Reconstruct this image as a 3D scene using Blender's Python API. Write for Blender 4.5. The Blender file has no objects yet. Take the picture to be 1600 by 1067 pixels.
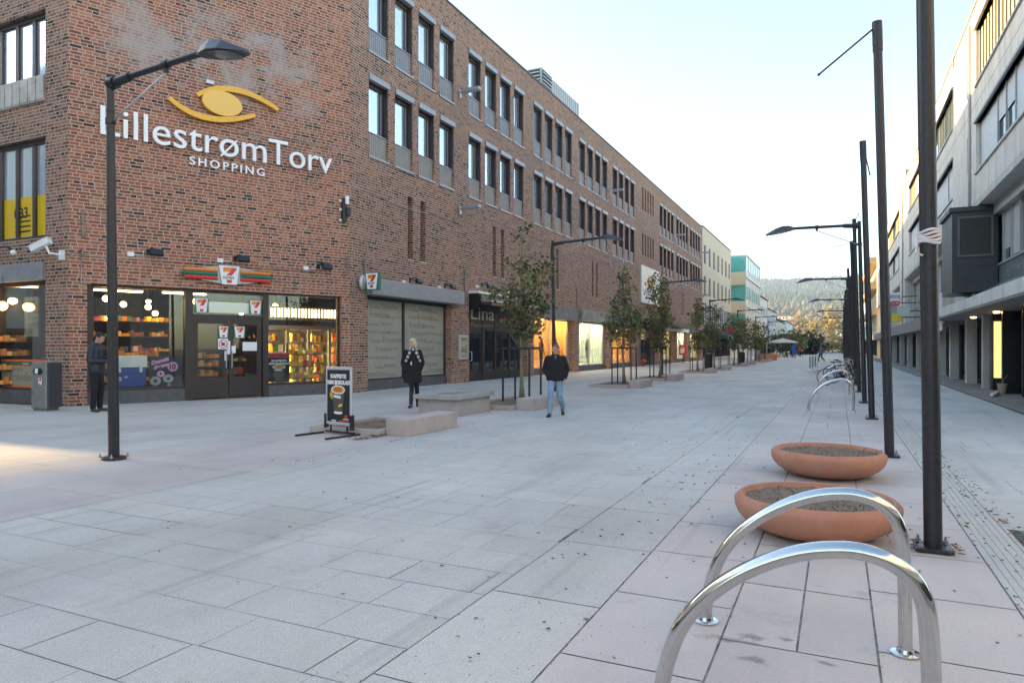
# Pedestrian street with a brick shopping building
EXPO=2.84; SKYSTR=.12; SUNSTR=3.2; LAMPK=.5; HAZE=0.00026; DUST=1.2; OZ=3.0; WBT=8450; WBTINT=10
import bpy, bmesh, math, random
from mathutils import Vector, Matrix, noise as mnoise
random.seed(7)
SC=bpy.context.scene; COL=SC.collection
F_PX=1080.; H=1.55; ANG=math.atan(510/F_PX); CA,SA=math.cos(ANG),math.sin(ANG)
# ---------------------------------------------------------------- materials
def nt(m):
    m.use_nodes=True; t=m.node_tree; return t,t.nodes,t.links
def N(nodes,typ,**k):
    n=nodes.new(typ)
    for a,b in k.items(): setattr(n,a,b)
    return n
MATS={}
def mat(name,col,rough=.6,metal=0.,var=.0,scale=8.,bump=0.,bscale=60.,col2=None,spec=.5,emit=None,estr=0,coat=0,vcol=None,alpha=None,trans=0):
    if name in MATS: return MATS[name]
    m=bpy.data.materials.new(name); t,n,l=nt(m); b=n['Principled BSDF']
    b.inputs['Base Color'].default_value=(*col,1); b.inputs['Roughness'].default_value=rough; b.inputs['Metallic'].default_value=metal
    b.inputs['Specular IOR Level'].default_value=spec; b.inputs['Coat Weight'].default_value=coat
    if trans: b.inputs['Transmission Weight'].default_value=trans
    if emit: b.inputs['Emission Color'].default_value=(*emit,1); b.inputs['Emission Strength'].default_value=estr
    tc=N(n,'ShaderNodeTexCoord')
    src=None
    if vcol:
        a=N(n,'ShaderNodeAttribute',attribute_name=vcol); src=a.outputs['Color']
    if var or col2:
        no=N(n,'ShaderNodeTexNoise'); no.inputs['Scale'].default_value=scale; no.inputs['Detail'].default_value=6; no.inputs['Roughness'].default_value=.65
        l.new(tc.outputs['Object'],no.inputs['Vector'])
        mx=N(n,'ShaderNodeMix',data_type='RGBA'); 
        mr=N(n,'ShaderNodeMapRange'); mr.inputs[1].default_value=.3; mr.inputs[2].default_value=.7
        l.new(no.outputs['Fac'],mr.inputs[0]); l.new(mr.outputs[0],mx.inputs[0])
        if col2 is None:
            c1=tuple(c*(1-var) for c in col); c2=tuple(min(1,c*(1+var)) for c in col)
        else: c1,c2=col,col2
        mx.inputs[6].default_value=(*c1,1); mx.inputs[7].default_value=(*c2,1)
        if src:
            mm=N(n,'ShaderNodeMix',data_type='RGBA',blend_type='MULTIPLY'); mm.inputs[0].default_value=1
            l.new(src,mm.inputs[6]); l.new(mx.outputs[2],mm.inputs[7]); src=mm.outputs[2]
        else: src=mx.outputs[2]
        rr=N(n,'ShaderNodeMapRange'); rr.inputs[3].default_value=max(.02,rough-.12); rr.inputs[4].default_value=min(1,rough+.12)
        l.new(no.outputs['Fac'],rr.inputs[0]); l.new(rr.outputs[0],b.inputs['Roughness'])
    if src: l.new(src,b.inputs['Base Color'])
    if bump:
        n2=N(n,'ShaderNodeTexNoise'); n2.inputs['Scale'].default_value=bscale; n2.inputs['Detail'].default_value=4
        l.new(tc.outputs['Object'],n2.inputs['Vector'])
        bp=N(n,'ShaderNodeBump'); bp.inputs['Strength'].default_value=bump; bp.inputs['Distance'].default_value=.01
        l.new(n2.outputs['Fac'],bp.inputs['Height']); l.new(bp.outputs[0],b.inputs['Normal'])
    MATS[name]=m; return m
def ramp(n,stops,interp='LINEAR'):
    r=N(n,'ShaderNodeValToRGB'); cr=r.color_ramp; cr.interpolation=interp
    while len(cr.elements)>1: cr.elements.remove(cr.elements[-1])
    cr.elements[0].position=stops[0][0]; cr.elements[0].color=(*stops[0][1],1)
    for p,c in stops[1:]:
        e=cr.elements.new(p); e.color=(*c,1)
    return r
def brick_mat(name,w=.29,h=.0915,mortar=(.47,.375,.30),stain=False,msize=.0135,cols=None):
    m=bpy.data.materials.new(name); t,n,l=nt(m); b=n['Principled BSDF']; b.inputs['Roughness'].default_value=.88
    b.inputs['Specular IOR Level'].default_value=.25
    uv=N(n,'ShaderNodeUVMap'); uv.uv_map='UVMap'
    br=N(n,'ShaderNodeTexBrick'); br.offset=.0; br.squash=.56; br.squash_frequency=2
    for k,v in (('Scale',1),('Mortar Size',msize),('Mortar Smooth',.25),('Brick Width',w),('Row Height',h),('Bias',0)): br.inputs[k].default_value=v
    br.inputs['Color1'].default_value=(0,0,0,1); br.inputs['Color2'].default_value=(1,1,1,1); br.inputs['Mortar'].default_value=(.5,.5,.5,1)
    # wild bond: every course is shifted by its own amount
    sp=N(n,'ShaderNodeSeparateXYZ'); l.new(uv.outputs[0],sp.inputs[0])
    dv=N(n,'ShaderNodeMath',operation='DIVIDE'); dv.inputs[1].default_value=h; l.new(sp.outputs['Y'],dv.inputs[0])
    fl=N(n,'ShaderNodeMath',operation='FLOOR'); l.new(dv.outputs[0],fl.inputs[0])
    wn_=N(n,'ShaderNodeTexWhiteNoise',noise_dimensions='1D'); l.new(fl.outputs[0],wn_.inputs['W'])
    ma_=N(n,'ShaderNodeMath',operation='MULTIPLY_ADD'); ma_.inputs[1].default_value=w*1.7; l.new(wn_.outputs['Value'],ma_.inputs[0]); l.new(sp.outputs['X'],ma_.inputs[2])
    cb=N(n,'ShaderNodeCombineXYZ'); l.new(ma_.outputs[0],cb.inputs['X']); l.new(sp.outputs['Y'],cb.inputs['Y']); l.new(cb.outputs[0],br.inputs['Vector'])
    r=ramp(n,cols or [(0,(.075,.046,.042)),(.06,(.19,.080,.055)),(.14,(.28,.098,.060)),(.34,(.36,.122,.070)),(.58,(.42,.145,.082)),(.78,(.47,.172,.100)),(.9,(.30,.122,.085)),(.95,(.45,.23,.155))],'CONSTANT')
    l.new(br.outputs['Color'],r.inputs[0])
    # large scale tint
    tc=N(n,'ShaderNodeTexCoord'); no=N(n,'ShaderNodeTexNoise'); no.inputs['Scale'].default_value=.35; no.inputs['Detail'].default_value=5
    l.new(tc.outputs['Object'],no.inputs['Vector'])
    r2=ramp(n,[(.3,(.82,.84,.88)),(.7,(1.12,1.02,.96))]); l.new(no.outputs['Fac'],r2.inputs[0])
    mu=N(n,'ShaderNodeMix',data_type='RGBA',blend_type='MULTIPLY'); mu.inputs[0].default_value=1; l.new(r.outputs[0],mu.inputs[6]); l.new(r2.outputs[0],mu.inputs[7])
    # fine grit
    n3=N(n,'ShaderNodeTexNoise'); n3.inputs['Scale'].default_value=28; n3.inputs['Detail'].default_value=4; l.new(tc.outputs['Object'],n3.inputs['Vector'])
    r3=ramp(n,[(.3,(.75,.75,.75)),(.7,(1.2,1.2,1.2))]); l.new(n3.outputs['Fac'],r3.inputs[0])
    m3=N(n,'ShaderNodeMix',data_type='RGBA',blend_type='MULTIPLY'); m3.inputs[0].default_value=.8; l.new(mu.outputs[2],m3.inputs[6]); l.new(r3.outputs[0],m3.inputs[7])
    mm=N(n,'ShaderNodeMix',data_type='RGBA'); l.new(br.outputs['Fac'],mm.inputs[0]); l.new(m3.outputs[2],mm.inputs[6]); mm.inputs[7].default_value=(*mortar,1)
    out=mm.outputs[2]
    if stain:
        # washed-out bands of lime bloom high on the corner wall
        sep=N(n,'ShaderNodeSeparateXYZ'); l.new(uv.outputs[0],sep.inputs[0])
        def band(src,a,b_,c,d):
            q=N(n,'ShaderNodeMapRange',interpolation_type='SMOOTHSTEP'); q.inputs[1].default_value=a; q.inputs[2].default_value=b_
            w_=N(n,'ShaderNodeMapRange',interpolation_type='SMOOTHSTEP'); w_.inputs[1].default_value=c; w_.inputs[2].default_value=d; w_.inputs[3].default_value=1; w_.inputs[4].default_value=0
            l.new(src,q.inputs[0]); l.new(src,w_.inputs[0]); x=N(n,'ShaderNodeMath',operation='MULTIPLY'); l.new(q.outputs[0],x.inputs[0]); l.new(w_.outputs[0],x.inputs[1]); return x.outputs[0]
        bz=band(sep.outputs['Y'],8.6,9.6,11.2,11.8); bu=band(sep.outputs['X'],3.6,4.6,9.6,10.4)
        ns=N(n,'ShaderNodeTexNoise'); ns.inputs['Scale'].default_value=.75; ns.inputs['Detail'].default_value=7; ns.inputs['Roughness'].default_value=.6; l.new(uv.outputs[0],ns.inputs['Vector'])
        rs=N(n,'ShaderNodeMapRange'); rs.inputs[1].default_value=.44; rs.inputs[2].default_value=.60; l.new(ns.outputs['Fac'],rs.inputs[0])
        x1=N(n,'ShaderNodeMath',operation='MULTIPLY'); l.new(bz,x1.inputs[0]); l.new(bu,x1.inputs[1])
        x2=N(n,'ShaderNodeMath',operation='MULTIPLY'); l.new(x1.outputs[0],x2.inputs[0]); l.new(rs.outputs[0],x2.inputs[1])
        x3=N(n,'ShaderNodeMath',operation='MULTIPLY'); l.new(x2.outputs[0],x3.inputs[0]); x3.inputs[1].default_value=.8
        ms=N(n,'ShaderNodeMix',data_type='RGBA'); l.new(x3.outputs[0],ms.inputs[0]); l.new(out,ms.inputs[6]); ms.inputs[7].default_value=(.42,.36,.33,1)
        out=ms.outputs[2]
    l.new(out,b.inputs['Base Color'])
    bp=N(n,'ShaderNodeBump'); bp.inputs['Strength'].default_value=.7; bp.inputs['Distance'].default_value=.012; bp.invert=True
    l.new(br.outputs['Fac'],bp.inputs['Height']); l.new(bp.outputs[0],b.inputs['Normal'])
    MATS[name]=m; return m
def glass_mat(name,tint=(.9,.95,.95),rough=.0,op=0.025,refl=.5):
    # architectural glazing: transparent sheet with a fresnel reflection and a little dust
    m=bpy.data.materials.new(name); t,n,l=nt(m); n.remove(n['Principled BSDF']); o=n['Material Output']
    tr=N(n,'ShaderNodeBsdfTransparent'); tr.inputs[0].default_value=(*tint,1)
    gl=N(n,'ShaderNodeBsdfGlossy'); gl.inputs['Roughness'].default_value=rough; gl.inputs['Color'].default_value=(1,1,1,1)
    fr=N(n,'ShaderNodeFresnel'); fr.inputs[0].default_value=1.5
    ma=N(n,'ShaderNodeMath',operation='MULTIPLY_ADD'); ma.inputs[1].default_value=1.0*refl/.5; ma.inputs[2].default_value=.01; ma.use_clamp=True; l.new(fr.outputs[0],ma.inputs[0])
    mx=N(n,'ShaderNodeMixShader'); l.new(ma.outputs[0],mx.inputs[0]); l.new(tr.outputs[0],mx.inputs[1]); l.new(gl.outputs[0],mx.inputs[2])
    di=N(n,'ShaderNodeBsdfDiffuse'); di.inputs[0].default_value=(.5,.5,.48,1)
    m2=N(n,'ShaderNodeMixShader'); m2.inputs[0].default_value=op; l.new(mx.outputs[0],m2.inputs[1]); l.new(di.outputs[0],m2.inputs[2]); l.new(m2.outputs[0],o.inputs[0])
    MATS[name]=m; return m
# ---------------------------------------------------------------- mesh builder
SPLITN={'pier':.02,'column':.03,'frame':.02,'plinth':.02,'blind':.03,'slats':.45,'notice':.02,'slot_sill':.03,'sill':.02,'slot_glazing':.03,'slot_frame':.7,'sign_band':.02,'bolt':.03,'collar':.03,'bracket':.03,'downlight':.03,'spotlight':.03,'stone_cladding':.03,'balcony':.03,'glazing':.03,'pilaster':.03,'chimney':.02,'fascia_board':.02,'louvre':.2,'louvre_gap':.2,'cable_gland':.02,'wheel':.02,'post':.02,'panel':.02,'letter':.02,'strap':.02,'flower_row':.001,'door':.02,'pane':.04,'canopy':.02,'slab':.001,'lid':.02,'door_post':.02,'sticker':.02,'print':9}
class MB:
    def __init__(s): s.v=[]; s.f=[]; s.m=[]; s.c=[]; s.pc=[]
    def pieces(s,tol):
        P=s.pc; n=len(P); par=list(range(n)); bb=[]
        for (v0,v1,f0,f1) in P:
            xs=s.v[v0:v1]; bb.append([min(q[k] for q in xs)-tol/2 for k in range(3)]+[max(q[k] for q in xs)+tol/2 for k in range(3)])
        def fd(i):
            while par[i]!=i: i=par[i]
            return i
        for i in range(n):
            for j in range(i+1,n):
                a,b=bb[i],bb[j]
                if all(a[k]<=b[k+3] and b[k]<=a[k+3] for k in range(3)): par[fd(i)]=fd(j)
        g={}
        for i in range(n): g.setdefault(fd(i),[]).append(i)
        out=[]
        for ids in g.values():
            m=MB()
            for i in ids:
                v0,v1,f0,f1=P[i]; b=len(m.v); m.v+=s.v[v0:v1]; fb=len(m.f)
                for f in range(f0,f1): m.f.append([x-v0+b for x in s.f[f]]); m.m.append(s.m[f]); m.c.append(s.c[f])
                m.pc.append((b,len(m.v),fb,len(m.f)))
            out.append(m)
        return out
    def add(s,vs,fs,mi=0,col=None):
        s.pc.append((len(s.v),len(s.v)+len(vs),len(s.f),len(s.f)+len(fs)))
        b=len(s.v); s.v+= [tuple(v) for v in vs]
        for f in fs: s.f.append([b+i for i in f]); s.m.append(mi); s.c.append(col)
        return s
    def quad(s,a,b,c,d,mi=0,col=None): return s.add([a,b,c,d],[(0,1,2,3)],mi,col)
    def box(s,x0,x1,y0,y1,z0,z1,mi=0,col=None,M=None):
        vs=[Vector((x,y,z)) for z in (z0,z1) for y in (y0,y1) for x in (x0,x1)]
        if M is not None: vs=[M@v for v in vs]
        return s.add(vs,[(0,2,3,1),(4,5,7,6),(0,1,5,4),(2,6,7,3),(0,4,6,2),(1,3,7,5)],mi,col)
    def tube(s,pts,r,n=12,mi=0,cap=True,col=None,flat=1.):
        pts=[Vector(p) for p in pts]; rr=r if isinstance(r,(list,tuple)) else [r]*len(pts)
        vs=[];up=None
        for i,p in enumerate(pts):
            d=(pts[min(i+1,len(pts)-1)]-pts[max(i-1,0)]).normalized()
            if up is None:
                up=Vector((0,0,1)) if abs(d.z)<.9 else Vector((1,0,0))
            a=d.cross(up); 
            if a.length<1e-4: a=d.cross(Vector((0,1,0)))
            a.normalize(); b=a.cross(d).normalized(); up=b
            for k in range(n):
                t=2*math.pi*k/n; vs.append(p+a*math.cos(t)*rr[i]+b*math.sin(t)*rr[i]*flat)
        fs=[]
        for i in range(len(pts)-1):
            for k in range(n):
                k2=(k+1)%n; fs.append((i*n+k,(i+1)*n+k,(i+1)*n+k2,i*n+k2))
        if cap: fs.append(tuple(range(n))); fs.append(tuple((len(pts)-1)*n+k for k in range(n-1,-1,-1)))
        return s.add(vs,fs,mi,col)
    def lathe(s,prof,n=48,mi=0,c=(0,0,0),col=None):
        vs=[];fs=[]
        for r,z in prof:
            for k in range(n):
                t=2*math.pi*k/n; vs.append((c[0]+r*math.cos(t),c[1]+r*math.sin(t),c[2]+z))
        for i in range(len(prof)-1):
            for k in range(n):
                k2=(k+1)%n; fs.append((i*n+k,i*n+k2,(i+1)*n+k2,(i+1)*n+k))
        return s.add(vs,fs,mi,col)
    def ell(s,c,r,M=None,n=14,mi=0,col=None):
        vs=[];fs=[];R=n//2+1
        for i in range(R+1):
            ph=math.pi*i/R
            for k in range(n):
                t=2*math.pi*k/n; v=Vector((r[0]*math.sin(ph)*math.cos(t),r[1]*math.sin(ph)*math.sin(t),-r[2]*math.cos(ph)))
                if M is not None: v=M@v
                vs.append(Vector(c)+v)
        for i in range(R):
            for k in range(n):
                k2=(k+1)%n; fs.append((i*n+k,i*n+k2,(i+1)*n+k2,(i+1)*n+k))
        return s.add(vs,fs,mi,col)
    def prism(s,poly,h0,h1,fn,mi=0,col=None):   # poly 2D -> fn(u,v,h)
        n=len(poly); vs=[fn(u,v,h0) for u,v in poly]+[fn(u,v,h1) for u,v in poly]
        fs=[tuple(range(n-1,-1,-1)),tuple(range(n,2*n))]+[(i,(i+1)%n,n+(i+1)%n,n+i) for i in range(n)]
        return s.add(vs,fs,mi,col)
    def fbox(s,fr,u0,u1,z0,z1,o0,o1,mi=0,col=None):
        vs=[fr(u,z,o) for z in (z0,z1) for o in (o0,o1) for u in (u0,u1)]
        return s.add(vs,[(0,2,3,1),(4,5,7,6),(0,1,5,4),(2,6,7,3),(0,4,6,2),(1,3,7,5)],mi,col)
    def build(s,name,mats,parent=None,smooth=False,world=False,bevel=0,auto=None,fixn=True):
        if name in SPLITN and 1<len(s.pc)<400:
            ps=s.pieces(SPLITN[name])
            if 1<len(ps)<=100:
                os_=[p.build(name,mats,parent,smooth,world,bevel,auto,fixn) if False else p._build(name,mats,parent,smooth,world,bevel,auto,fixn) for p in ps]
                return os_[0]
        return s._build(name,mats,parent,smooth,world,bevel,auto,fixn)
    def _build(s,name,mats,parent=None,smooth=False,world=False,bevel=0,auto=None,fixn=True):
        if not isinstance(mats,(list,tuple)): mats=[mats]
        me=bpy.data.meshes.new(name)
        off=Vector((0,0,0))
        if world and parent is not None:
            p=parent
            while p is not None: off+=p.location; p=p.parent
        me.from_pydata([Vector(v)-off for v in s.v],[],s.f)
        for m in mats: me.materials.append(m)
        me.polygons.foreach_set('material_index',s.m)
        if fixn:
            bm=bmesh.new(); bm.from_mesh(me); bmesh.ops.recalc_face_normals(bm,faces=bm.faces); bm.to_mesh(me); bm.free()
        if any(c is not None for c in s.c):
            a=me.color_attributes.new('Col','FLOAT_COLOR','CORNER'); i=0
            for p in me.polygons:
                c=s.c[p.index] or (1,1,1)
                for li in p.loop_indices: a.data[li].color=(*c,1)
        uv=me.uv_layers.new(name='UVMap')
        for p in me.polygons:
            nn=p.normal
            if abs(nn.z)>.7: ax=None
            else: ax=Vector((-nn.y,nn.x,0)).normalized()
            for li in p.loop_indices:
                v=Vector(s.v[me.loops[li].vertex_index]) if len(s.v)==len(me.vertices) else me.vertices[me.loops[li].vertex_index].co
                uv.data[li].uv=(v.x,v.y) if ax is None else (v.dot(ax),v.z)
        if smooth:
            me.polygons.foreach_set('use_smooth',[True]*len(me.polygons))
            if auto: me.set_sharp_from_angle(angle=math.radians(auto))
        o=bpy.data.objects.new(name,me); COL.objects.link(o)
        if parent is not None: o.parent=parent
        if bevel:
            b=o.modifiers.new('bevel','BEVEL'); b.width=bevel; b.segments=2; b.limit_method='ANGLE'
        return o
def tag(o,label=None,cat=None,group=None,kind=None):
    if label: o['label']=label
    if cat: o['category']=cat
    if group: o['group']=group
    if kind: o['kind']=kind
    return o
def thing(name,label,cat,loc=(0,0,0),rz=0,group=None,scale=1):
    o=bpy.data.objects.new(name,None); COL.objects.link(o); o.location=loc; o.rotation_euler=(0,0,rz); o.scale=(scale,)*3
    o.empty_display_size=.3
    return tag(o,label,cat,group)
def dup(o,parent=None,loc=None,rz=None,label=None,group=None,delta=None,scale=None):
    c=o.copy(); COL.objects.link(c); c.parent=parent
    for ch in list(o.children): dup(ch,c)
    if loc is not None: c.location=loc
    if delta is not None: c.location=Vector(o.location)+Vector(delta)
    if rz is not None: c.rotation_euler=(0,0,rz)
    if scale is not None: c.scale=scale
    if label: c['label']=label
    if group: c['group']=group
    return c
def frame(O,d,n):
    return lambda u,z,o=0.: Vector((O[0]+d[0]*u+n[0]*o,O[1]+d[1]*u+n[1]*o,z))
def text_mesh(txt,size,fr,u,z,o,mats,name,parent,bold=0.0,ext=.01,font_scale_x=1.,spacing=1.,flip=False,mb=None,mi=0,center=False,shear=0):
    """lettering as real geometry standing on frame fr"""
    cu=bpy.data.curves.new('t','FONT'); cu.body=txt; cu.size=size; cu.extrude=ext; cu.offset=bold; cu.space_character=spacing; cu.resolution_u=3; cu.shear=shear
    if center: cu.align_x='CENTER'
    ob=bpy.data.objects.new('t',cu); COL.objects.link(ob)
    dg=bpy.context.evaluated_depsgraph_get(); me=bpy.data.meshes.new_from_object(ob.evaluated_get(dg))
    bpy.data.objects.remove(ob); bpy.data.curves.remove(cu)
    M=mb or MB()
    vs=[fr(u+(-1 if flip else 1)*v.co.x*font_scale_x,z+v.co.y,o+ext+v.co.z) for v in me.vertices]
    M.add(vs,[tuple(p.vertices) for p in me.polygons],mi)
    bpy.data.meshes.remove(me)
    if mb is None: return M.build(name,mats,parent,world=True)
    return M
def obj_from_remesh(mb,name,mats,parent,voxel=.01,smooth=4,local=True):
    o=mb.build(name+'_tmp',mats,None)
    r=o.modifiers.new('r','REMESH'); r.mode='VOXEL'; r.voxel_size=voxel; r.use_smooth_shade=True
    s_=o.modifiers.new('s','SMOOTH'); s_.iterations=smooth; s_.factor=.5
    dg=bpy.context.evaluated_depsgraph_get(); me=bpy.data.meshes.new_from_object(o.evaluated_get(dg)); 
    old=o.data; bpy.data.objects.remove(o); bpy.data.meshes.remove(old)
    me.name=name
    if not me.materials:
        for m in (mats if isinstance(mats,(list,tuple)) else [mats]): me.materials.append(m)
    q=bpy.data.objects.new(name,me); COL.objects.link(q)
    if parent is not None: q.parent=parent
    return q
# ---------------------------------------------------------------- shared materials
BRICK=brick_mat('red_brick',mortar=(.44,.36,.29),cols=[(0,(.06,.042,.038)),(.08,(.15,.078,.056)),(.2,(.235,.105,.070)),(.4,(.30,.135,.088)),(.62,(.35,.162,.106)),(.8,(.39,.195,.132)),(.92,(.26,.135,.096))]); BRICKC=brick_mat('red_brick_corner',stain=True)
DARKMET=mat('dark_lacquered_steel',(.030,.029,.034),.38,.3,var=.25,scale=20,bump=.15,bscale=120)
BROWNFR=mat('brown_frame',(.045,.032,.028),.45,.1,var=.2)
BOXMET=mat('blind_box_metal',(.33,.33,.355),.45,.3,var=.1)
GREYMET=mat('grey_metal',(.30,.31,.33),.45,.3,var=.15,scale=5)
LIGHTMET=mat('light_metal',(.52,.52,.53),.4,.4,var=.1)
PANEL=mat('spandrel_grey',(.26,.26,.275),.55,.1,var=.12,scale=3)
STEEL=mat('polished_steel',(.62,.61,.59),.10,1.,var=.06,scale=30)
CONC=mat('concrete',(.36,.34,.32),.85,var=.16,scale=3,bump=.3,bscale=40)
PINKC=mat('pink_concrete',(.44,.37,.345),.85,var=.13,scale=4,bump=.3,bscale=60)
PLINTH=mat('plinth_stone',(.10,.10,.10),.7,var=.3,scale=6,bump=.2)
WHITE=mat('white_paint',(.8,.8,.79),.4)
BLACKP=mat('black_plastic',(.015,.015,.016),.4)
UPPANE=mat('reflective_pane',(.68,.75,.86),.03,.7,spec=.9,var=.08,scale=.6)
MIRROR=mat('window_glass_dark',(.02,.024,.028),.03,0,spec=.9)
GLASS=glass_mat('shop_glass',refl=.36,op=.015)
ROOFM=mat('roof_felt',(.08,.08,.085),.9,var=.2)
CREAMW=mat('cream_interior',(.55,.46,.34),.7,var=.1)
# ---------------------------------------------------------------- camera, light, sky
cam=bpy.data.cameras.new('camera'); camo=bpy.data.objects.new('camera',cam); COL.objects.link(camo); SC.camera=camo
cam.sensor_width=36; cam.lens=36*F_PX/1600; cam.clip_end=12000; cam.clip_start=.05; cam.shift_y=(543-533.5)/1600
camo.location=(0,0,H); camo.rotation_euler=(math.pi/2,0,ANG)
SC.view_settings.view_transform='Standard'; SC.view_settings.look='None'; SC.view_settings.exposure=EXPO; SC.view_settings.gamma=1
if WBT: SC.view_settings.use_white_balance=True; SC.view_settings.white_balance_temperature=WBT; SC.view_settings.white_balance_tint=WBTINT
W=bpy.data.worlds.new('World'); SC.world=W; W.use_nodes=True
wn,wl=W.node_tree.nodes,W.node_tree.links
sky=wn.new('ShaderNodeTexSky'); sky.sky_type='NISHITA'; sky.sun_disc=False
SUN_D=Vector((-1,.0,0)).normalized(); SUN_EL=math.radians(11.7)
sky.sun_elevation=SUN_EL; sky.sun_rotation=math.atan2(SUN_D.x,SUN_D.y)   # measured clockwise from +Y
sky.air_density=1.0; sky.dust_density=DUST; sky.ozone_density=OZ; sky.altitude=100
bg=wn['Background']; bg.inputs[1].default_value=SKYSTR; wl.new(sky.outputs[0],bg.inputs[0])
sl=bpy.data.lights.new('sun','SUN'); sl.energy=SUNSTR; sl.angle=math.radians(.53); sl.color=(1,.74,.44)
so=bpy.data.objects.new('sun',sl); COL.objects.link(so); so.location=(-60,60,60)
sd=Vector((SUN_D.x*math.cos(SUN_EL),SUN_D.y*math.cos(SUN_EL),math.sin(SUN_EL)))
so.rotation_euler=sd.to_track_quat('Z','Y').to_euler()
# ---------------------------------------------------------------- ground and paving
gm=mat('joint_sand',(.07,.065,.058),.95,col2=(.36,.34,.31),scale=5,bump=.4)
g=MB(); g.quad((-900,-60,0),(900,-60,0),(900,2600,0),(-900,2600,0)); tag(g.build('ground',gm,fixn=False),kind='structure')
def pave_mat(name,base,tone2,speck=.25,scale=3.):
    m=bpy.data.materials.new(name); t,n,l=nt(m); b=n['Principled BSDF']; b.inputs['Roughness'].default_value=.72; b.inputs['Specular IOR Level'].default_value=.3
    tc=N(n,'ShaderNodeTexCoord'); at=N(n,'ShaderNodeAttribute',attribute_name='Col')
    a=N(n,'ShaderNodeTexNoise'); a.inputs['Scale'].default_value=.55; a.inputs['Detail'].default_value=7; a.inputs['Roughness'].default_value=.6
    mp=N(n,'ShaderNodeMapping'); mp.inputs['Scale'].default_value=(1,.45,1); l.new(tc.outputs['Object'],mp.inputs[0]); l.new(mp.outputs[0],a.inputs['Vector'])
    r=ramp(n,[(.34,tone2),(.52,base),(.68,tuple(min(1,c*1.10) for c in base))]); l.new(a.outputs['Fac'],r.inputs[0])
    s_=N(n,'ShaderNodeTexNoise'); s_.inputs['Scale'].default_value=170; s_.inputs['Detail'].default_value=3; l.new(tc.outputs['Object'],s_.inputs['Vector'])
    rs=ramp(n,[(.32,(1-speck,)*3),(.5,(1,)*3),(.72,(1+speck,)*3)]); l.new(s_.outputs['Fac'],rs.inputs[0])
    m1=N(n,'ShaderNodeMix',data_type='RGBA',blend_type='MULTIPLY'); m1.inputs[0].default_value=1; l.new(r.outputs[0],m1.inputs[6]); l.new(rs.outputs[0],m1.inputs[7])
    m2=N(n,'ShaderNodeMix',data_type='RGBA',blend_type='MULTIPLY'); m2.inputs[0].default_value=1; l.new(m1.outputs[2],m2.inputs[6]); l.new(at.outputs['Color'],m2.inputs[7])
    # brownish dirt in irregular patches
    d=N(n,'ShaderNodeTexNoise'); d.inputs['Scale'].default_value=1.6; d.inputs['Detail'].default_value=9; d.inputs['Roughness'].default_value=.72; l.new(tc.outputs['Object'],d.inputs['Vector'])
    rd=N(n,'ShaderNodeMapRange'); rd.inputs[1].default_value=.57; rd.inputs[2].default_value=.74; rd.inputs[4].default_value=.55; l.new(d.outputs['Fac'],rd.inputs[0])
    m3=N(n,'ShaderNodeMix',data_type='RGBA'); l.new(rd.outputs[0],m3.inputs[0]); l.new(m2.outputs[2],m3.inputs[6]); m3.inputs[7].default_value=(.27,.235,.20,1)
    # trodden gum and small dark spots
    vo=N(n,'ShaderNodeTexVoronoi'); vo.inputs['Scale'].default_value=2.6; l.new(tc.outputs['Object'],vo.inputs['Vector'])
    lt=N(n,'ShaderNodeMapRange'); lt.inputs[1].default_value=.022; lt.inputs[2].default_value=.045; lt.inputs[3].default_value=1; lt.inputs[4].default_value=0; l.new(vo.outputs['Distance'],lt.inputs[0])
    sc=N(n,'ShaderNodeSeparateColor'); l.new(vo.outputs['Color'],sc.inputs[0]); g1=N(n,'ShaderNodeMath',operation='GREATER_THAN'); g1.inputs[1].default_value=.55; l.new(sc.outputs[0],g1.inputs[0])
    g2=N(n,'ShaderNodeMath',operation='MULTIPLY'); l.new(lt.outputs[0],g2.inputs[0]); l.new(g1.outputs[0],g2.inputs[1]); g3=N(n,'ShaderNodeMath',operation='MULTIPLY'); g3.inputs[1].default_value=.5; l.new(g2.outputs[0],g3.inputs[0])
    # faint long scuffs and tyre marks running with the street
    tm=N(n,'ShaderNodeTexNoise'); tm.inputs['Scale'].default_value=1.0; tm.inputs['Detail'].default_value=5; mp2=N(n,'ShaderNodeMapping'); mp2.inputs['Scale'].default_value=(5.5,.22,1); mp2.inputs['Rotation'].default_value=(0,0,.12); l.new(tc.outputs['Object'],mp2.inputs[0]); l.new(mp2.outputs[0],tm.inputs['Vector'])
    tr_=N(n,'ShaderNodeMapRange'); tr_.inputs[1].default_value=.60; tr_.inputs[2].default_value=.70; tr_.inputs[4].default_value=.22; l.new(tm.outputs['Fac'],tr_.inputs[0])
    mxx=N(n,'ShaderNodeMath',operation='MAXIMUM'); l.new(tr_.outputs[0],mxx.inputs[0]); l.new(g3.outputs[0],mxx.inputs[1])
    m4=N(n,'ShaderNodeMix',data_type='RGBA'); l.new(mxx.outputs[0],m4.inputs[0]); l.new(m3.outputs[2],m4.inputs[6]); m4.inputs[7].default_value=(.20,.185,.17,1)
    l.new(m4.outputs[2],b.inputs['Base Color'])
    bp=N(n,'ShaderNodeBump'); bp.inputs['Strength'].default_value=.25; bp.inputs['Distance'].default_value=.004; l.new(s_.outputs['Fac'],bp.inputs['Height']); l.new(bp.outputs[0],b.inputs['Normal'])
    MATS[name]=m; return m
GREYS=pave_mat('grey_slab',(.495,.485,.455),(.405,.392,.365)); PINKS=pave_mat('pink_slab',(.51,.462,.44),(.43,.385,.365),.14)
rnd=random.Random(3)
def tone(a=.05): k=1+rnd.uniform(-a,a); return (k,k*(1+rnd.uniform(-.006,.006)),k*(1+rnd.uniform(-.012,.012)))
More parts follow.
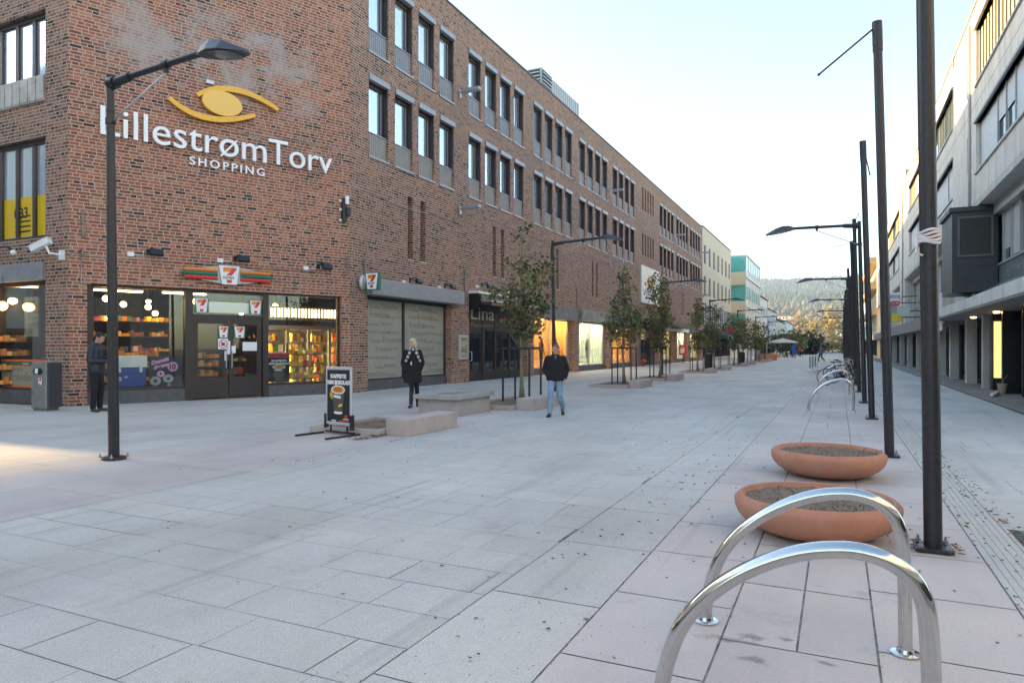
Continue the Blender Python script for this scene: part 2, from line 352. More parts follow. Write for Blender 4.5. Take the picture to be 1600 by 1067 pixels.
def slab(M,x0,x1,y0,y1,z,g,a=.05):
    M.quad((x0+g,y0+g,z),(x1-g,y0+g,z),(x1-g,y1-g,z),(x0+g,y1-g,z),0,tone(a))
def field(name,x0,x1,y0,y1,row,wlo,whi,m,z=.004,gap=.003,a=.05):
    M=MB(); y=y0
    while y<y1-.01:
        ye=min(y+row,y1); x=x0-rnd.uniform(0,wlo)
        while x<x1:
            w=rnd.uniform(wlo,whi); gg=gap*rnd.choice((.2,.5,.8,1.1,1.5)) 
            a0=max(x,x0); b0=min(x+w,x1)
            if b0-a0>.06: slab(M,a0,b0,y,ye,z,gg,a)
            x+=w
        y=ye
    return tag(M.build(name,m,fixn=False),kind='structure')
field('street',-6.7,-2.0,.4,190,.43,.5,.88,GREYS,gap=.003,a=.03)
def cols(name,edges,y0,y1,L,m,gap=.005,split=None,a=.05):
    M=MB()
    for i in range(len(edges)-1):
        y=y0-rnd.uniform(0,L)
        while y<y1:
            ye=y+L
            a0=max(y,y0); b0=min(ye,y1)
            if b0>a0+.02:
                if split and i in split and rnd.random()<.45:
                    xm=(edges[i]+edges[i+1])/2; slab(M,edges[i],xm,a0,b0,.004,gap,a); slab(M,xm,edges[i+1],a0,b0,.004,gap,a)
                else: slab(M,edges[i],edges[i+1],a0,b0,.004,gap,a)
            y=ye
    return tag(M.build(name,m,fixn=False),kind='structure')
cols('path_strip',[-2.0,-1.28],.4,190,1.25,GREYS)
cols('path_pink',[-1.28,-.565,.18,.96],.4,190,.98,PINKS,gap=.006,split={1})
cols('path_pink_left',[-9.4,-8.05,-6.7],-3,190,1.6,PINKS,gap=.003)
field('pavement_left',-19,-9.4,-10,190,.6,.6,1.2,GREYS,gap=.003,a=.03)
# side street to the left of the corner building
field('side_street',-60,-19,-10,11.2,.8,1,1.6,GREYS,gap=.003)
# grooved guiding strip
M=MB(); y=.4
while y<120:
    for k in range(6):
        xa=.966+k*.05; M.box(xa,xa+.0455,y+.002,y+.398,.001,.0065,0,tone(.03))
    y+=.4
tag(M.build('path_tactile',GREYS),kind='structure')
field('pavement_right',1.27,3.86,.4,190,.62,.62,1.25,GREYS,gap=.004)
# kerb line with a dark drain slot, then the apron of the right-hand building
M=MB(); M.box(3.86,3.93,-5,190,-.01,.012); tag(M.build('drain_channel',mat('drain_iron',(.02,.02,.02),.6)),kind='structure')
field('apron_right',3.93,6.2,.4,190,.3,.3,.6,pave_mat('brownish_slab',(.26,.24,.215),(.17,.155,.14),.3),gap=.005,a=.1)
# dark inset of older setts beside the guiding strip
M=MB()
for i in range(11):
    for j in range(7):
        x=1.30+j*.1; y=5.9+i*.11
        if j*.1<.75: M.box(x+.004,x+.094,y+.004,y+.104,.002,.0085,0,tone(.3))
tag(M.build('path_setts',pave_mat('sett_stone',(.10,.095,.09),(.06,.058,.055))),kind='structure')
# water stains on the slabs by the racks (thin wet film)
# fallen leaves -------------------------------------------------
LEAFC=[(.22,.09,.03),(.30,.13,.05),(.16,.08,.04),(.33,.19,.09),(.10,.06,.035)]
M=MB()
def leaf(x,y,z,s):
    a=rnd.uniform(0,6.28); pts=[]
    for k in range(8):
        t=2*math.pi*k/8; r=s*(1 if k%2 else .52)*rnd.uniform(.8,1.1)
        pts.append(Vector((x+math.cos(t+a)*r,y+math.sin(t+a)*r*.75,z+rnd.uniform(0,.012))))
    c=rnd.choice(LEAFC); cc=Vector((x,y,z+.002)); b=len(M.v)
    M.add([cc]+pts,[(0,1+i,1+(i+1)%8) for i in range(8)],0,tuple(v*rnd.uniform(.7,1.3) for v in c))
for _ in range(640):
    u=rnd.random()
    if u<.45: x=rnd.choice((.96,1.27,1.27,1.15))+abs(rnd.gauss(0,.07)); y=rnd.uniform(2.5,12)
    elif u<.52: x=rnd.uniform(.4,2.2); y=rnd.uniform(3,7)
    elif u<.62: x=rnd.gauss(-1.6,.3); y=rnd.uniform(3,12)
    elif u<.75: x=rnd.uniform(-6,1); y=rnd.uniform(3,14)
    elif u<.88: x=rnd.gauss(4.7,.45); y=rnd.uniform(17,34)
    else: x=rnd.gauss(-6.8,.5); y=rnd.uniform(6,30)
    leaf(x,y,.008,rnd.uniform(.011,.024)*(1.2 if y>12 else 1))
for _ in range(60): leaf(rnd.uniform(.5,.85),rnd.uniform(6.0,6.3),.03,.02)
for _ in range(90): leaf(rnd.uniform(-7.4,-7.15),rnd.uniform(9.2,10.05),.01+rnd.uniform(0,.03),.035)
for _ in range(120): leaf(rnd.uniform(4.1,5.2),rnd.uniform(21,26),.01,.03)
tag(M.build('fallen_leaves',mat('dead_leaf',(1,1,1),.8,vcol='Col'),fixn=False),'dry brown leaves scattered over the paving','leaves',kind='stuff')
# crumbs of grit and dirt lying in the joints and on the slabs
M=MB()
for _ in range(1500):
    u=rnd.random()
    if u<.4: x=rnd.choice((-1.28,-.565,.18,.96,-2.0,1.27))+rnd.gauss(0,.008); y=rnd.uniform(2,10)
    elif u<.7: x=rnd.gauss(-1.65,.25); y=rnd.uniform(2,12)
    else: x=rnd.uniform(-5,3); y=rnd.uniform(2,12)
    r=rnd.uniform(.0015,.004); M.ell((x,y,.005+r*.4),(r,r,r*.6),n=5,col=rnd.choice([(.05,.04,.03),(.12,.09,.06),(.3,.28,.25)]))
for _ in range(700):
    a=rnd.uniform(0,6.28); rr=rnd.gauss(.45,.07); r=rnd.uniform(.002,.006)
    M.ell((-.146+rr*math.cos(a),6.54+rr*math.sin(a),.005+r*.4),(r,r,r*.6),n=5,col=rnd.choice([(.05,.04,.03),(.4,.38,.35)]))
tag(M.build('grit',mat('grit_stone',(1,1,1),.9,vcol='Col'),fixn=False),'crumbs of grit and soil lying on the slabs','grit',kind='stuff')
# ---------------------------------------------------------------- the brick shopping building
C1=(-14.95,18.81); DC=(.4014,.9159); NC=(.9159,-.4014)
C2=(C1[0]-8.1*DC[0],C1[1]-8.1*DC[1])
FS=frame((-14.95,0),(0,1),(1,0))            # street wall, u = Y
FC=frame(C1,DC,NC)                           # corner wall, u = 0 at street corner, negative leftwards
FW=frame(C2,(-1,0),(0,-1))                   # side street wall
def holes_wall(M,fr,u0,u1,z0,z1,holes,mi=0,reveal=.3,rmi=None):
    us=sorted({u0,u1,*[h[0] for h in holes],*[h[1] for h in holes]}); zs=sorted({z0,z1,*[h[2] for h in holes],*[h[3] for h in holes]})
    us=[u for u in us if u0<=u<=u1]; zs=[z for z in zs if z0<=z<=z1]
    for i in range(len(us)-1):
        # merge cells vertically
        run=None
        for j in range(len(zs)-1):
            uc=(us[i]+us[i+1])/2; zc=(zs[j]+zs[j+1])/2
            inside=any(h[0]<uc<h[1] and h[2]<zc<h[3] for h in holes)
            if not inside and run is None: run=zs[j]
            if inside and run is not None:
                M.quad(fr(us[i],run),fr(us[i+1],run),fr(us[i+1],zs[j]),fr(us[i],zs[j]),mi); run=None
        if run is not None: M.quad(fr(us[i],run),fr(us[i+1],run),fr(us[i+1],z1),fr(us[i],z1),mi)
    for h in holes:
        a,b,c,d=h[:4]; r=h[4] if len(h)>4 else reveal; q=mi if rmi is None else rmi
        M.quad(fr(a,c),fr(a,d),fr(a,d,-r),fr(a,c,-r),q); M.quad(fr(b,c),fr(b,c,-r),fr(b,d,-r),fr(b,d),q)
        M.quad(fr(a,d),fr(b,d),fr(b,d,-r),fr(a,d,-r),q); M.quad(fr(a,c),fr(a,c,-r),fr(b,c,-r),fr(b,c),q)
ZR=16.14
bb=thing('shopping_building','long four-storey red brick shopping building with rows of narrow windows, left of the street','building',(-14.95,18.81,0))
# openings of the street wall
GR=[19.85+7.265*k for k in range(5)]; GR2=[63.65+7.28*k for k in range(3)]
holes=[]; winu=[]
for gsx in GR+GR2:
    for k in range(4):
        winu.append(gsx+1.595*k)
for u in winu: holes+= [(u,u+1.17,8.3,11.15,.32),(u,u+1.17,12.0,14.88,.32)]
slots=[]
for k in range(5): slots+= [(57.3+k*.9,57.3+k*.9+.5,9.4,11.2,.35),(57.3+k*.9,57.3+k*.9+.5,13.2,15.08,.35)]
holes+=slots
nar=[]
for k in (22.28,29.5,36.85,44.2,51.4,66.4,73.6,80.9): nar+=[(k,k+.36,4.95,7.35,.4),(k+.9,k+1.26,4.95,7.35,.4)]
holes+=nar
shops=[(19.8,25.6,.0,3.75),(27.16,33.55,0,3.95),(34.42,40.8,0,3.75),(41.66,47.92,0,3.75),(48.72,54.6,0,3.75),(56.4,61.8,0,3.4),(63.5,69.4,0,3.4),(71.3,76.6,0,3.4),(78,84.6,0,3.4)]
holes+=[s+(.45,) for s in shops]
M=MB(); holes_wall(M,FS,18.81,85.8,0,ZR,holes)
M.quad(FS(85.8,0),FS(85.8,ZR),FS(85.8,ZR,-14),FS(85.8,0,-14))
M.build('wall',BRICK,bb,world=True,fixn=False)
# back of the narrow slots and shaded reveals (dark glazing)
M=MB()
for a,b,c,d,r in nar: M.fbox(FS,a,b,c,d,-.42,-.40)
for a,b,c,d,r in slots: M.fbox(FS,a,b,c,d,-.37,-.35)
M.build('slot_glazing',MIRROR,bb,world=True)
M=MB()
for a,b,c,d,r in nar: M.fbox(FS,a-.02,b+.02,c-.05,c-.003,-.3,.035)
M.build('slot_sill',LIGHTMET,bb,world=True)
M=MB()
for a,b,c,d,r in slots: M.fbox(FS,a,a+.06,c,d,-.34,-.2); M.fbox(FS,b-.06,b,c,d,-.34,-.2)
M.build('slot_frame',BROWNFR,bb,world=True)
# corner wall
shop=(-7.68,-.3,0,3.26,.28)
M=MB(); holes_wall(M,FC,-8.1,0,0,ZR,[shop]); M.build('wall',BRICKC,bb,world=True,fixn=False)
# side wall: shop front, two window bands
w3=[(.98,5.6,8.2,10.62,.3),(.98,5.6,4.5,7.22,.3),(.98,5.6,0,3.84,.3)]
w3+=[(a+6.2,b+6.2,c,d,r) for a,b,c,d,r in w3]
w3+=[(.98,5.6,11.9,14.4,.3)]
M=MB(); holes_wall(M,FW,0,30,0,ZR,w3); M.build('wall',BRICK,bb,world=True,fixn=False)
# roof, coping
M=MB(); 
rp=[FS(85.8,0),Vector((-14.95,18.81,0)),FC(-8.1,0),FW(30,0),Vector((-48,85.8,0))]
M.add([Vector((p.x,p.y,15.7)) for p in rp],[tuple(range(5))]); M.build('roof',ROOFM,bb,world=True)
M=MB(); M.fbox(FS,18.81,85.8,ZR,ZR+.07,-.35,.05); M.fbox(FC,-8.1,0,ZR,ZR+.07,-.35,.05); M.fbox(FW,0,30,ZR,ZR+.068,-.35,.05)
M.build('coping',mat('coping_metal',(.12,.115,.12),.5,.4),bb,world=True)
M=MB(); M.fbox(FS,18.9,85.8,15.7,ZR,-.3,-.02); M.build('parapet',ROOFM,bb,world=True)
# windows: one fully parted window per row, then copies
def mkwin(u,z0,z1,zg,row):
    M=MB(); o0=-.30
    M.fbox(FS,u,u+.07,zg,z1-.02,o0,o0+.09); M.fbox(FS,u+1.10,u+1.17,zg,z1-.02,o0,o0+.09); M.fbox(FS,u+.07,u+1.10,zg,zg+.07,o0,o0+.09); M.fbox(FS,u+.07,u+1.10,z1-.30,z1-.02,o0,o0+.12)
    M.fbox(FS,u+.93,u+.98,zg+.07,z1-.3,o0,o0+.07)
    M.fbox(FS,u+1.135,u+1.168,zg,z1-.02,-.2,-.03)     # timber lining of the far reveal
    w=M.build('window',BROWNFR,bb,world=True)
    M=MB(); M.fbox(FS,u+.07,u+.93,zg+.07,z1-.3,o0+.02,o0+.045); M.fbox(FS,u+.98,u+1.10,zg+.07,z1-.3,o0+.02,o0+.045); M.build('pane',UPPANE,w,world=True)
    M=MB(); M.fbox(FS,u+.003,u+1.167,z0+.03,zg,-.16,-.10)
    for k in range(9): M.fbox(FS,u+.03+k*.125,u+.03+k*.125+.09,z0+.06,zg-.03,-.10,-.088)
    M.build('spandrel_panel',PANEL if row else mat('spandrel_beige',(.30,.275,.25),.6,.1,var=.12,scale=3),w,world=True)
    M=MB(); M.fbox(FS,u-.04,u+1.21,z0-.05,z0+.03,-.2,.045); M.fbox(FS,u+.003,u+1.167,zg-.004,zg+.03,-.2,-.06); M.build('sill',BOXMET,w,world=True)
    M=MB(); M.fbox(FS,u-.02,u+1.19,z1-.16,z1+.03,-.12,.07); M.build('blind_box',BOXMET,w,world=True)
    return w
wl0=mkwin(winu[0],8.3,11.15,9.17,0); wu0=mkwin(winu[0],12.0,14.88,12.86,1)
for u in winu[1:]:
    dup(wl0,bb,delta=(0,u-winu[0],0)); dup(wu0,bb,delta=(0,u-winu[0],0))
# white blinds and things standing in a few windows
# side wall windows
def bandwin(fr,u0,u1,z0,z1,n,parent,o=-.26,panel=None):
    M=MB(); M.fbox(fr,u0,u1,z0,z0+.09,o,o+.12); M.fbox(fr,u0,u1,z1-.12,z1,o,o+.12)
    st=(u1-u0)/n
    for k in range(n+1):
        uu=u0+k*st; M.fbox(fr,max(u0,uu-.07),min(u1,uu+.07),z0+.09,z1-.12,o,o+.11)
    w=M.build('window',BROWNFR,parent,world=True)
    M=MB()
    for k in range(n): 
        a=max(u0,u0+k*st+.07); M.fbox(fr,a,u0+(k+1)*st-.07,z0+.09,z1-.12,o+.02,o+.05)
    M.build('pane',UPPANE,w,world=True)
    if panel:
        M=MB(); M.fbox(fr,u0-.02,u1+.02,panel,z0-.003,-.04,.05); 
        for k in range(int((u1-u0)/.35)): M.fbox(fr,u0+k*.35,u0+k*.35+.32,panel+.04,z0-.05,.05,.062)
        M.build('spandrel_panel',mat('zinc_panel',(.33,.32,.31),.5,.5,var=.4,scale=2),w,world=True)
    return w
bandwin(FW,.98,5.6,8.85,10.62,6,bb,panel=8.15); bandwin(FW,7.18,11.8,8.85,10.62,6,bb,panel=8.15)
wy=bandwin(FW,.98,5.6,4.5,7.22,6,bb); bandwin(FW,7.18,11.8,4.5,7.22,6,bb); bandwin(FW,.98,5.6,12.5,14.4,6,bb,panel=11.9)
# lower band: yellow film behind the bottom of the panes
M=MB(); M.fbox(FW,1.06,5.5,4.62,5.72,-.225,-.205); yf=M.build('window_film',mat('yellow_film',(.75,.45,.01),.35),bb,world=True)
M=MB(); 
for k in range(4): M.fbox(FW,2.0,2.7,4.75+k*.14,4.80+k*.14,-.205,-.203)
text_mesh('0B3',.42,lambda u,z,o=0:FW(-u,z,o),-2.75,5.15,-.204,None,None,None,ext=.001,bold=.01,mb=M)
M.build('window_print',BLACKP,yf,world=True)
# grey sign band over the side shopfront, shopfront
M=MB(); M.fbox(FW,.985,5.55,3.36,3.84,-.2,.10); M.build('sign_band',GREYMET,bb,world=True,bevel=.01)
M=MB(); M.fbox(FW,.98,5.6,3.25,3.36,-.25,-.1); M.fbox(FW,.98,5.6,.38,.44,-.25,-.1); M.fbox(FW,.98,1.05,.44,3.25,-.25,-.1); M.fbox(FW,3.3,3.38,.44,3.25,-.25,-.1); M.fbox(FW,5.5,5.6,.44,3.25,-.25,-.1)
sf=M.build('shop_window',BROWNFR,bb,world=True)
M=MB(); M.fbox(FW,1.05,5.5,.44,3.25,-.20,-.185); M.build('pane',GLASS,sf,world=True)
M=MB(); M.fbox(FW,.98,5.6,0,.38,-.22,-.08); M.build('plinth',PLINTH,bb,world=True)
# frosted film with stripes on the lower part of that window
M=MB(); M.fbox(FW,1.07,5.5,.5,1.02,-.18,-.176,0); M.fbox(FW,1.07,5.5,1.02,1.05,-.18,-.175,3); M.fbox(FW,1.07,5.5,1.06,1.15,-.18,-.175,2); M.fbox(FW,1.07,5.5,1.16,1.22,-.18,-.175,3); M.fbox(FW,1.07,5.5,.44,.5,-.18,-.175,3)
fb=M.build('window_film',[mat('beige_film',(.30,.28,.20),.6),WHITE,mat('sign_green',(.02,.14,.08),.4),mat('sign_orange_red',(.75,.16,.05),.4)],bb,world=True)
FWm=lambda u,z,o=0:FW(-u,z,o)
M=MB(); text_mesh('Freedom',.36,FWm,-2.9,.62,-.175,None,None,None,ext=.001,mb=M,font_scale_x=.95); text_mesh('Freedom',.17,FWm,-1.9,.88,-.175,None,None,None,ext=.001,mb=M)
text_mesh('Freedom',.17,FWm,-2.9,.9,-.175,None,None,None,ext=.001,mb=M)
M.build('window_print',mat('film_ink',(.16,.15,.11),.7),fb,world=True)
M=MB(); text_mesh('freedom',.085,FWm,-2.3,1.08,-.174,None,None,None,ext=.001,mb=M); M.build('window_print',WHITE,fb,world=True)
# ---- corner shop front in the angled wall
O=-.22
M=MB()
def fb_(u0,u1,z0,z1,o0=O-.05,o1=O+.06): M.fbox(FC,u0,u1,z0,z1,o0,o1)
fb_(-7.68,-.3,3.2,3.26); fb_(-7.68,-7.5,0.36,3.2); fb_(-.38,-.3,.36,3.2); fb_(-5.2,-4.98,0,3.2,O-.06,O+.10); fb_(-2.92,-2.74,0,3.2,O-.06,O+.10)
fb_(-7.5,-5.2,.36,.44); fb_(-2.74,-.38,.36,.44)
sfr=M.build('shop_window',BROWNFR,bb,world=True)
M=MB(); M.fbox(FC,-7.5,-5.2,.44,3.2,O-.01,O); M.build('pane',GLASS,sfr,world=True)
M=MB(); M.fbox(FC,-2.74,-.38,.44,3.2,O-.01,O); M.build('pane',GLASS,sfr,world=True)
M=MB(); M.fbox(FC,-7.68,-5.2,0,.36,O-.1,O+.09); M.fbox(FC,-2.74,-.3,0,.36,O-.1,O+.09); M.build('plinth',PLINTH,bb,world=True)
M=MB(); M.fbox(FC,-4.98,-2.92,2.42,2.54,O-.05,O+.05); M.fbox(FC,-4.98,-2.92,3.17,3.2,O-.05,O+.05)
tr=M.build('transom',BROWNFR,bb,world=True)
M=MB(); M.fbox(FC,-4.98,-2.92,2.54,3.17,O-.01,O); M.build('pane',GLASS,tr,world=True)
for (a,b,hs) in ((-4.96,-3.97,1),(-3.93,-2.94,-1)):
    M=MB(); M.fbox(FC,a,a+.13,.06,2.42,O-.04,O+.03); M.fbox(FC,b-.13,b,.06,2.42,O-.04,O+.03); M.fbox(FC,a+.13,b-.13,2.26,2.42,O-.04,O+.03); M.fbox(FC,a+.13,b-.13,.06,.62,O-.04,O+.03); M.fbox(FC,a+.13,b-.13,.58,.66,O-.035,O+.04)
    d=M.build('door',BROWNFR,bb,world=True)
    M=MB(); M.fbox(FC,a+.13,b-.13,.66,2.26,O-.005,O+.005); M.build('pane',GLASS,d,world=True)
    hx=b-.065 if hs>0 else a+.065
    M=MB(); M.tube([FC(hx,.95,O+.03),FC(hx,.95,O+.09),FC(hx,1.45,O+.09),FC(hx,1.45,O+.03)],.014,8); M.build('handle',LIGHTMET,d,world=True)
# white strip behind the transom carrying two small logos
SW=mat('sign_white',(.8,.8,.8),.4); RED=mat('sign_red',(.72,.03,.02),.35); ORA=mat('sign_orange',(.85,.22,.03),.35); GRN=mat('sign_green2',(.0,.16,.09),.35)
def logo7(M,fr,uc,zc,w,h,o,border=True,text=True,base=None):
    """trapezoid badge with a two-tone 7: mats white, orange, red, green"""
    def q(poly,o0,o1,mi): M.prism(poly,o0,o1,lambda u,v,hh:fr(uc+u*w,zc+v*h,hh),mi)
    if border: q([(-.5,-.5),(.5,-.5),(.5,.5),(-.5,.5)],o,o+.004,3)
    if border: q([(-.34,-.46),(.34,-.46),(.44,.46),(-.44,.46)],o+.004,o+.008,0)
    else: q([(-.36,-.5),(.36,-.5),(.5,.5),(-.5,.5)],o,o+.008,0)
    q([(-.30,.40),(.08,.40),(.08,.17),(-.30,.17)],o+.008,o+.014,1)
    q([(.08,.40),(.34,.40),(.34,.30),(.11,-.02),(-.15,-.02),(.08,.24)],o+.008,o+.014,2)
    q([(-.14,-.25),(.13,-.25),(.10,-.42),(-.11,-.42)],o+.008,o+.014,2)
    if text:
        text_mesh('ELEVEN',h*.2,fr,uc-w*.315,zc-h*.20,o+.009,None,None,None,ext=.002,mb=M,mi=3,bold=h*.004,font_scale_x=w/h*.80)
LM=[SW,ORA,RED,GRN]
M=MB(); M.fbox(FC,-4.55,-3.25,2.60,2.92,O-.08,O-.06); t=M.build('notice_strip',SW,tr,world=True)
for uc in (-4.72,-3.12):
    M=MB(); logo7(M,FC,uc,2.80,.40,.44,O+.012,True,False); M.build('sticker',LM,tr,world=True)
for uc,zc,w,h in ((-4.1+.0,2.02,.30,.36),(-3.62,2.02,.34,.36)):
    M=MB(); logo7(M,FC,uc,zc,w,h,O+.035,True,False)
    M.build('sticker',LM,tr,world=True)
M=MB(); M.fbox(FC,-4.26,-3.96,1.50,1.82,O+.035,O+.038,0)
th=[FC(-4.11+.11*math.cos(a),1.66+.12*math.sin(a),O+.041) for a in [k*math.pi/10 for k in range(21)]]
M.tube(th,.012,6,1,cap=False); M.tube([FC(-4.19,1.74,O+.041),FC(-4.03,1.58,O+.041)],.012,6,1); M.fbox(FC,-4.16,-4.06,1.61,1.70,O+.038,O+.040,2); M.build('sticker',[SW,RED,BLACKP],tr,world=True)
M=MB(); M.fbox(FC,-3.52,-3.08,1.45,1.72,O+.012,O+.015); M.fbox(FC,-4.0,-3.90,1.35,1.75,O+.035,O+.038);M.fbox(FC,-3.86,-3.74,1.38,1.6,O+.035,O+.038);M.fbox(FC,-4.07,-4.0,1.15,1.45,O+.035,O+.038); M.build('notice',SW,tr,world=True)
# ---------------------------------------------------------------- inside of the corner shop
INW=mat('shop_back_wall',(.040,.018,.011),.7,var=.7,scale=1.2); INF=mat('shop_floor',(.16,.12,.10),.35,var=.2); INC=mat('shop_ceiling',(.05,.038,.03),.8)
RP=[FC(-.28,0,-.3),FC(-7.7,0,-.3),FW(.4,0,-.3),FW(9,0,-.3),FW(9,0,-7.5),FS(25.0,0,-4.9),FS(25.0,0,-.6),FS(19.7,0,-.6)]
def room(poly,z,name_,m):
    M=MB(); M.add([Vector((p.x,p.y,z)) for p in poly],[tuple(range(len(poly)))]); return M.build(name_,m,bb,world=True)
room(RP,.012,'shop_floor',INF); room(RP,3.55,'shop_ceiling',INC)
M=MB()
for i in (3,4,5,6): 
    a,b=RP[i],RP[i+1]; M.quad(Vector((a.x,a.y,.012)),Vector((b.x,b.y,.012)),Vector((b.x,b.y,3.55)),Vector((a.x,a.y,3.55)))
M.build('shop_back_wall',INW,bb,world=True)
LAMPG=mat('warm_lamp',(1,.8,.5),.5,emit=(1,.56,.22),estr=12*LAMPK); LAMPW=mat('cool_tube',(1,1,.9),.5,emit=(1,.74,.38),estr=5*LAMPK); LAMPT=mat('fridge_tube',(1,1,.9),.5,emit=(1,.72,.34),estr=22*LAMPK)
rnd=random.Random(5)
def lamp(u,o,z,r=.10,fr=None,room='corner shop',lab='round glowing pendant lamp hanging in the corner shop'):
    fr=fr or FC
    p=fr(u,z,o); t=thing('pendant_lamp',lab,'lamp',(p.x,p.y,z),0,'lamps hanging in the '+room)
    M=MB(); M.ell((0,0,0),(r,r,r),n=12); M.build('bulb',LAMPG,t,smooth=True)
    M=MB(); M.tube([(0,0,r*.9),(0,0,3.54-z)],.008,6); M.tube([(0,0,r*.7),(0,0,r*1.5)],[.05,.02],8); M.build('cord',BLACKP,t)
for u,o,z,r in [(-7.0,-1.3,2.95,.09),(-6.7,-2.0,2.62,.12),(-6.2,-3.0,2.9,.09),(-5.75,-1.9,2.95,.07),(-6.35,-4.2,2.5,.08),(-5.45,-3.2,2.85,.09),(-5.0,-4.2,2.7,.09),(-7.6,-3.6,2.8,.1),(-4.2,-2.5,3.05,.10),(-3.3,-3.4,2.9,.09),(-1.6,-2.4,3.0,.09),(-9.3,-2.4,2.7,.12),(-9.0,-3.4,2.9,.10),(-8.4,-4.3,2.6,.08),(-2.2,-4.0,2.8,.08)]: lamp(u,o,z,r)
# long ceiling light fittings (lit)
for u0,u1,o in ((-7,-5.2,-5.1),(-4.8,-3,-1.6),(-2.2,-.2,-1.5),(-4.6,-3.2,-4.8),(-9.8,-8.2,-5.2)):
    p=FC(u0,3.5,o); t=thing('ceiling_light','flat warm ceiling light inside the corner shop','light',(p.x,p.y,3.5),0,'ceiling lights inside the corner shop')
    M=MB(); M.fbox(FC,u0,u1,3.44,3.48,o-.12,o+.12); M.build('diffuser',LAMPW,t,world=True)
    M=MB(); M.fbox(FC,u0-.03,u1+.03,3.48,3.545,o-.15,o+.15); M.build('housing',LIGHTMET,t,world=True)
# refrigerator wall behind the right window
PAL=[(.55,.12,.03),(.7,.35,.05),(.8,.6,.25),(.5,.05,.04),(.12,.25,.08),(.75,.7,.6),(.65,.25,.08),(.2,.12,.07),(.85,.5,.1),(.1,.12,.3)]
PROD=mat('packaging',(1,1,1),.4,vcol='Col')
def goods(M,fr,u0,u1,z,o0,o1,hmin=.10,hmax=.24,w=.09,pal=PAL):
    u=u0
    while u<u1-w:
        ww=w*rnd.uniform(.7,1.3); c=rnd.choice(pal); hh=rnd.uniform(hmin,hmax)
        if rnd.random()<.93: M.fbox(fr,u,u+ww*.9,z,z+hh,o0,o1,0,tuple(x*rnd.uniform(.7,1.2) for x in c))
        u+=ww
def fridge(u0,o,n,label):
    p=FC(u0,0,o); t=thing('drinks_fridge',label,'fridge',(p.x,p.y,0),0,'refrigerators in the corner shop')
    for k in range(n):
        a=u0+k*.82
        M=MB(); M.fbox(FC,a,a+.82,.014,2.35,o-.7,o-.66); M.fbox(FC,a,a+.05,.014,2.35,o-.66,o); M.fbox(FC,a+.77,a+.82,.014,2.35,o-.66,o); M.fbox(FC,a+.05,a+.77,2.2,2.35,o-.66,o); M.fbox(FC,a+.05,a+.77,.014,.25,o-.66,o)
        for z in (.62,1.0,1.38,1.76): M.fbox(FC,a+.05,a+.77,z,z+.02,o-.64,o-.12)
        M.build('cabinet',LIGHTMET,t,world=True)
        M=MB()
        for z in (.27,.64,1.02,1.40,1.78): goods(M,FC,a+.09,a+.73,z+.002,o-.5,o-.15,.14,.3)
        tag(M.build('contents',PROD,t,world=True),kind='stuff')
        M=MB(); M.fbox(FC,a+.052,a+.08,.3,2.15,o-.12,o-.09); M.build('tube_light',LAMPT,t,world=True)
fridge(-1.75,-2.9,4,'tall lit drinks fridges seen through the right-hand shop window')
M=MB()
for k in range(20): M.fbox(FC,-1.85+k*.125,-1.85+k*.125+.05,2.62,2.92,-2.2,-2.19)
M.build('lit_fascia',LAMPW,bb,world=True)
M=MB(); M.fbox(FC,-1.9,.75,2.5,3.0,-2.26,-2.2); M.build('fascia_board',INC,bb,world=True)
# bakery shelves behind the door, counters, goods
def shelf(u0,u1,o,zs,label,group=None,pal=None):
    p=FC(u0,0,o); t=thing('display_shelf',label,'shelf',(p.x,p.y,0),0,group)
    M=MB()
    for z in zs: M.fbox(FC,u0,u1,z,z+.025,o-.4,o)
    for u in (u0,u1-.03): M.fbox(FC,u,u+.03,.013,zs[-1]+.4,o-.4,o-.36)
    M.build('rack',DARKMET,t,world=True)
    M=MB()
    for z in zs: goods(M,FC,u0+.04,u1-.04,z+.027,o-.36,o-.04,.07,.2,.13,pal or PAL)
    tag(M.build('contents',PROD,t,world=True),kind='stuff')
BAK=[(.75,.33,.07),(.85,.45,.12),(.6,.2,.04),(.8,.25,.05),(.4,.12,.03)]
shelf(-4.9,-3.95,-.75,[.35,.65,.95,1.2],'low rack of orange bakery goods just inside the glass door',pal=BAK)
shelf(-7.4,-5.3,-2.2,[.5,.9,1.25],'long bakery counter of pastries behind the left window',pal=BAK)
shelf(-6.9,-4.4,-4.4,[.4,.9,1.4,1.9,2.4],'tall dark shelf of goods at the back of the corner shop')
shelf(-3.7,-3.05,-.9,[.3,.7,1.1,1.5],'small dark magazine stand behind the right door leaf')
shelf(-1.65,-.75,-.95,[.5,.9,1.3],'black basket stand heaped with snacks in the right window',pal=[(.6,.06,.05),(.8,.5,.08),(.5,.5,.1),(.7,.15,.2)])
shelf(-9.6,-8.4,-2.6,[.5,.9,1.3,1.7],'shelf of orange goods behind the side street window',pal=BAK)
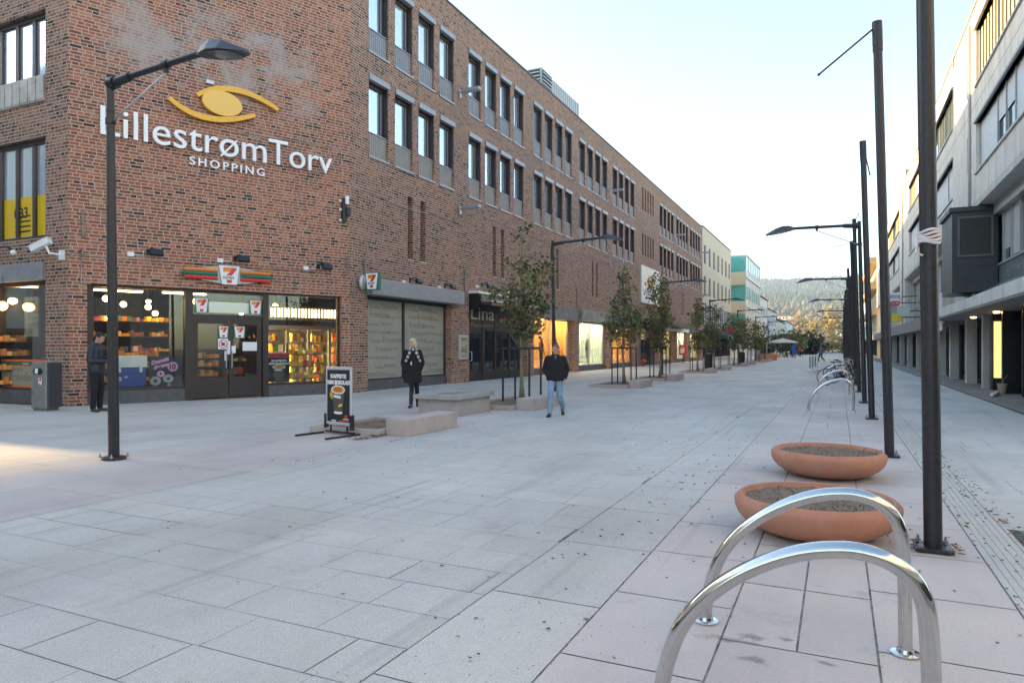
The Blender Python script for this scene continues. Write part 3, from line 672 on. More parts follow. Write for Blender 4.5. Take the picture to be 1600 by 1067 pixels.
# ice-cream chest in blue and white, posters in the windows
p=FC(-6.9,.0,-.6); t=thing('freezer_chest','blue and white freezer chest standing in the left shop window','freezer',(p.x,p.y,0))
M=MB(); M.fbox(FC,-6.98,-6.18,.45,.98,-.95,-.32); M.build('body',mat('cooler_blue',(.01,.06,.32),.35),t,world=True,bevel=.02)
M=MB(); M.fbox(FC,-7.0,-6.16,1.0,1.32,-.97,-.30); M.fbox(FC,-6.9,-6.82,.86,1.06,-.31,-.295); M.fbox(FC,-6.36,-6.28,.86,1.06,-.31,-.295); M.build('lid',SW,t,world=True,bevel=.02)
M=MB(); M.fbox(FC,-6.95,-6.80,.62,.74,-.32,-.314); M.fbox(FC,-6.74,-6.64,.70,.76,-.32,-.314); M.build('sticker',LIGHTMET,t,world=True)
def onp(fr,u,z,o): p=fr(u,z,o); return (p.x,p.y,p.z)
PINK=mat('poster_pink',(.85,.35,.62),.5); POB=mat('poster_black',(.012,.012,.014),.5)
COFF=mat('coffee',(.75,.28,.04),.4); LG=mat('poster_grey',(.4,.39,.38),.5); YEL=mat('poster_yellow',(.8,.6,.02),.5)
CUPB=mat('cup_black',(.10,.075,.06),.35)
def disc(M,fr,uc,zc,ru,rz,o0,o1,mi,n=28): M.prism([(ru*math.cos(2*math.pi*k/n),rz*math.sin(2*math.pi*k/n)) for k in range(n)],o0,o1,lambda u,v,h:fr(uc+u,zc+v,h),mi)
t=thing('poster','black poster with pink doughnuts and the price 10 in the left window','poster',onp(FC,-6.1,.45,O-.03))
M=MB(); M.fbox(FC,-6.12,-5.28,.46,1.28,O-.04,O-.034,0); M.build('sheet',POB,t,world=True)
M=MB()
o=O-.034
for (u,z,r) in ((-5.82,.80,.12),(-5.62,.66,.16),(-5.96,.60,.17),(-5.60,.48,.05)):
    disc(M,FC,u,z,r*.85,r*.75,o,o+.002,1 if r<.14 else 2); disc(M,FC,u,z,r*.3,r*.26,o+.002,o+.004,3)
disc(M,FC,-5.50,1.0,.14,.14,o,o+.002,1)
text_mesh('10',.2,FC,-5.62,.93,o+.002,None,None,None,ext=.001,bold=.008,mb=M,mi=3)
for uu,zz,s,tx in ((-6.06,1.06,.15,'Donuts'),(-6.0,.93,.14,'dagens')):
    fr2=lambda u,z,o_=0,zz=zz,uu=uu:FC(u,z+(u-uu)*.28,o_)
    text_mesh(tx,s,fr2,uu,zz,o,None,None,None,ext=.001,bold=.012,mb=M,mi=1)
M.build('print',[SW,PINK,LG,POB],t,world=True)
def coffee_poster(fr,u0,u1,z0,z1,o,parent,full=True,world=True):
    w=u1-u0; h=z1-z0; uc=(u0+u1)/2
    M=MB(); M.fbox(fr,u0,u1,z0,z1,o,o+.004); M.build('sheet',POB,parent,world=world)
    M=MB(); o+=.004
    if full:
        disc(M,fr,uc-.17*w,z0+.52*h,.22*w,.10*h,o,o+.001,2); disc(M,fr,uc-.19*w,z0+.52*h,.12*w,.06*h,o+.001,o+.002,6)
    P=lambda pts,a,b,mi:M.prism(pts,a,b,lambda u,v,hh:fr(uc+u*w,z0+v*h,hh),mi)
    b0=.16 if full else -.02
    P([(-.18,b0),(.18,b0),(.28,.62),(-.28,.62)],o+.002,o+.004,1)          # cup
    if full:
        M.prism([(.2*w*math.cos(math.pi*k/8)*.95,-.02*h*math.sin(math.pi*k/8)) for k in range(9)]+[(-.19*w,.03*h),(.19*w,.03*h)],o+.004,o+.005,lambda u,v,hh:fr(uc+u,z0+v+b0*h+.01*h,hh),4)
    disc(M,fr,uc,z0+.62*h,.31*w,.085*h,o+.004,o+.006,4); disc(M,fr,uc,z0+.62*h,.26*w,.065*h,o+.006,o+.007,5)
    disc(M,fr,uc,z0+.628*h,.17*w,.04*h,o+.007,o+.008,3)
    P([(-.2,.47),(.12,.45),(.12,.50),(-.2,.52)],o+.004,o+.005,4)
    if full: P([(.0,.28),(.17,.31),(.19,.36),(.02,.33)],o+.004,o+.005,6)
    text_mesh('KAFFE/TE',h*.105,fr,uc,z1-.155*h,o,None,None,None,ext=.001,bold=h*.006,mb=M,mi=4,center=True,font_scale_x=.78*w/.52/h*1.07)
    text_mesh('VARM SJOKOLADE',h*.105,fr,uc,z1-.275*h,o,None,None,None,ext=.001,bold=h*.006,mb=M,mi=4,center=True,font_scale_x=.62*w/.52/h*1.07)
    if full:
        P([(.28,.085),(.40,.085),(.42,.12),(.34,.15),(.27,.12)],o,o+.002,7); P([(.22,.055),(.46,.055),(.46,.07),(.22,.07)],o,o+.001,4); P([(-.3,.01),(-.1,.01),(-.1,.035),(-.3,.035)],o,o+.001,4); P([(.02,.012),(.46,.012),(.46,.04),(.02,.04)],o,o+.001,8)
    M.build('print',[SW,CUPB,mat('poster_glow',(.45,.38,.02),.5),mat('coffee_dark',(.5,.16,.02),.4),SW,COFF,YEL,RED,mat('poster_rust',(.45,.08,.03),.5)],parent,world=world)
t=thing('poster','black coffee poster standing low in the right-hand shop window','poster',onp(FC,-2.7,.45,O-.03))
coffee_poster(FC,-2.70,-2.0,.46,1.22,O-.05,t,False)
M=MB(); 
for k in range(9): M.ell(FC(-2.66+k*.085,1.32,O-.2),(.045,.045,.06),n=8)
M.fbox(FC,-2.72,-1.95,1.22,1.27,O-.35,O-.06)
tag(M.build('flower_row',mat('pink_wraps',(.5,.05,.12),.5),None),'row of pink wrapped sweets on the ledge above the window coffee poster','sweets')
t=thing('poster','tall food picture hanging in the side street shop window','poster',onp(FW,2.0,1.7,-.27))
M=MB()
M.fbox(FW,1.72,2.35,1.85,2.95,-.245,-.24,0,(.8,.7,.5))
for k in range(46): M.fbox(FW,1.74+rnd.uniform(0,.5),1.82+rnd.uniform(.1,.5),1.95+rnd.uniform(0,.9),2.0+rnd.uniform(.0,.95),-.24,-.2385+rnd.uniform(0,.002),0,rnd.choice([(.75,.5,.25),(.8,.7,.5),(.6,.3,.1),(.85,.8,.7),(.35,.4,.08),(.5,.1,.06)])) if False else None
for k in range(60):
    a=rnd.uniform(1.74,2.25); b=rnd.uniform(1.98,2.85); M.ell(FW(a,b,-.238),(.06,.004,.04),n=7,col=rnd.choice([(.75,.5,.25),(.8,.7,.5),(.6,.3,.1),(.85,.8,.7),(.35,.4,.08),(.5,.1,.06)]))
M.build('print',PROD,t,world=True)
# person behind the door is only a dark figure
# -------- frosted street window with repeated word
M=MB(); M.fbox(FS,19.95,25.5,.36,.42,-.4,-.28); M.fbox(FS,19.95,25.5,3.28,3.36,-.4,-.28); M.fbox(FS,19.82,19.95,.36,3.36,-.4,-.28); M.fbox(FS,22.38,22.47,.42,3.28,-.4,-.26); M.fbox(FS,25.5,25.58,.36,3.36,-.4,-.28)
w=M.build('shop_window',BROWNFR,bb,world=True)
M=MB(); M.fbox(FS,19.95,25.5,.42,3.28,-.36,-.34); M.build('pane',mat('frosted_film',(.36,.35,.29),.22,var=.08,scale=1.0,spec=.35),w,world=True)
M=MB(); rr=random.Random(11)
for row in range(9):
    z=.5+row*.31; y=19.8+rr.uniform(0,.6)
    while y<25.0:
        s=rr.choice((.16,.2,.26,.33)); ln=s*2.75
        if not(y<22.5<y+ln) and y>19.95 and y+ln<25.45: text_mesh('Freedom',s,FS,y,z+rr.uniform(-.04,.04),-.34,None,None,None,ext=.001,mb=M)
        y+=ln+rr.uniform(.05,.4)
pr=M.build('window_print',mat('film_ink2',(.16,.145,.10),.5),w,world=True)
M=MB(); M.fbox(FS,19.82,25.58,0,.36,-.4,-.22); M.build('plinth',PLINTH,bb,world=True)
M=MB(); M.fbox(FS,19.62,26.15,3.40,3.96,-.2,.34); M.build('sign_band',GREYMET,bb,world=True,bevel=.015)
M=MB(); M.fbox(FS,19.8,25.6,3.36,3.75,-.42,-.2); M.fbox(FS,27.16,33.55,3.1,3.95,-.42,-.38); M.build('fascia_board',BROWNFR,bb,world=True)
# -------- dark restaurant front
REST=mat('restaurant_timber',(.022,.015,.013),.4,var=.3)
M=MB(); o=-.30
for a,b in ((27.17,27.5),(28.9,29.15),(30.2,30.35),(31.8,31.95),(33.2,33.54)): M.fbox(FS,a,b,0,3.1,o-.06,o+.06)
M.fbox(FS,27.5,33.2,2.35,3.1,o-.05,o+.04); M.fbox(FS,29.15,33.2,0,.45,o-.05,o+.05); M.fbox(FS,27.5,28.9,0,.12,o-.05,o+.04)
w=M.build('shop_window',REST,bb,world=True)
M=MB(); M.fbox(FS,29.15,33.2,.45,2.35,o-.01,o+.01); M.build('pane',MIRROR,w,world=True)
M=MB(); M.fbox(FS,27.5,27.68,.12,2.35,o-.03,o+.03); M.fbox(FS,28.72,28.9,.12,2.35,o-.03,o+.03); M.fbox(FS,27.68,28.72,2.2,2.35,o-.03,o+.03); M.fbox(FS,27.68,28.72,.12,.5,o-.03,o+.03)
d=M.build('door',REST,bb,world=True); M=MB(); M.fbox(FS,27.68,28.72,.5,2.2,o-.01,o+.01); M.build('pane',MIRROR,d,world=True)
M=MB(); M.tube([FS(27.74,.95,o+.03),FS(27.74,.95,o+.12),FS(27.74,1.35,o+.12),FS(27.74,1.35,o+.03)],.018,8); M.build('handle',WHITE,d,world=True)
M=MB(); M.fbox(FS,27.22,27.42,1.5,2.0,o+.06,o+.08); M.build('notice',SW,d,world=True)
# -------- lit shops further on
WWALL=mat('boutique_wall',(.72,.50,.26),.7,var=.15,scale=1); WW2=mat('boutique_wall_pale',(.62,.62,.55),.7,var=.1,scale=1)
PANL=mat('ceiling_panel_warm',(1,.9,.7),.5,emit=(1,.60,.26),estr=1.7*LAMPK); PANL2=mat('ceiling_panel_cool',(1,1,.9),.5,emit=(.95,1,.85),estr=1.0*LAMPK)
SPOT=mat('spot_lamp',(1,.9,.7),.5,emit=(1,.70,.36),estr=55*LAMPK); SPOT2=mat('spot_lamp_cool',(1,1,.9),.5,emit=(.95,1,.88),estr=70*LAMPK)
FRM=mat('pale_frame',(.35,.34,.32),.5,.2)
def litshop(u0,u1,z1,wm,sm,band=None,bandm=None,mull=True,frm=FRM,n=4,depth=1.8):
    M=MB(); b=-.4
    M.quad(FS(u0,.02,-depth),FS(u1,.02,-depth),FS(u1,3.5,-depth),FS(u0,3.5,-depth)); M.quad(FS(u0,.02,b),FS(u0,.02,-depth),FS(u0,3.5,-depth),FS(u0,3.5,b)); M.quad(FS(u1,.02,b),FS(u1,.02,-depth),FS(u1,3.5,-depth),FS(u1,3.5,b))
    M.quad(FS(u0,.40,b),FS(u1,.40,b),FS(u1,.40,-depth),FS(u0,.40,-depth)); M.quad(FS(u0,3.4,b),FS(u1,3.4,b),FS(u1,3.4,-depth),FS(u0,3.4,-depth))
    M.build('display_room',wm,bb,world=True,fixn=False)
    M=MB(); M.fbox(FS,u0,u1,.36,.42,-.4,-.3); M.fbox(FS,u0,u1,z1,z1+.5,-.4,-.3); M.fbox(FS,u0,u0+.08,.42,z1,-.4,-.3); M.fbox(FS,u1-.25,u1,.42,z1,-.4,-.3)
    if mull: mu=(u0+u1)/2-.1; M.fbox(FS,mu,mu+.07,.42,z1,-.4,-.3)
    w=M.build('shop_window',frm,bb,world=True)
    M=MB(); M.fbox(FS,u0+.08,u1-.25,.42,z1,-.36,-.35); M.build('pane',GLASS,w,world=True)
    M=MB(); M.fbox(FS,u0,u1,0,.36,-.42,-.28); M.build('plinth',PLINTH,bb,world=True)
    if band: M=MB(); M.fbox(FS,u0-.05,u1+.1,band[0],band[1],-.2,.22); M.build('sign_band',bandm,bb,world=True,bevel=.012)
    M=MB()
    for k in range(n):
        uu=u0+(k+.5)*(u1-u0)/n; M.lathe([(.0,0),(.16,0),(.17,.05),(.06,.12)],n=12,c=FS(uu,3.22,-1.0+.2*(k%2)))
    M.build('spotlight',sm,bb,world=True)
    M=MB(); M.fbox(FS,u0+.3,u1-.3,3.30,3.36,-1.3,-.9); M.build('ceiling_light',PANL if sm is SPOT else PANL2,bb,world=True)
BAND=mat('weathered_band',(.20,.19,.18),.65,.2,var=.25,scale=1.5)
litshop(34.42,40.6,3.15,WWALL,SPOT,(3.2,3.96),BAND)
litshop(41.7,47.8,3.15,WW2,SPOT2,(3.28,3.98),mat('weathered_band2',(.26,.25,.23),.65,.2,var=.25,scale=1.5))
litshop(48.8,54.5,3.1,WWALL,SPOT,(3.3,3.95),BAND,n=3)
litshop(63.5,69.3,3.1,WW2,SPOT,None,None,n=3)
litshop(71.4,76.5,3.1,WW2,SPOT2,(3.3,3.8),LIGHTMET,n=3)
litshop(78.1,84.5,3.1,WW2,SPOT,(3.3,3.8),GREYMET,n=3)
M=MB(); M.fbox(FS,56.4,61.8,0,3.4,-.44,-.40); w=M.build('shop_window',REST,bb,world=True)
M=MB(); M.fbox(FS,58.0,61.6,.3,3.2,-.40,-.38); M.build('pane',MIRROR,w,world=True)
M=MB()
for u in (56.6,57.3,57.95): M.fbox(FS,u,u+.06,0,2.7,-.38,-.34)
M.build('door',LIGHTMET,bb,world=True)
M=MB(); M.fbox(FS,56.3,72.6,3.45,3.95,-.02,1.5); M.build('canopy',BLACKP,bb,world=True,bevel=.03)
M=MB(); M.fbox(FS,62,76.0,3.18,3.44,-.02,.3); M.build('sign_band',WHITE,bb,world=True)
# dark wooden ventilation on shop pier bases omitted
# ---------------------------------------------------------------- signs and fittings on the walls
def fit_text(M,txt,fr,u0,u1,z,hcap,o,mi=0,ext=.02,bold=.02,ref='L',flip=False,spacing=1.):
    def gm_(s):
        cu=bpy.data.curves.new('t','FONT'); cu.body=s; cu.size=1; cu.extrude=.5; cu.offset=bold; cu.resolution_u=4; cu.space_character=spacing
        ob=bpy.data.objects.new('t',cu); COL.objects.link(ob); dg=bpy.context.evaluated_depsgraph_get()
        me=bpy.data.meshes.new_from_object(ob.evaluated_get(dg)); bpy.data.objects.remove(ob); bpy.data.curves.remove(cu); return me
    r=gm_(ref); ch=max(v.co.y for v in r.vertices)-min(v.co.y for v in r.vertices); zb=min(v.co.y for v in r.vertices); bpy.data.meshes.remove(r)
    me=gm_(txt); xs=[v.co.x for v in me.vertices]; a,b=min(xs),max(xs); sx=(u1-u0)/(b-a); sy=hcap/ch
    vs=[fr(u0+(v.co.x-a)*sx,z+(v.co.y-zb)*sy,o+(v.co.z+.5)*ext) for v in me.vertices]
    M.add(vs,[tuple(p.vertices) for p in me.polygons],mi); bpy.data.meshes.remove(me); return M
def px2(u,v): # photo pixel -> corner wall (s,z)
    tt=(u-800)/F_PX; rx,ry=-SA+tt*CA,CA+tt*SA
    det=DC[0]*(-ry)-DC[1]*(-rx); s=(-C1[0]*(-ry)+C1[1]*(-rx))/det
    k=(C1[0]+s*DC[0])/rx; return (s,H+(543-v)*k/F_PX)
LETW=mat('letter_white',(.86,.86,.86),.35)
t=thing('letter_sign','large white raised letters reading LillestrømTorv over SHOPPING on the brick corner wall','sign',tuple(FC(-4,7.3,.05)))
M=MB(); fit_text(M,'Lillestrøm',FC,px2(155.5,210)[0],px2(414,250)[0],7.25,.76,.05,ext=.09,bold=.0); M.build('letters',LETW,t,world=True)
M=MB(); fit_text(M,'Torv',FC,px2(417.5,250)[0],px2(516,250)[0],7.27,.76,.05,ext=.09,bold=.0); M.build('letters',LETW,t,world=True)
M=MB(); fit_text(M,'SHOPPING',FC,-5.14,-2.95,6.84,.235,.04,ext=.05,bold=.012,ref='H',spacing=1.35); M.build('letters',LETW,t,world=True)
YE=mat('logo_yellow',(.90,.43,.03),.35); YE2=mat('logo_yellow_disc',(.92,.52,.10),.35)
t=thing('eye_emblem','yellow eye emblem of two curved strokes and an oval, above the white letters','sign',tuple(FC(-4.2,8.7,.05)))
def stroke(pts,w,name):
    # pts: (u,z); tapered band
    n=len(pts); L=[];R=[]
    for i,(u,z) in enumerate(pts):
        a=pts[max(0,i-1)]; b=pts[min(n-1,i+1)]; d=Vector((b[0]-a[0],b[1]-a[1])).normalized(); nn=Vector((-d.y,d.x)); ww=w*(.75+.35*math.sin(math.pi*i/(n-1)))
        L.append((u+nn.x*ww/2,z+nn.y*ww/2)); R.append((u-nn.x*ww/2,z-nn.y*ww/2))
    M=MB()
    for i in range(n-1):
        M.prism([L[i],R[i],R[i+1],L[i+1]],.06,.16,lambda u,v,h:FC(u,v,h))
    M.build(name,YE,t,world=True)
def bez(p0,p1,p2,p3,n=22):
    return [tuple(((1-s)**3)*p0[k]+3*s*(1-s)**2*p1[k]+3*s*s*(1-s)*p2[k]+s**3*p3[k] for k in (0,1)) for s in [i/n for i in range(n+1)]]
stroke(bez(px2(306,151),px2(335,133),px2(383,138),px2(432,174)),.15,'stroke')
stroke(bez(px2(262,155),px2(300,190),px2(345,196),px2(396,182)),.15,'stroke')
cu_,cz_=px2(345,164); M=MB(); disc(M,FC,cu_,cz_,.58,.37,.06,.17,0,40); M.build('oval',YE2,t,world=True,bevel=.015)
M=MB(); a,b=px2(326,134); M.fbox(FC,a-.1,a+.12,b+.02,b+.12,.05,.13); M.build('bracket',LIGHTMET,t,world=True)
# conduit line and junction cluster at the corner
CONDM=mat('conduit',(.42,.38,.36),.5,.3)
t=thing('wall_cable','thin pale cable running from the letters down to black boxes at the corner','cable',tuple(FC(-.3,6,.02)))
M=MB(); M.tube([FC(*px2(372,207),.02),FC(*px2(480,224),.02),FC(*px2(532,234),.02),FC(*px2(534,275),.02)],.014,6); M.tube([FC(*px2(539,322),.02),FC(*px2(540,345),.02)],.014,6); M.build('conduit',CONDM,t,world=True)
M=MB(); M.fbox(FC,-.33,-.17,5.75,6.55,.02,.12); M.fbox(FC,-.20,-.05,5.95,6.25,.03,.16); M.build('junction_box',BLACKP,t,world=True,bevel=.01)
M=MB()
for z in (5.8,6.15,6.45): M.ell(FC(-.38,z,.06),(.05,.05,.05),n=8)
M.fbox(FC,-.24,-.12,6.35,6.62,.12,.17); M.build('cable_gland',WHITE,t,world=True,smooth=False)
# chain-like vertical hangers
for i,(fr,u,z0,z1,lab) in enumerate([(FC,-7.78,4.45,5.15,'corroded vertical wall rail left of the shop sign lamps'),(FC,-.12,3.95,4.6,'corroded vertical wall rail right at the building corner'),(FS,19.55,3.95,4.6,'corroded vertical wall rail over the small badge sign on the street wall'),(FS,26.7,3.5,5.0,'rusty vertical rail on the pier by the restaurant'),(FS,41.2,4.0,5.3,'rusty vertical rail between the lit boutique and the pale one')]):
    M=MB(); M.fbox(fr,u-.025,u+.025,z0,z1,.0,.05); 
    for k in range(int((z1-z0)/.12)): M.fbox(fr,u-.045,u+.045,z0+k*.12,z0+k*.12+.03,.05,.065)
    tag(M.build('wall_rail',mat('corroded_zinc',(.22,.21,.20),.6,.6,var=.5,scale=12),None),lab,'wall rail')
# floodlights
def flood(fr,u,z,lab,arm=.32,side=1,white=True):
    p=fr(u,z,0); t=thing('floodlight',lab,'floodlight',tuple(p),0,'floodlights above the shop fronts')
    M=MB(); M.fbox(fr,u-.05,u+.05,z-.06,z+.10,0,.04); M.tube([fr(u,z+.04,.03),fr(u+.05*side,z+.12,arm*.7),fr(u+.12*side,z+.06,arm)],.022,8); M.build('arm',BLACKP,t,world=True)
    M=MB()
    c=fr(u+.14*side,z-.02,arm+.03); 
    ax=Vector(fr(1,0,0))-Vector(fr(0,0,0)); ou=Vector(fr(0,0,1))-Vector(fr(0,0,0))
    R=Matrix((ax,ou,Vector((0,0,1)))).transposed().to_4x4(); T=Matrix.Translation(c)@R@Matrix.Rotation(.5,4,'X')
    M.box(-.17,.17,-.06,.06,-.09,.09,0,None,T); M.build('housing',BLACKP,t,world=True,bevel=.012)
    M=MB(); M.box(-.145,.145,-.075,-.061,-.07,.07,0,None,T); M.build('lens',mat('lamp_lens',(.06,.06,.065),.1),t,world=True)
    if white: M=MB(); M.fbox(fr,u-.52,u-.36,z-.14,z-.02,0,.06); M.tube([fr(u-.36,z-.08,.02),fr(u-.12,z-.08,.02),fr(u-.12,z+.05,.02)],.012,6); M.build('junction_box',WHITE,t,world=True)
s1=px2(231,395);s2=px2(367,405);s3=px2(497,417)
flood(FC,s1[0],s1[1],'black floodlight left of the striped shop sign on the corner wall')
flood(FC,s2[0],s2[1],'black floodlight directly above the striped shop sign')
flood(FC,s3[0],s3[1],'black floodlight right of the striped shop sign, nearest the corner')
flood(FS,22.4,4.12,'black lamp over the left end of the frosted window sign band'); flood(FS,25.0,4.12,'black lamp over the right end of the frosted window sign band')
flood(FS,28.3,4.42,'black lamp over the restaurant awning, nearer one'); flood(FS,31.6,4.42,'black lamp over the restaurant awning, farther one')
flood(FS,34.9,3.55,'dark lamp at the left end of the band over the lit boutique',white=False)
# pipe along the corner wall
M=MB(); pts=[FW(.35,4.15,.02),FC(-8.05,4.15,.02),FC(-7.9,4.15,.02)]; M.tube([FC(*px2(109,398),.015),FC(*px2(282,409),.015),FC(*px2(500,425),.015)],.013,6)
M.tube([FC(*px2(108,402),.03),FC(-7.82,4.16,.03),FC(-7.82,3.25,.03),FC(-7.6,3.24,.03)],.02,6); tag(M.build('wall_pipe',mat('painted_pipe',(.5,.36,.31),.5),None,smooth=True),'thin horizontal pipe on the brick corner wall above the shop','pipe')
# CCTV camera at the left corner
p=FW(.1,4.1,0); t=thing('security_camera','white security camera on a bracket at the left brick corner','camera',tuple(p))
T=Matrix.Translation(FW(.55,4.22,.35))@Matrix.Rotation(math.radians(18),4,'Z')@Matrix.Rotation(math.radians(-24),4,'Y')
M=MB(); M.box(-.30,.25,-.085,.085,-.07,.08,0,None,T); M.box(-.36,.28,-.10,.10,.08,.10,0,None,T); M.build('housing',WHITE,t,world=True,bevel=.012)
M=MB(); M.tube([T@Vector((.1,0,-.07)),FW(.32,4.0,.3),FW(.25,3.98,.02)],.03,8); M.fbox(FW,.15,.33,3.85,4.1,0,.06); M.build('bracket',WHITE,t,world=True)
M=MB(); M.box(-.305,-.301,-.06,.06,-.05,.06,0,None,T); M.build('lens',BLACKP,t,world=True)
p=FW(1.5,4.15,0); t=thing('wall_lamp','curved dark wall lamp arm above the grey sign band at the left edge','lamp',tuple(FW(2.6,4.1,0)))
M=MB(); M.tube([FW(3.2,4.05,.02),FW(3.2,4.25,.3),FW(2.3,4.25,.5),FW(1.7,4.22,.55),FW(1.45,4.1,.55)],.035,8); M.build('arm',BLACKP,t,world=True,smooth=True)
M=MB(); M.ell(FW(1.42,4.05,.55),(.08,.08,.07),n=10); M.build('bulb',WHITE,t,world=True,smooth=True)
# big shop sign of three coloured bars
t=thing('shop_sign','striped orange, green and red shop sign with a 7 badge above the corner shop door','sign',tuple(FC(-4,3.7,.05)))
uc=-4.03; zc=3.71
M=MB(); n=24; poly=[(1.30*math.cos(a),.0) for a in ()]
top=[(-1.25+2.5*i/n, .07+.20*math.sin(math.pi*i/n)) for i in range(n+1)]; poly=top[::-1]+[(u,-v) for u,v in top]
M.prism(poly,.02,.09,lambda u,v,h:FC(uc+u,zc+v,h)); M.build('back_plate',mat('sign_silver',(.34,.34,.34),.4,.5),t,world=True,bevel=.01)
for (zz,m_,xx) in ((.115,ORA,1.27),(0,GRN,1.35),(-.115,RED,1.27)):
    for sd_ in (-1,1):
        M=MB(); a=uc+sd_*.34; b=uc+sd_*xx
        M.tube([FC(a,zc+zz,.10),FC(b-sd_*.05,zc+zz,.10),FC(b,zc+zz,.10)],[.052,.052,.02],12); M.build('bar',m_,t,world=True,smooth=True,auto=40)
M=MB(); logo7(M,FC,uc,zc,.60,.56,.12,False,True); M.build('badge',LM,t,world=True)
# badge light box at the corner, projecting from the street wall, facing down the street
lb=FS(19.35,3.83,.0); FB=frame((-14.95,19.25),(1,0),(0,-1))
t=thing('light_box','projecting square 7 badge light box on the street side of the corner','sign',tuple(lb))
M=MB(); M.fbox(FB,.30,.86,3.50,4.12,-.16,0); M.build('case',GRN,t,world=True,bevel=.03)
M=MB(); logo7(M,FB,.58,3.81,.50,.54,.003,False,True); M.build('badge',LM,t,world=True)
M=MB(); M.tube([FB(-.02,3.8,-.08),FB(.31,3.8,-.08)],.03,8); M.ell(FB(.12,3.8,-.08),(.10,.16,.26),n=16); M.build('bracket',LIGHTMET,t,world=True,smooth=True)
# second badge reading: menu box
t=thing('menu_box','silver framed menu case on the brick pier by the restaurant door','menu case',tuple(FS(26.7,1.1,0)))
M=MB(); M.fbox(FS,26.15,26.95,1.02,2.10,0,.09); M.build('frame',LIGHTMET,t,world=True,bevel=.015)
M=MB(); M.fbox(FS,26.25,26.85,1.12,2.0,.09,.094,0,(.30,.27,.22))
for k in range(9): M.fbox(FS,26.29,26.81-rnd.uniform(0,.2),1.18+k*.09,1.22+k*.09,.094,.097,0,rnd.choice([(.6,.55,.45),(.1,.1,.1),(.65,.35,.1)]))
M.build('menu',PROD,t,world=True)
# restaurant awning and lettering
t=thing('awning','dark folded restaurant awning with a pale rail above the Lina front','awning',tuple(FS(30.3,3.9,0)))
M=MB(); M.prism([(-.38,3.10),(.30,3.30),(.62,3.62),(.50,3.95),(.30,4.05),(-.2,4.0)],27.15,27.22,lambda u,v,h:FS(h,v,u)); M.prism([(.30,3.62),(.55,3.50),(.62,3.62),(.55,3.95),(.30,4.0)],27.22,33.5,lambda u,v,h:FS(h,v,u)); M.build('canvas',REST,t,world=True)
M=MB(); M.fbox(FS,27.1,33.55,3.97,4.07,-.02,.5); M.tube([FS(28.1,3.66,.70),FS(33.5,3.66,.70)],.035,8); M.build('rail',WHITE,t,world=True)
M=MB(); M.fbox(FS,28.1,33.5,3.48,3.60,.64,.68); M.build('valance',mat('awning_rust',(.30,.12,.08),.7),t,world=True)
t=thing('letter_sign','thin pale letters reading Lina Restaurant on the dark timber front','sign',tuple(FS(28.6,2.8,-.2)))
FI=frame((-14.95,27.3),(1,0),(0,-1))
M=MB(); fit_text(M,'Lina',FS,27.75,30.1,2.85,.62,-.24,ext=.03,bold=.0); M.build('letters',mat('letter_pale',(.45,.40,.36),.4,.3),t,world=True)
M=MB(); fit_text(M,'Restaurant',FS,27.75,30.0,2.52,.19,-.25,ext=.02,bold=0,ref='R'); M.build('letters',mat('letter_dim',(.20,.17,.15),.4),t,world=True)
# lit billboard further along the wall
t=thing('billboard','pale lit billboard with a gold emblem on the brick wall above the entrance','billboard',tuple(FS(59.8,5.3,.1)))
M=MB(); M.fbox(FS,56.5,63.0,5.3,8.45,.0,.16); M.build('frame',LIGHTMET,t,world=True)
M=MB(); M.fbox(FS,56.65,62.85,5.42,8.33,.16,.165); M.build('face',mat('billboard_face',(.72,.70,.62),.5,var=.1,scale=.6),t,world=True)
M=MB()
stp=bez((58.6,7.2),(59.0,7.9),(60.3,7.9),(60.9,7.15)); stq=bez((58.4,7.3),(58.9,6.6),(60.0,6.5),(60.8,6.9))
for pts in (stp,stq):
    M.tube([FS(u,z,.19) for u,z in pts],.10,6,0)
disc(M,FS,59.7,7.2,.5,.32,.166,.2,0); M.build('emblem',mat('gold_print',(.55,.25,.04),.4),t,world=True)
M=MB(); fit_text(M,'LillestrømTorv',FS,57.2,62.2,6.1,.42,.166,ext=.02,bold=.0); fit_text(M,'SHOPPING',FS,58.6,61.0,5.75,.2,.166,ext=.02,bold=0); M.build('letters',mat('blue_grey_print',(.30,.38,.52),.4),t,world=True)
# projecting luminaires on the street wall
def lum(y,z,lab):
    p=FS(y,z,0); t=thing('wall_luminaire',lab,'street light',tuple(p),0,'box luminaires projecting from the brick wall')
    M=MB(); M.box(.0,.06,-.07,.07,-.25,.10); M.box(.06,.3,-.03,.03,-.05,.01); M.build('bracket',LIGHTMET,t)
    M=MB(); M.prism([(-.14,-.06),(.14,-.06),(.10,.09),(-.10,.09)],.14,1.0,lambda u,v,h:Vector((h,u,v+.02))); M.build('housing',mat('luminaire_grey',(.33,.35,.37),.4,.4),t,bevel=.012)
    M=MB(); M.box(.2,.95,-.11,.11,-.052,-.043); M.build('diffuser',mat('lum_glass',(.5,.5,.48),.3),t)
for y,z,l in ((26.3,12.67,'grey box luminaire high on the brick wall, nearest one beside the upper windows'),(26.3,7.6,'grey box luminaire low on the brick wall, nearest one below the windows'),(48.3,12.85,'upper grey box luminaire in the middle of the brick wall'),(48.3,7.7,'lower grey box luminaire in the middle of the brick wall, behind the second lamp'),(70.3,12.9,'upper grey box luminaire on the far stretch of the brick wall'),(70.3,7.8,'lower grey box luminaire on the far stretch of the brick wall'),(85.3,12.95,'farthest upper grey box luminaire where brick meets the beige block'),(85.3,7.85,'farthest lower grey box luminaire where brick meets the beige block')): lum(y,z,l)
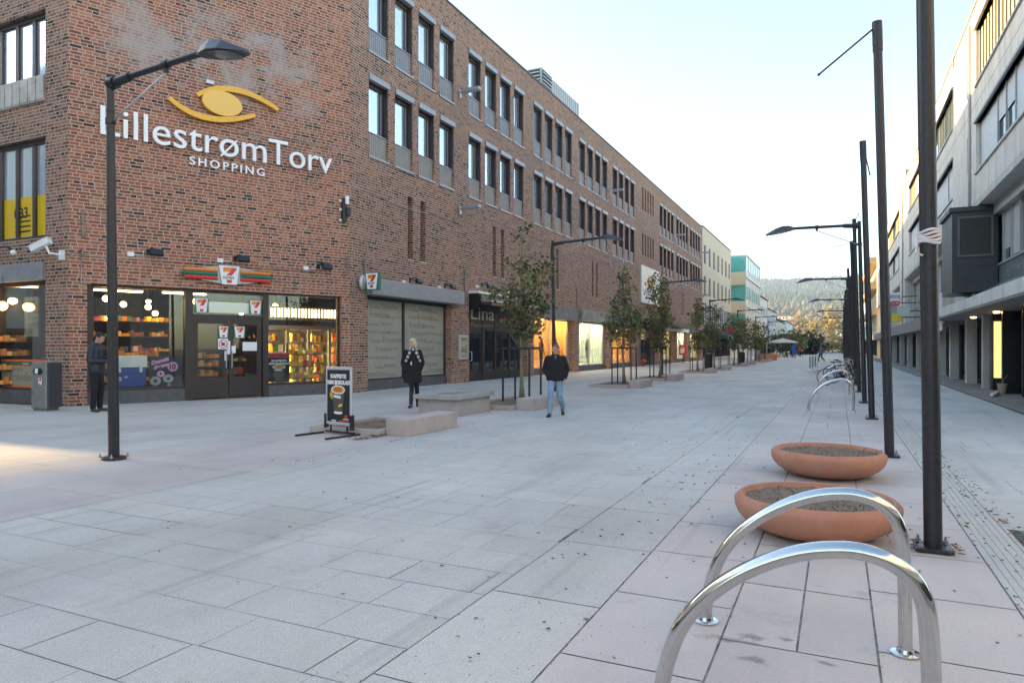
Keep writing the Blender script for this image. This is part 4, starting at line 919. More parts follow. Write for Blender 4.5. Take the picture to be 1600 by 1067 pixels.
# wires along facade
M=MB()
for z0,y0,y1 in ((7.0,19,26.3),(7.62,27,48.3),(7.68,49,70)):
    pts=[FS(y0+(y1-y0)*k/16,z0+.1*math.sin(k*.7)*0.3-.25*math.sin(math.pi*k/16)*.4,.02) for k in range(17)]; M.tube(pts,.012,5)
tag(M.build('wall_cable',CONDM,None),'thin sagging cable along the brick street wall under the windows','cable')
# rooftop plant
t=thing('ventilation_unit','grey louvred ventilation unit on the brick building roof','ventilation unit',(-16.6,41,16))
px=-16.3
M=MB(); M.box(px-1.2,px,38.7,40.4,15.8,18.55); M.build('louvre_box',mat('vent_frame',(.30,.34,.34),.5,.4),t,world=True)
M=MB()
for k in range(9):
    z=16.5+k*.22; M.box(px-1.1,px-.12,38.62,38.7,z,z+.05); M.box(px,px+.08,38.85,40.3,z,z+.05)
M.build('louvre',LIGHTMET,t,world=True)
M=MB(); 
for k in range(9):
    z=16.56+k*.22; M.box(px-1.1,px-.12,38.685,38.697,z,z+.14); M.box(px+.003,px+.015,38.85,40.3,z,z+.14)
M.build('louvre_gap',BLACKP,t,world=True)
M=MB(); M.box(px-2.6,px-.02,40.4,45.5,15.8,18.45)
for k in range(13): M.box(px-.02,px+.01,40.44+k*.39,40.44+k*.39+.3,15.85,18.4)
M.build('duct_casing',mat('vent_sheet',(.42,.42,.41),.5,.3,var=.1),t,world=True)
M=MB(); M.box(-17.5,-16.6,62,64,16,17.0); tag(M.build('roof_hatch',LIGHTMET,None,bevel=.03),'small pale roof hatch far along the brick roof','roof hatch')
# ---------------------------------------------------------------- street furniture
LEAN=Vector((-CA,-SA,0))   # the poles of the right-hand row all lean slightly towards the left
def leanrot(o,a): o.rotation_euler=Matrix.Rotation(a,4,Vector((LEAN.y*-1,LEAN.x,0))).to_euler() if False else (Matrix.Rotation(a,3,Vector((0,0,1)).cross(LEAN))).to_euler()
def base_plate(t,r=.17,square=True):
    M=MB()
    if square:
        M.box(-r,r,-r,r,.004,.03); 
    else: M.lathe([(0,.004),(r,.004),(r,.03),(r*.65,.05),(0,.05)],n=24)
    M.build('base_plate',DARKMET,t,bevel=.004)
    M=MB()
    for sx in (-1,1):
        for sy in (-1,1):
            x,y=sx*r*.74,sy*r*.74
            M.tube([(x,y,.03),(x,y,.055)],.022,6); M.tube([(x,y,.055),(x,y,.085)],.010,6)
    M.build('bolt',GREYMET,t)
def mk_lamp(name_,label,x,y,hh,r,side,group,lean=0):
    t=thing(name_,label,'street lamp',(x,y,.008),0,group)
    base_plate(t,.16,False)
    M=MB(); M.tube([(0,0,.03),(0,0,1.2),(0,0,3.0),(0,0,hh+.06)],[r,r*.97,r*.84,r*.70],20); M.tube([(0,0,hh-.45),(0,0,hh-.42)],r*.82,20); M.build('pole',DARKMET,t,smooth=True,auto=40)
    M=MB(); s=side
    M.tube([(0,0,hh-.06),(s*.12,0,hh-.06)],.085,14); M.tube([(s*.1,0,hh-.06),(s*.42,0,hh-.03)],.062,14); M.tube([(s*.38,0,hh-.03),(s*1.85,0,hh+.03)],.042,14); M.tube([(s*1.08,0,hh-.0),(s*1.16,0,hh+.0)],.058,12); M.box(min(s*1.09,s*1.15),max(s*1.09,s*1.15),-.02,.02,hh-.11,hh-.03); M.build('arm',DARKMET,t,smooth=True,auto=40)
    M=MB(); M.tube([(s*.06,0,hh-.58),(s*1.12,0,hh-.10)],.013,8); M.build('brace',LIGHTMET,t,smooth=True)
    M=MB(); M.tube([(0,0,hh-.62),(0,0,hh-.54)],r*.95,16); M.ell((s*.07,0,hh-.58),(.035,.03,.04),n=8); M.build('collar',DARKMET,t)
    # lantern: flat tapering hood with a sloping front
    M=MB(); fn=lambda u,v,h:Vector((s*(1.75+u),h*v,0))
    st=[(0,.06,.03,-.045),(.12,.13,.08,-.06),(.30,.20,.085,-.08),(.50,.20,.03,-.105),(.80,.07,-.105,-.145)]
    vs=[];fs=[]
    for (u,w_,zt,zb) in st: 
        vs+=[(s*(1.75+u),-w_,hh+.03+zb),(s*(1.75+u),w_,hh+.03+zb),(s*(1.75+u),w_*.55,hh+.03+zt),(s*(1.75+u),-w_*.55,hh+.03+zt)]
    for i in range(len(st)-1):
        for k in range(4): k2=(k+1)%4; fs.append((i*4+k,(i+1)*4+k,(i+1)*4+k2,i*4+k2))
    fs+=[(0,1,2,3),tuple((len(st)-1)*4+k for k in (3,2,1,0))]
    M.add(vs,fs); M.build('lantern',mat('lantern_grey',(.075,.078,.09),.35,.4),t,bevel=.006)
    M=MB(); M.prism([(.26,-.14),(.48,-.16),(.66,-.09),(.66,.09),(.48,.16),(.26,.14)],-.006,.0,lambda u,v,h:Vector((s*(1.75+u),v,hh+.03+h-.079-.125*(u-.26)))); M.build('lantern_glass',mat('lantern_glass',(.12,.12,.12),.08,spec=.9),t)
    if lean: leanrot(t,lean)
    if side<0: t.scale=(.965,1,1)
    return t
LL=mk_lamp('street_lamp','grey street lamp in front of the corner shop, nearest on the left side',-9.07,6.3,5.25,.072,1,'street lamps along the left side',.010)
LT=['second street lamp on the left, rising behind the man in jeans','third street lamp on the left, beside the pale billboard','fourth street lamp on the left, in front of the beige block','fifth street lamp on the left, before the teal glass building','sixth street lamp on the left, far down the street','farthest street lamp on the left']
for k,l in enumerate(LT): dup(LL,None,loc=(-9.07,22.7+16.5*k,.008),label=l)
RL=mk_lamp('street_lamp','nearest street lamp of the right-hand row, its arm reaching left over the street',.66,21.6,5.0,.066,-1,'street lamps in the right-hand pole row',.03)
RT=['second lamp of the right-hand pole row, lantern against the sky above the hill','third lamp of the right-hand pole row, lantern in front of the hill','fourth lamp of the right-hand pole row, small against the hill','fifth lamp of the right-hand pole row, tiny above the far trees','farthest lamp of the right-hand pole row']
for k,l in enumerate(RT): dup(RL,None,loc=(.66,38.1+16.45*k,.008),label=l)
# banner masts
def mk_mast(label,x,y,hh,raz,rtilt,lean=.03,rl=.95):
    t=thing('banner_mast',label,'mast',(x,y,.008),0,'dark banner masts in the right-hand row')
    base_plate(t,.125)
    M=MB(); M.tube([(0,0,.03),(0,0,hh)],[.0635,.058],24); M.tube([(0,0,hh-.02),(0,0,hh)],.066,20); M.build('pole',DARKMET,t,smooth=True,auto=40)
    M=MB(); M.tube([(0,0,hh-.42),(0,0,hh-.36)],.066,16);  M.tube([(0,0,hh-.34),(0,0,hh-.02)],.067,20); M.build('collar',DARKMET,t,smooth=True,auto=40)
    M=MB(); d=Vector((math.cos(raz),math.sin(raz),0)); p=Vector((0,0,hh-.1))+d*.06; e=p+(d*math.cos(rtilt)+Vector((0,0,-math.sin(rtilt))))*rl; M.tube([p,e],.013,8); M.ell(e,(.022,.022,.022),n=8); M.build('rod',BLACKP,t)
    leanrot(t,lean); return t
AZL=math.atan2(-SA,-CA); AZR=AZL+math.pi
ma=mk_mast('nearest thick dark mast, white tape wound round it',.655,6.15,6.15,AZR,.6,.015)
M=MB(); 
for k in range(5): M.tube([(.069*math.cos(a)*(1+.05*rnd.random()),.069*math.sin(a)*(1+.05*rnd.random()),2.34+.035*k*.6+.012*math.sin(a*2+k)) for a in [j*math.pi/7 for j in range(15)]],.012,6,cap=False)
M.tube([(-.07,-.02,2.37),(-.09,-.05,2.27),(-.05,-.08,2.24)],.010,5);  M.build('tape',mat('tape_white',(.66,.60,.58),.6),ma,smooth=True)
mk_mast('second dark mast, with its rod slanting down to the left against the sky',.655,11.13,6.15,AZL,.67,.029,1.0)
mk_mast('third dark mast, with a short rod slanting down to the right',.655,16.83,6.0,AZR+.9,.75,.033,.75)
for y,raz,rt,l in ((26.8,AZL+1.25,-.1,'fourth dark mast, just beyond the nearest right-hand lamp'),(32.3,AZL+.3,.2,'fifth dark mast of the right-hand row'),(43.4,AZL,.4,'dark mast next beyond the second right-hand lamp'),(48.9,AZR,.5,'dark mast just before the third right-hand lamp'),(59.8,AZL,.5,'dark mast next beyond the third right-hand lamp'),(65.2,AZR,.5,'dark mast just before the fourth right-hand lamp'),(76.3,AZL,.5,'distant dark mast beyond the fourth right-hand lamp'),(81.8,AZL,.5,'farthest dark mast of the right-hand row')): mk_mast(l,.655,y,6.0,raz,rt,.03)
# terracotta bowls
TC=mat('terracotta',(.52,.23,.15),.84,col2=(.42,.18,.115),scale=2.6,bump=.15,bscale=90)
def tc_fix():
    m=MATS['terracotta']; t,n,l=nt(m); b=n['Principled BSDF']
    geo=N(n,'ShaderNodeTexCoord'); w=N(n,'ShaderNodeTexNoise'); w.inputs['Scale'].default_value=5; w.inputs['Detail'].default_value=9; w.inputs['Roughness'].default_value=.7; l.new(geo.outputs['Object'],w.inputs['Vector'])
    mr=N(n,'ShaderNodeMapRange'); mr.inputs[1].default_value=.47; mr.inputs[2].default_value=.72; mr.inputs[4].default_value=.6; l.new(w.outputs['Fac'],mr.inputs[0])
    src=b.inputs['Base Color'].links[0].from_socket
    mx=N(n,'ShaderNodeMix',data_type='RGBA'); l.new(mr.outputs[0],mx.inputs[0]); l.new(src,mx.inputs[6]); mx.inputs[7].default_value=(.50,.32,.25,1); l.new(mx.outputs[2],b.inputs['Base Color'])
tc_fix()
SOIL=mat('soil',(.13,.092,.066),.95,col2=(.24,.18,.135),scale=25,bump=.6,bscale=60)
def bowl(label,x,y,seed):
    t=thing('planter_bowl',label,'planter',(x,y,.008),seed,'terracotta planter bowls between the racks and the masts',.885)
    R=.72; hh=.335
    prof=[(0,0),(.36,0),(.42,.010),(.55,.055),(.645,.115),(.698,.175),(.722,.235),(.728,.285),(.724,.305),(.684,.345),(.668,.352),(.652,.347),(.643,.32),(.60,.24),(0,.22)]
    M=MB(); M.lathe(prof,n=96); M.build('bowl',TC,t,smooth=True,auto=35)
    M=MB(); n=44; vs=[];fs=[]
    for i in range(n+1):
        for k in range(72):
            r=.645*i/n; a=2*math.pi*k/72; q=Vector((r*math.cos(a),r*math.sin(a),seed*3)); z=.305+.020*mnoise.fractal(q*6,1,2,5)+.010*mnoise.noise(q*17)+.009*mnoise.noise(q*41)+.006*mnoise.noise(q*90)
            if r>.6: z-=(r-.6)*.2
            vs.append((q.x,q.y,z))
    for i in range(n):
        for k in range(72): k2=(k+1)%72; fs.append((i*72+k,i*72+k2,(i+1)*72+k2,(i+1)*72+k))
    M.add(vs,fs); M.build('soil',SOIL,t,smooth=True)
    M=MB(); rr=random.Random(int(seed*10))
    for _ in range(300):
        r=.62*math.sqrt(rr.random()); a=rr.uniform(0,6.28); s=rr.uniform(.003,.011); M.ell((r*math.cos(a),r*math.sin(a),.312+s*.3),(s,s*rr.uniform(.6,1),s*.7),n=6,col=rr.choice([(.12,.085,.06),(.20,.15,.11),(.08,.055,.04)]))
    for _ in range(16): 
        a=rr.uniform(0,6.28); r=.70; s=rr.uniform(.003,.007); M.ell((r*math.cos(a),r*math.sin(a),.333),(s,s,s*.5),n=6,col=(.04,.03,.02))
    tag(M.build('soil_crumbs',mat('grit_stone',(1,1,1),.9),t),kind='stuff')
bowl('nearer terracotta bowl of bare soil, right behind the steel racks',-.175,6.30,1.0)
bowl('farther terracotta bowl of bare soil, behind the first bowl',-.12,9.22,2.3)
# steel hoops
def arc_profile():
    pts=[(-.678,0.0),(-.672,.10),(-.65,.22),(-.605,.355),(-.553,.445),(-.488,.525),(-.425,.585),(-.353,.64),(-.27,.69),(-.182,.732),(-.10,.76),(-.02,.776),(.055,.782),(.125,.773),(.175,.755),(.215,.73),(.245,.70),(.268,.66),(.284,.61),(.293,.54),(.300,.42),(.304,.25),(.306,0)]
    # Catmull-Rom
    out=[]
    for i in range(len(pts)-1):
        p0=pts[max(i-1,0)];p1=pts[i];p2=pts[i+1];p3=pts[min(i+2,len(pts)-1)]
        for k in range(6):
            s=k/6; out.append(tuple(.5*((2*p1[j])+(-p0[j]+p2[j])*s+(2*p0[j]-5*p1[j]+4*p2[j]-p3[j])*s*s+(-p0[j]+3*p1[j]-3*p2[j]+p3[j])*s**3) for j in (0,1)))
    return out+[pts[-1]]
def hoop(label,y,full=True):
    t=thing('bicycle_rack',label,'bike rack',(-.18,y,.008),0,'stainless steel bicycle hoops along the pole row')
    M=MB(); M.tube([(u+.18,0,v) for u,v in arc_profile()],.033,32 if full else 12,cap=False); M.build('hoop',STEEL,t,smooth=True)
    for x in (-.678,.306):
        M=MB(); M.lathe([(0,.0),(.068,.0),(.068,.006),(.042,.010),(.037,.028),(.034,.03)],n=32,c=(x+.18,0,0)); M.build('foot_flange',STEEL,t,smooth=True,auto=30)
    return t
h1=hoop('nearest steel bicycle hoop, cut off by the bottom edge of the photo',2.89)
dup(h1,None,loc=(-.18,4.0,.008),label='second steel bicycle hoop, both feet standing in front of the terracotta bowl')
dup(h1,None,loc=(-.16,18.3,.008),label='third steel bicycle hoop, beyond the two terracotta bowls')
dup(h1,None,loc=(-.16,25.5,.008),label='fourth steel bicycle hoop, just in front of the parked bicycles')
dup(h1,None,loc=(-.16,35.0,.008),label='farthest steel bicycle hoop, behind the parked bicycles')
# water marks under the hoops
def wet():
    m=bpy.data.materials.new('wet_film'); t,n,l=nt(m); b=n['Principled BSDF']; b.inputs['Base Color'].default_value=(.13,.12,.115,1); b.inputs['Roughness'].default_value=.3
    a=N(n,'ShaderNodeAttribute',attribute_name='Col'); tc=N(n,'ShaderNodeTexCoord'); no=N(n,'ShaderNodeTexNoise'); no.inputs['Scale'].default_value=9; no.inputs['Detail'].default_value=4; l.new(tc.outputs['Object'],no.inputs['Vector'])
    ad=N(n,'ShaderNodeMath',operation='ADD'); l.new(a.outputs['Fac'],ad.inputs[0]); l.new(no.outputs['Fac'],ad.inputs[1])
    mr=N(n,'ShaderNodeMapRange',interpolation_type='SMOOTHSTEP'); mr.inputs[1].default_value=.78; mr.inputs[2].default_value=1.05; mr.inputs[4].default_value=.42; l.new(ad.outputs[0],mr.inputs[0]); l.new(mr.outputs[0],b.inputs['Alpha'])
    MATS['wet_film']=m; return m
me_v=[];me_f=[];me_c=[]; rr=random.Random(2); zz=.0050
for (x,y,a,b) in ((-.56,3.80,.25,.09),(-.42,3.90,.18,.08),(-.36,3.60,.16,.08),(-.25,3.93,.10,.05),(-.06,3.72,.13,.06),(-.1,3.3,.12,.05),(.5,3.4,.10,.05)):
    n=26; b0=len(me_v); me_v.append((x,y,zz)); me_c.append(.62)
    for k in range(n): q=1+.2*rr.uniform(-1,1); me_v.append((x+a*math.cos(2*math.pi*k/n)*q,y+b*math.sin(2*math.pi*k/n)*q,zz)); me_c.append(0)
    me_f+= [(b0,b0+1+k,b0+1+(k+1)%n) for k in range(n)]; zz+=.0006
me=bpy.data.meshes.new('puddle'); me.from_pydata(me_v,[],me_f); at=me.color_attributes.new('Col','FLOAT_COLOR','POINT')
for i,c in enumerate(me_c): at.data[i].color=(c,c,c,1)
me.materials.append(wet()); o=bpy.data.objects.new('puddle',me); COL.objects.link(o); tag(o,'dark damp patches on the slabs under the second hoop','puddle',kind='stuff')
# concrete blocks and tree pits
def block(x0,x1,y0,y1,h,label,joint=None):
    t=thing('concrete_block',label,'bench',((x0+x1)/2,y0,0),0,'low pink concrete blocks beside the tree pits')
    M=MB(); ym=(y0+y1)/2; M.box(x0,x1,y0,ym-.004,.004,h); M.box(x0,x1,ym+.004,y1,.004,h); M.build('slab',PINKC,t,world=True,bevel=.008)
    return t
def pit(yt,first=False,tree=None):
    t=thing('tree_pit',('empty kerbed tree pit filled with leaves, beside the coffee board' if first else 'kerbed tree pit round the '+tree),'tree pit',(-8,yt-2.3,0),0,'kerbed tree pits along the street')
    x0,x1,y0,y1=-8.75,-7.22,yt-2.3,yt+1.0
    if first: y1=yt-.35
    M=MB(); k=.10; 
    M.box(x0,x1,y0,y0+k,.004,.12); M.box(x0,x1,y1-k,y1,.004,.12); M.box(x0,x0+k,y0+k,y1-k,.004,.119); M.box(x1-k,x1,y0+k,y1-k,.004,.119); M.build('kerb',PINKC,t,world=True,bevel=.006)
    M=MB(); M.quad((x0+k,y0+k,.06),(x1-k,y0+k,.06),(x1-k,y1-k,.06),(x0+k,y1-k,.06)); M.build('soil',SOIL,t,world=True)
    M=MB()
    for _ in range(70):
        xx=rnd.uniform(x0+.15,x1-.15); yy=rnd.uniform(y0+.15,y1-.15); a=rnd.uniform(0,6); s=.04; c=rnd.choice(LEAFC)
        M.add([(xx+s*math.cos(a+k*1.57),yy+s*math.sin(a+k*1.57),.07+rnd.uniform(0,.015)) for k in range(4)],[(0,1,2,3)],0,c)
    tag(M.build('leaf_litter',MATS['dead_leaf'],t,world=True,fixn=False),kind='stuff')
pit(12.15,True); block(-7.2,-6.75,10.05,11.8,.295,'low pink concrete block beside the coffee board, nearest the camera')
TREES=[(17.6,'big tree nearest the restaurant','large tattered young maple by the restaurant, with a bare gap under its top tuft'),(27.8,'tall cone-shaped tree','tall narrow cone-shaped maple left of the pale billboard'),(34.1,'third tree','bushy yellowing maple in front of the pale billboard'),(44.3,'fourth tree','small yellow-green maple below the far brick slots'),(50.6,'fifth tree','dark green maple overlapping the fourth street lamp'),(60.8,'sixth tree','wide dark maple in front of the beige block cafe'),(67.1,'seventh tree','yellowish maple in front of the teal building'),(77.3,'eighth tree','distant maple beyond the teal building'),(83.6,'ninth tree','farthest maple of the left row')]
PN=['behind the man in jeans','right of the second street lamp','next in line below the pale billboard','in front of the far entrance canopy','beside the litter bin','in front of the beige block','before the teal building','far down the street','farthest down the left row']
for i,(y,s,l) in enumerate(TREES):
    pit(y,False,s); block(-7.2,-6.75,y-2.1,y-.35,.295,'low pink concrete block '+PN[i])
t=thing('stone_bench','large concrete bench box with a thick overhanging lid, beside the walking woman','bench',(-8.2,13.3,0))
M=MB(); M.box(-8.72,-7.70,13.42,15.05,.004,.375); M.build('base',CONC,t,world=True,bevel=.01)
M=MB(); 
for a,b,c,d in ((-8.8,-7.62,13.32,13.6),(-8.8,-7.62,14.88,15.15),(-8.8,-8.5,13.6,14.88),(-7.92,-7.62,13.6,14.88)): M.box(a+.002,b-.002,c+.002,d-.002,.38,.48)
M.build('lid',CONC,t,world=True,bevel=.008)
M=MB(); M.box(-8.5,-7.92,13.6,14.88,.376,.455); M.build('lid_inset',mat('inset_stone',(.22,.215,.21),.6,var=.2),t,world=True)
# trees ---------------------------------------------------------
BARK=mat('bark',(.17,.14,.08),.9,col2=(.27,.24,.15),scale=14,bump=.6,bscale=40)
LEAFM=mat('maple_leaf',(1,1,1),.55,vcol='Col',spec=.3)
def leafmat():
    m=LEAFM; t,n,l=nt(m); b=n['Principled BSDF']; b.inputs['Transmission Weight'].default_value=0
    tr=N(n,'ShaderNodeBsdfTranslucent'); mx=N(n,'ShaderNodeMixShader'); mx.inputs[0].default_value=.25
    a=[x for x in n if x.type=='ATTRIBUTE'][0]; l.new(a.outputs['Color'],tr.inputs[0]); o=n['Material Output']; l.new(b.outputs[0],mx.inputs[1]); l.new(tr.outputs[0],mx.inputs[2]); l.new(mx.outputs[0],o.inputs[0])
leafmat()
def street_tree(label,x,y,hh,seed,blobs,nleaf,ls,pal,cat='tree',trunk_r=.055,z0=1.75,group='young maples planted along the street',baseZ=.06):
    rr=random.Random(seed); t=thing('maple_tree',label,cat,(x,y,baseZ),0,group)
    M=MB(); pts=[(0,0,0)]; px_,py_=0,0
    for k in range(1,11):
        z=hh*.95*k/10; px_+=rr.uniform(-.03,.03); py_+=rr.uniform(-.03,.03); pts.append((px_,py_,z))
    M.tube(pts,[trunk_r*1.7]+[trunk_r*(1-.085*k) for k in range(10)],10)
    def trunk_at(z):
        k=min(9,int(z/(hh*.95)*10)); return Vector(pts[k])
    cl=[]
    for (bx,by,bz,br,bh) in blobs:
        nb=max(3,int(6*br/.5))
        for _ in range(nb):
            d=Vector((rr.gauss(0,1),rr.gauss(0,1),rr.gauss(0,.8))).normalized()*rr.uniform(.3,.9)
            e=Vector((bx+d.x*br,by+d.y*br,bz+d.z*bh)); s=trunk_at(max(z0*.9,min(hh*.9,e.z-.45*br-.15)))
            mid=(s+e)/2+Vector((0,0,-.06)); M.tube([s,mid,e],[.020,.013,.005],5); cl.append((e,br))
    M.build('trunk',BARK,t,smooth=True)
    M=MB()
    tot=sum(b[3]**2*b[4] for b in blobs)
    for (bx,by,bz,br,bh) in blobs:
        n=int(nleaf*(br**2*bh)/tot); nc=max(3,n//14)
        cents=[]
        for _ in range(nc):
            d=Vector((rr.gauss(0,1),rr.gauss(0,1),rr.gauss(0,1))).normalized()*(rr.random()**.42); cents.append((Vector((bx+d.x*br,by+d.y*br,bz+d.z*bh)),rr.choice(pal),rr.uniform(.65,1.25)))
        for _ in range(n):
            c,colr,br_=rr.choice(cents); p=c+Vector((rr.gauss(0,1),rr.gauss(0,1),rr.gauss(0,1)))*ls*1.05
            if rr.random()<.18: colr=rr.choice(pal)
            s=ls*rr.uniform(.6,1.15); nrm=Vector((rr.gauss(0,.8),rr.gauss(0,.8),rr.gauss(.5,.6))).normalized(); a=nrm.orthogonal().normalized(); b=nrm.cross(a); th=rr.uniform(0,6.28)
            a,b=a*math.cos(th)+b*math.sin(th),b*math.cos(th)-a*math.sin(th)
            sh=[(-.12,-.5),(.12,-.5),(.30,-.28),(.52,-.22),(.36,.08),(.46,.36),(.18,.26),(0,.58),(-.18,.26),(-.46,.36),(-.36,.08),(-.52,-.22),(-.30,-.28)]
            cup=nrm*s*.18
            vs=[p]+[p+a*u*s+b*v*s-cup*(u*u+v*v)*2 for u,v in sh]; k_=br_*rr.uniform(.8,1.2); cc=tuple(v*k_ for v in colr)
            M.add(vs,[(0,1+i,1+(i+1)%13) for i in range(13)],0,cc)
    M.build('crown',LEAFM,t,fixn=False)
    return t
PG=[(.14,.18,.08),(.18,.215,.095),(.105,.14,.07),(.21,.22,.085),(.165,.17,.07),(.12,.155,.08),(.29,.23,.08)]
PY=PG+[(.17,.13,.03),(.20,.12,.03),(.11,.10,.03)]
PR=PG+[(.09,.085,.03),(.07,.075,.026)]*2+[(.30,.05,.03)]
# the offsets follow the outlines of the crowns
def off(u,z,w=0): return (u*CA,u*SA+w,z)
def blobs_from(L,rr):
    return [(u*CA-w*SA,u*SA+w*CA,z,r,h) for u,w,z,r,h in L]
B1=[(.02,0,4.75,.22,.25),(-.02,0,4.32,.09,.14),(-.12,.1,3.72,.36,.26),(.52,0,3.72,.34,.24),(.62,.1,3.42,.22,.22),(.25,-.2,3.3,.42,.3),(-.48,0,3.05,.36,.28),(-.75,.1,2.95,.26,.2),(-.25,-.1,2.75,.42,.32),(.25,.2,2.8,.42,.34),(.50,0,2.6,.30,.3),(0,0,2.3,.42,.28),(-.28,.1,2.15,.28,.22),(.15,0,1.95,.32,.28),(.10,0,1.65,.16,.2),(.45,.1,2.2,.26,.22)]
street_tree(TREES[0][2],-8,17.6,5.0,3,blobs_from(B1,0),1650,.10,PR,trunk_r=.055,z0=1.6)
B2=[(.0,0,4.75,.16,.3),(-.08,0,4.3,.30,.25),(.05,0,3.85,.33,.3),(-.05,0,3.35,.42,.3),(.35,0,3.0,.32,.22),(-.3,.1,2.85,.42,.3),(.2,-.1,2.6,.48,.3),(-.5,0,2.4,.36,.26),(.55,.1,2.25,.34,.25),(-.15,0,2.15,.55,.28),(.25,0,1.85,.42,.22),(-.35,0,1.8,.30,.2),(0,0,1.6,.2,.18),(.95,0,2.75,.22,.16)]
street_tree(TREES[1][2],-8,27.8,4.95,4,blobs_from(B2,0),1800,.11,PG,z0=1.5)
def auto_blobs(seed,top,wid,z0=1.6):
    rr=random.Random(seed); L=[]
    n=15
    for k in range(n):
        f=k/(n-1); z=z0+(top-z0)*f; w=wid*math.sin(math.pi*min(1,(.25+.75*(1-f))))**.8 if f>.25 else wid*(.55+1.8*f)
        L.append((rr.uniform(-.55,.55)*w,rr.uniform(-.5,.5)*w,z,.30+.28*(1-f)*rr.uniform(.7,1.2),.28))
    return L
for i,(y,s,l) in enumerate(TREES[2:]):
    street_tree(l,-8,y,[5.0,4.6,4.4,4.5,4.3,4.4,4.2][i],20+i,blobs_from(auto_blobs(30+i,[4.9,4.3,4.3,4.3,4.1,4.2,4][i],[.85,.75,.8,1.1,1.0,1,1][i]),0),[1700,1300,1200,1200,1000,750,650][i],[.12,.125,.13,.14,.15,.17,.18][i],[PY,PY,PG,PG,PY,PG,PY][i])
GU=None
def guard(y,label):
    global GU
    if GU is None:
        t=thing('tree_guard',label,'tree guard',(-8,y,.06),0,'dark steel guards standing round the street trees')
        M=MB(); w=.40
        for sx in (-1,1):
            for sy in (-1,1):
                M.box(sx*w-.022,sx*w+.022,sy*w-.022,sy*w+.022,0,1.44); M.build('leg',DARKMET,t); M=MB()
        M=MB()
        M.box(-w-.03,w+.03,-w-.03,-w+.09,1.44,1.50); M.box(-w-.03,w+.03,w-.09,w+.03,1.44,1.50); M.box(-w-.03,-w+.09,-w+.09,w-.09,1.44,1.499); M.box(w-.09,w+.03,-w+.09,w-.09,1.44,1.499)
        M.box(-.12,.12,-w+.09,-.10,1.45,1.47); M.box(-.12,.12,.10,w-.09,1.45,1.47)
        M.build('top_frame',DARKMET,t); GU=t; return t
    return dup(GU,None,loc=(-8,y,.06),label=label)
for i,(y,s,l) in enumerate(TREES): guard(y,'dark four-legged steel guard round the '+s)
# litter bins
def litter_bin():
    t=thing('litter_bin','grey steel litter bin with a red 7 sticker beside the brick corner pier','bin',(-17.66,10.50,.006),math.radians(12))
    M=MB(); w=.235; M.prism([(-w,0),(w,0),(w,1.16),(-w,1.12)],-.20,.20,lambda u,v,h:Vector((u,h,v+.06))); M.build('body',mat('bin_steel',(.25,.245,.235),.45,.4,var=.15,scale=4),t,bevel=.03)
    M=MB(); M.box(w+.001,w+.05,-.19,.19,.08,1.18); M.build('side_panel',mat('bin_dark',(.06,.06,.065),.5,.3),t,bevel=.01)
    M=MB(); M.prism([(-.14+.0,.90),(.06,.88),(.12,.93),(.12,.98),(.06,1.04),(-.12,1.05),(-.16,.98)],-.215,-.202,lambda u,v,h:Vector((u,h,v))); M.build('opening',BLACKP,t)
    M=MB(); M.prism([(-.10,.93),(-.02,.90),(-.0,1.03),(-.09,1.04)],-.222,-.216,lambda u,v,h:Vector((u,h,v))); M.build('paper',WHITE,t)
    M=MB(); logo7(M,lambda u,z,o=0:Vector((u,-.202-o,z)),.05,.72,.13,.19,.002,True,False); M.build('sticker',LM,t)
    M=MB(); M.box(-.22,-.16,-.206,-.202,.38,.5); M.box(-.20,.20,-.17,.17,0,.06); M.build('base',mat('bin_base',(.16,.15,.13),.8),t)
litter_bin()
def blackbin(x,y,l):
    t=thing('litter_bin',l,'bin',(x,y,.0),0,'black litter bins further down the street')
    M=MB(); M.lathe([(0,.1),(.24,.1),(.27,.5),(.28,1.0),(.25,1.15),(.0,1.25)],n=16); M.build('body',BLACKP,t,smooth=True,auto=40)
    M=MB(); M.tube([(0,0,.004),(0,0,.12)],.08,8); M.build('post',BLACKP,t)
blackbin(-7.6,45.8,'rounded black litter bin beside the fourth and fifth trees'); blackbin(-7.6,62.8,'small far black litter bin beside the sixth tree')
# A-board
t=thing('pavement_sign','black and white coffee advertising board on a steel foot, on the pink paving','sign board',(-8.03,9.8,.006),math.radians(-11))
fa=lambda u,z,o=0:Vector((u,-o,z))
M=MB(); w,z0,z1=.345,.17,1.2
for a,b,c,d in ((-w,w,z0,z0+.055),(-w,w,z1-.055,z1),(-w,-w+.045,z0+.055,z1-.055),(w-.045,w,z0+.055,z1-.055)): M.box(a,b,-.02,.02,c,d)
M.build('frame',mat('alu_frame',(.60,.60,.60),.35,.5),t,bevel=.012)
pt=MB().box(-w+.04,w-.04,-.012,.012,z0+.05,z1-.05).build('panel',POB,t)
coffee_poster(fa,-w+.045,w-.045,z0+.055,z1-.055,.0125,t,True,False)
M=MB(); 
for sx in (-1,1): M.tube([(sx*.22,0,.03),(sx*.22,0,.16)],.018,8); M.box(sx*w-.03,sx*w+.03,-.03,.03,.10,.36) ; 
M.box(-.42,.42,-.02,.02,.03,.06); M.build('bracket',DARKMET,t)
for sx in (-1,1):
    M=MB(); M.tube([(sx*.40,-.62,.018),(sx*.40,.62,.018)],.018,8); M.build('foot',BLACKP,t)
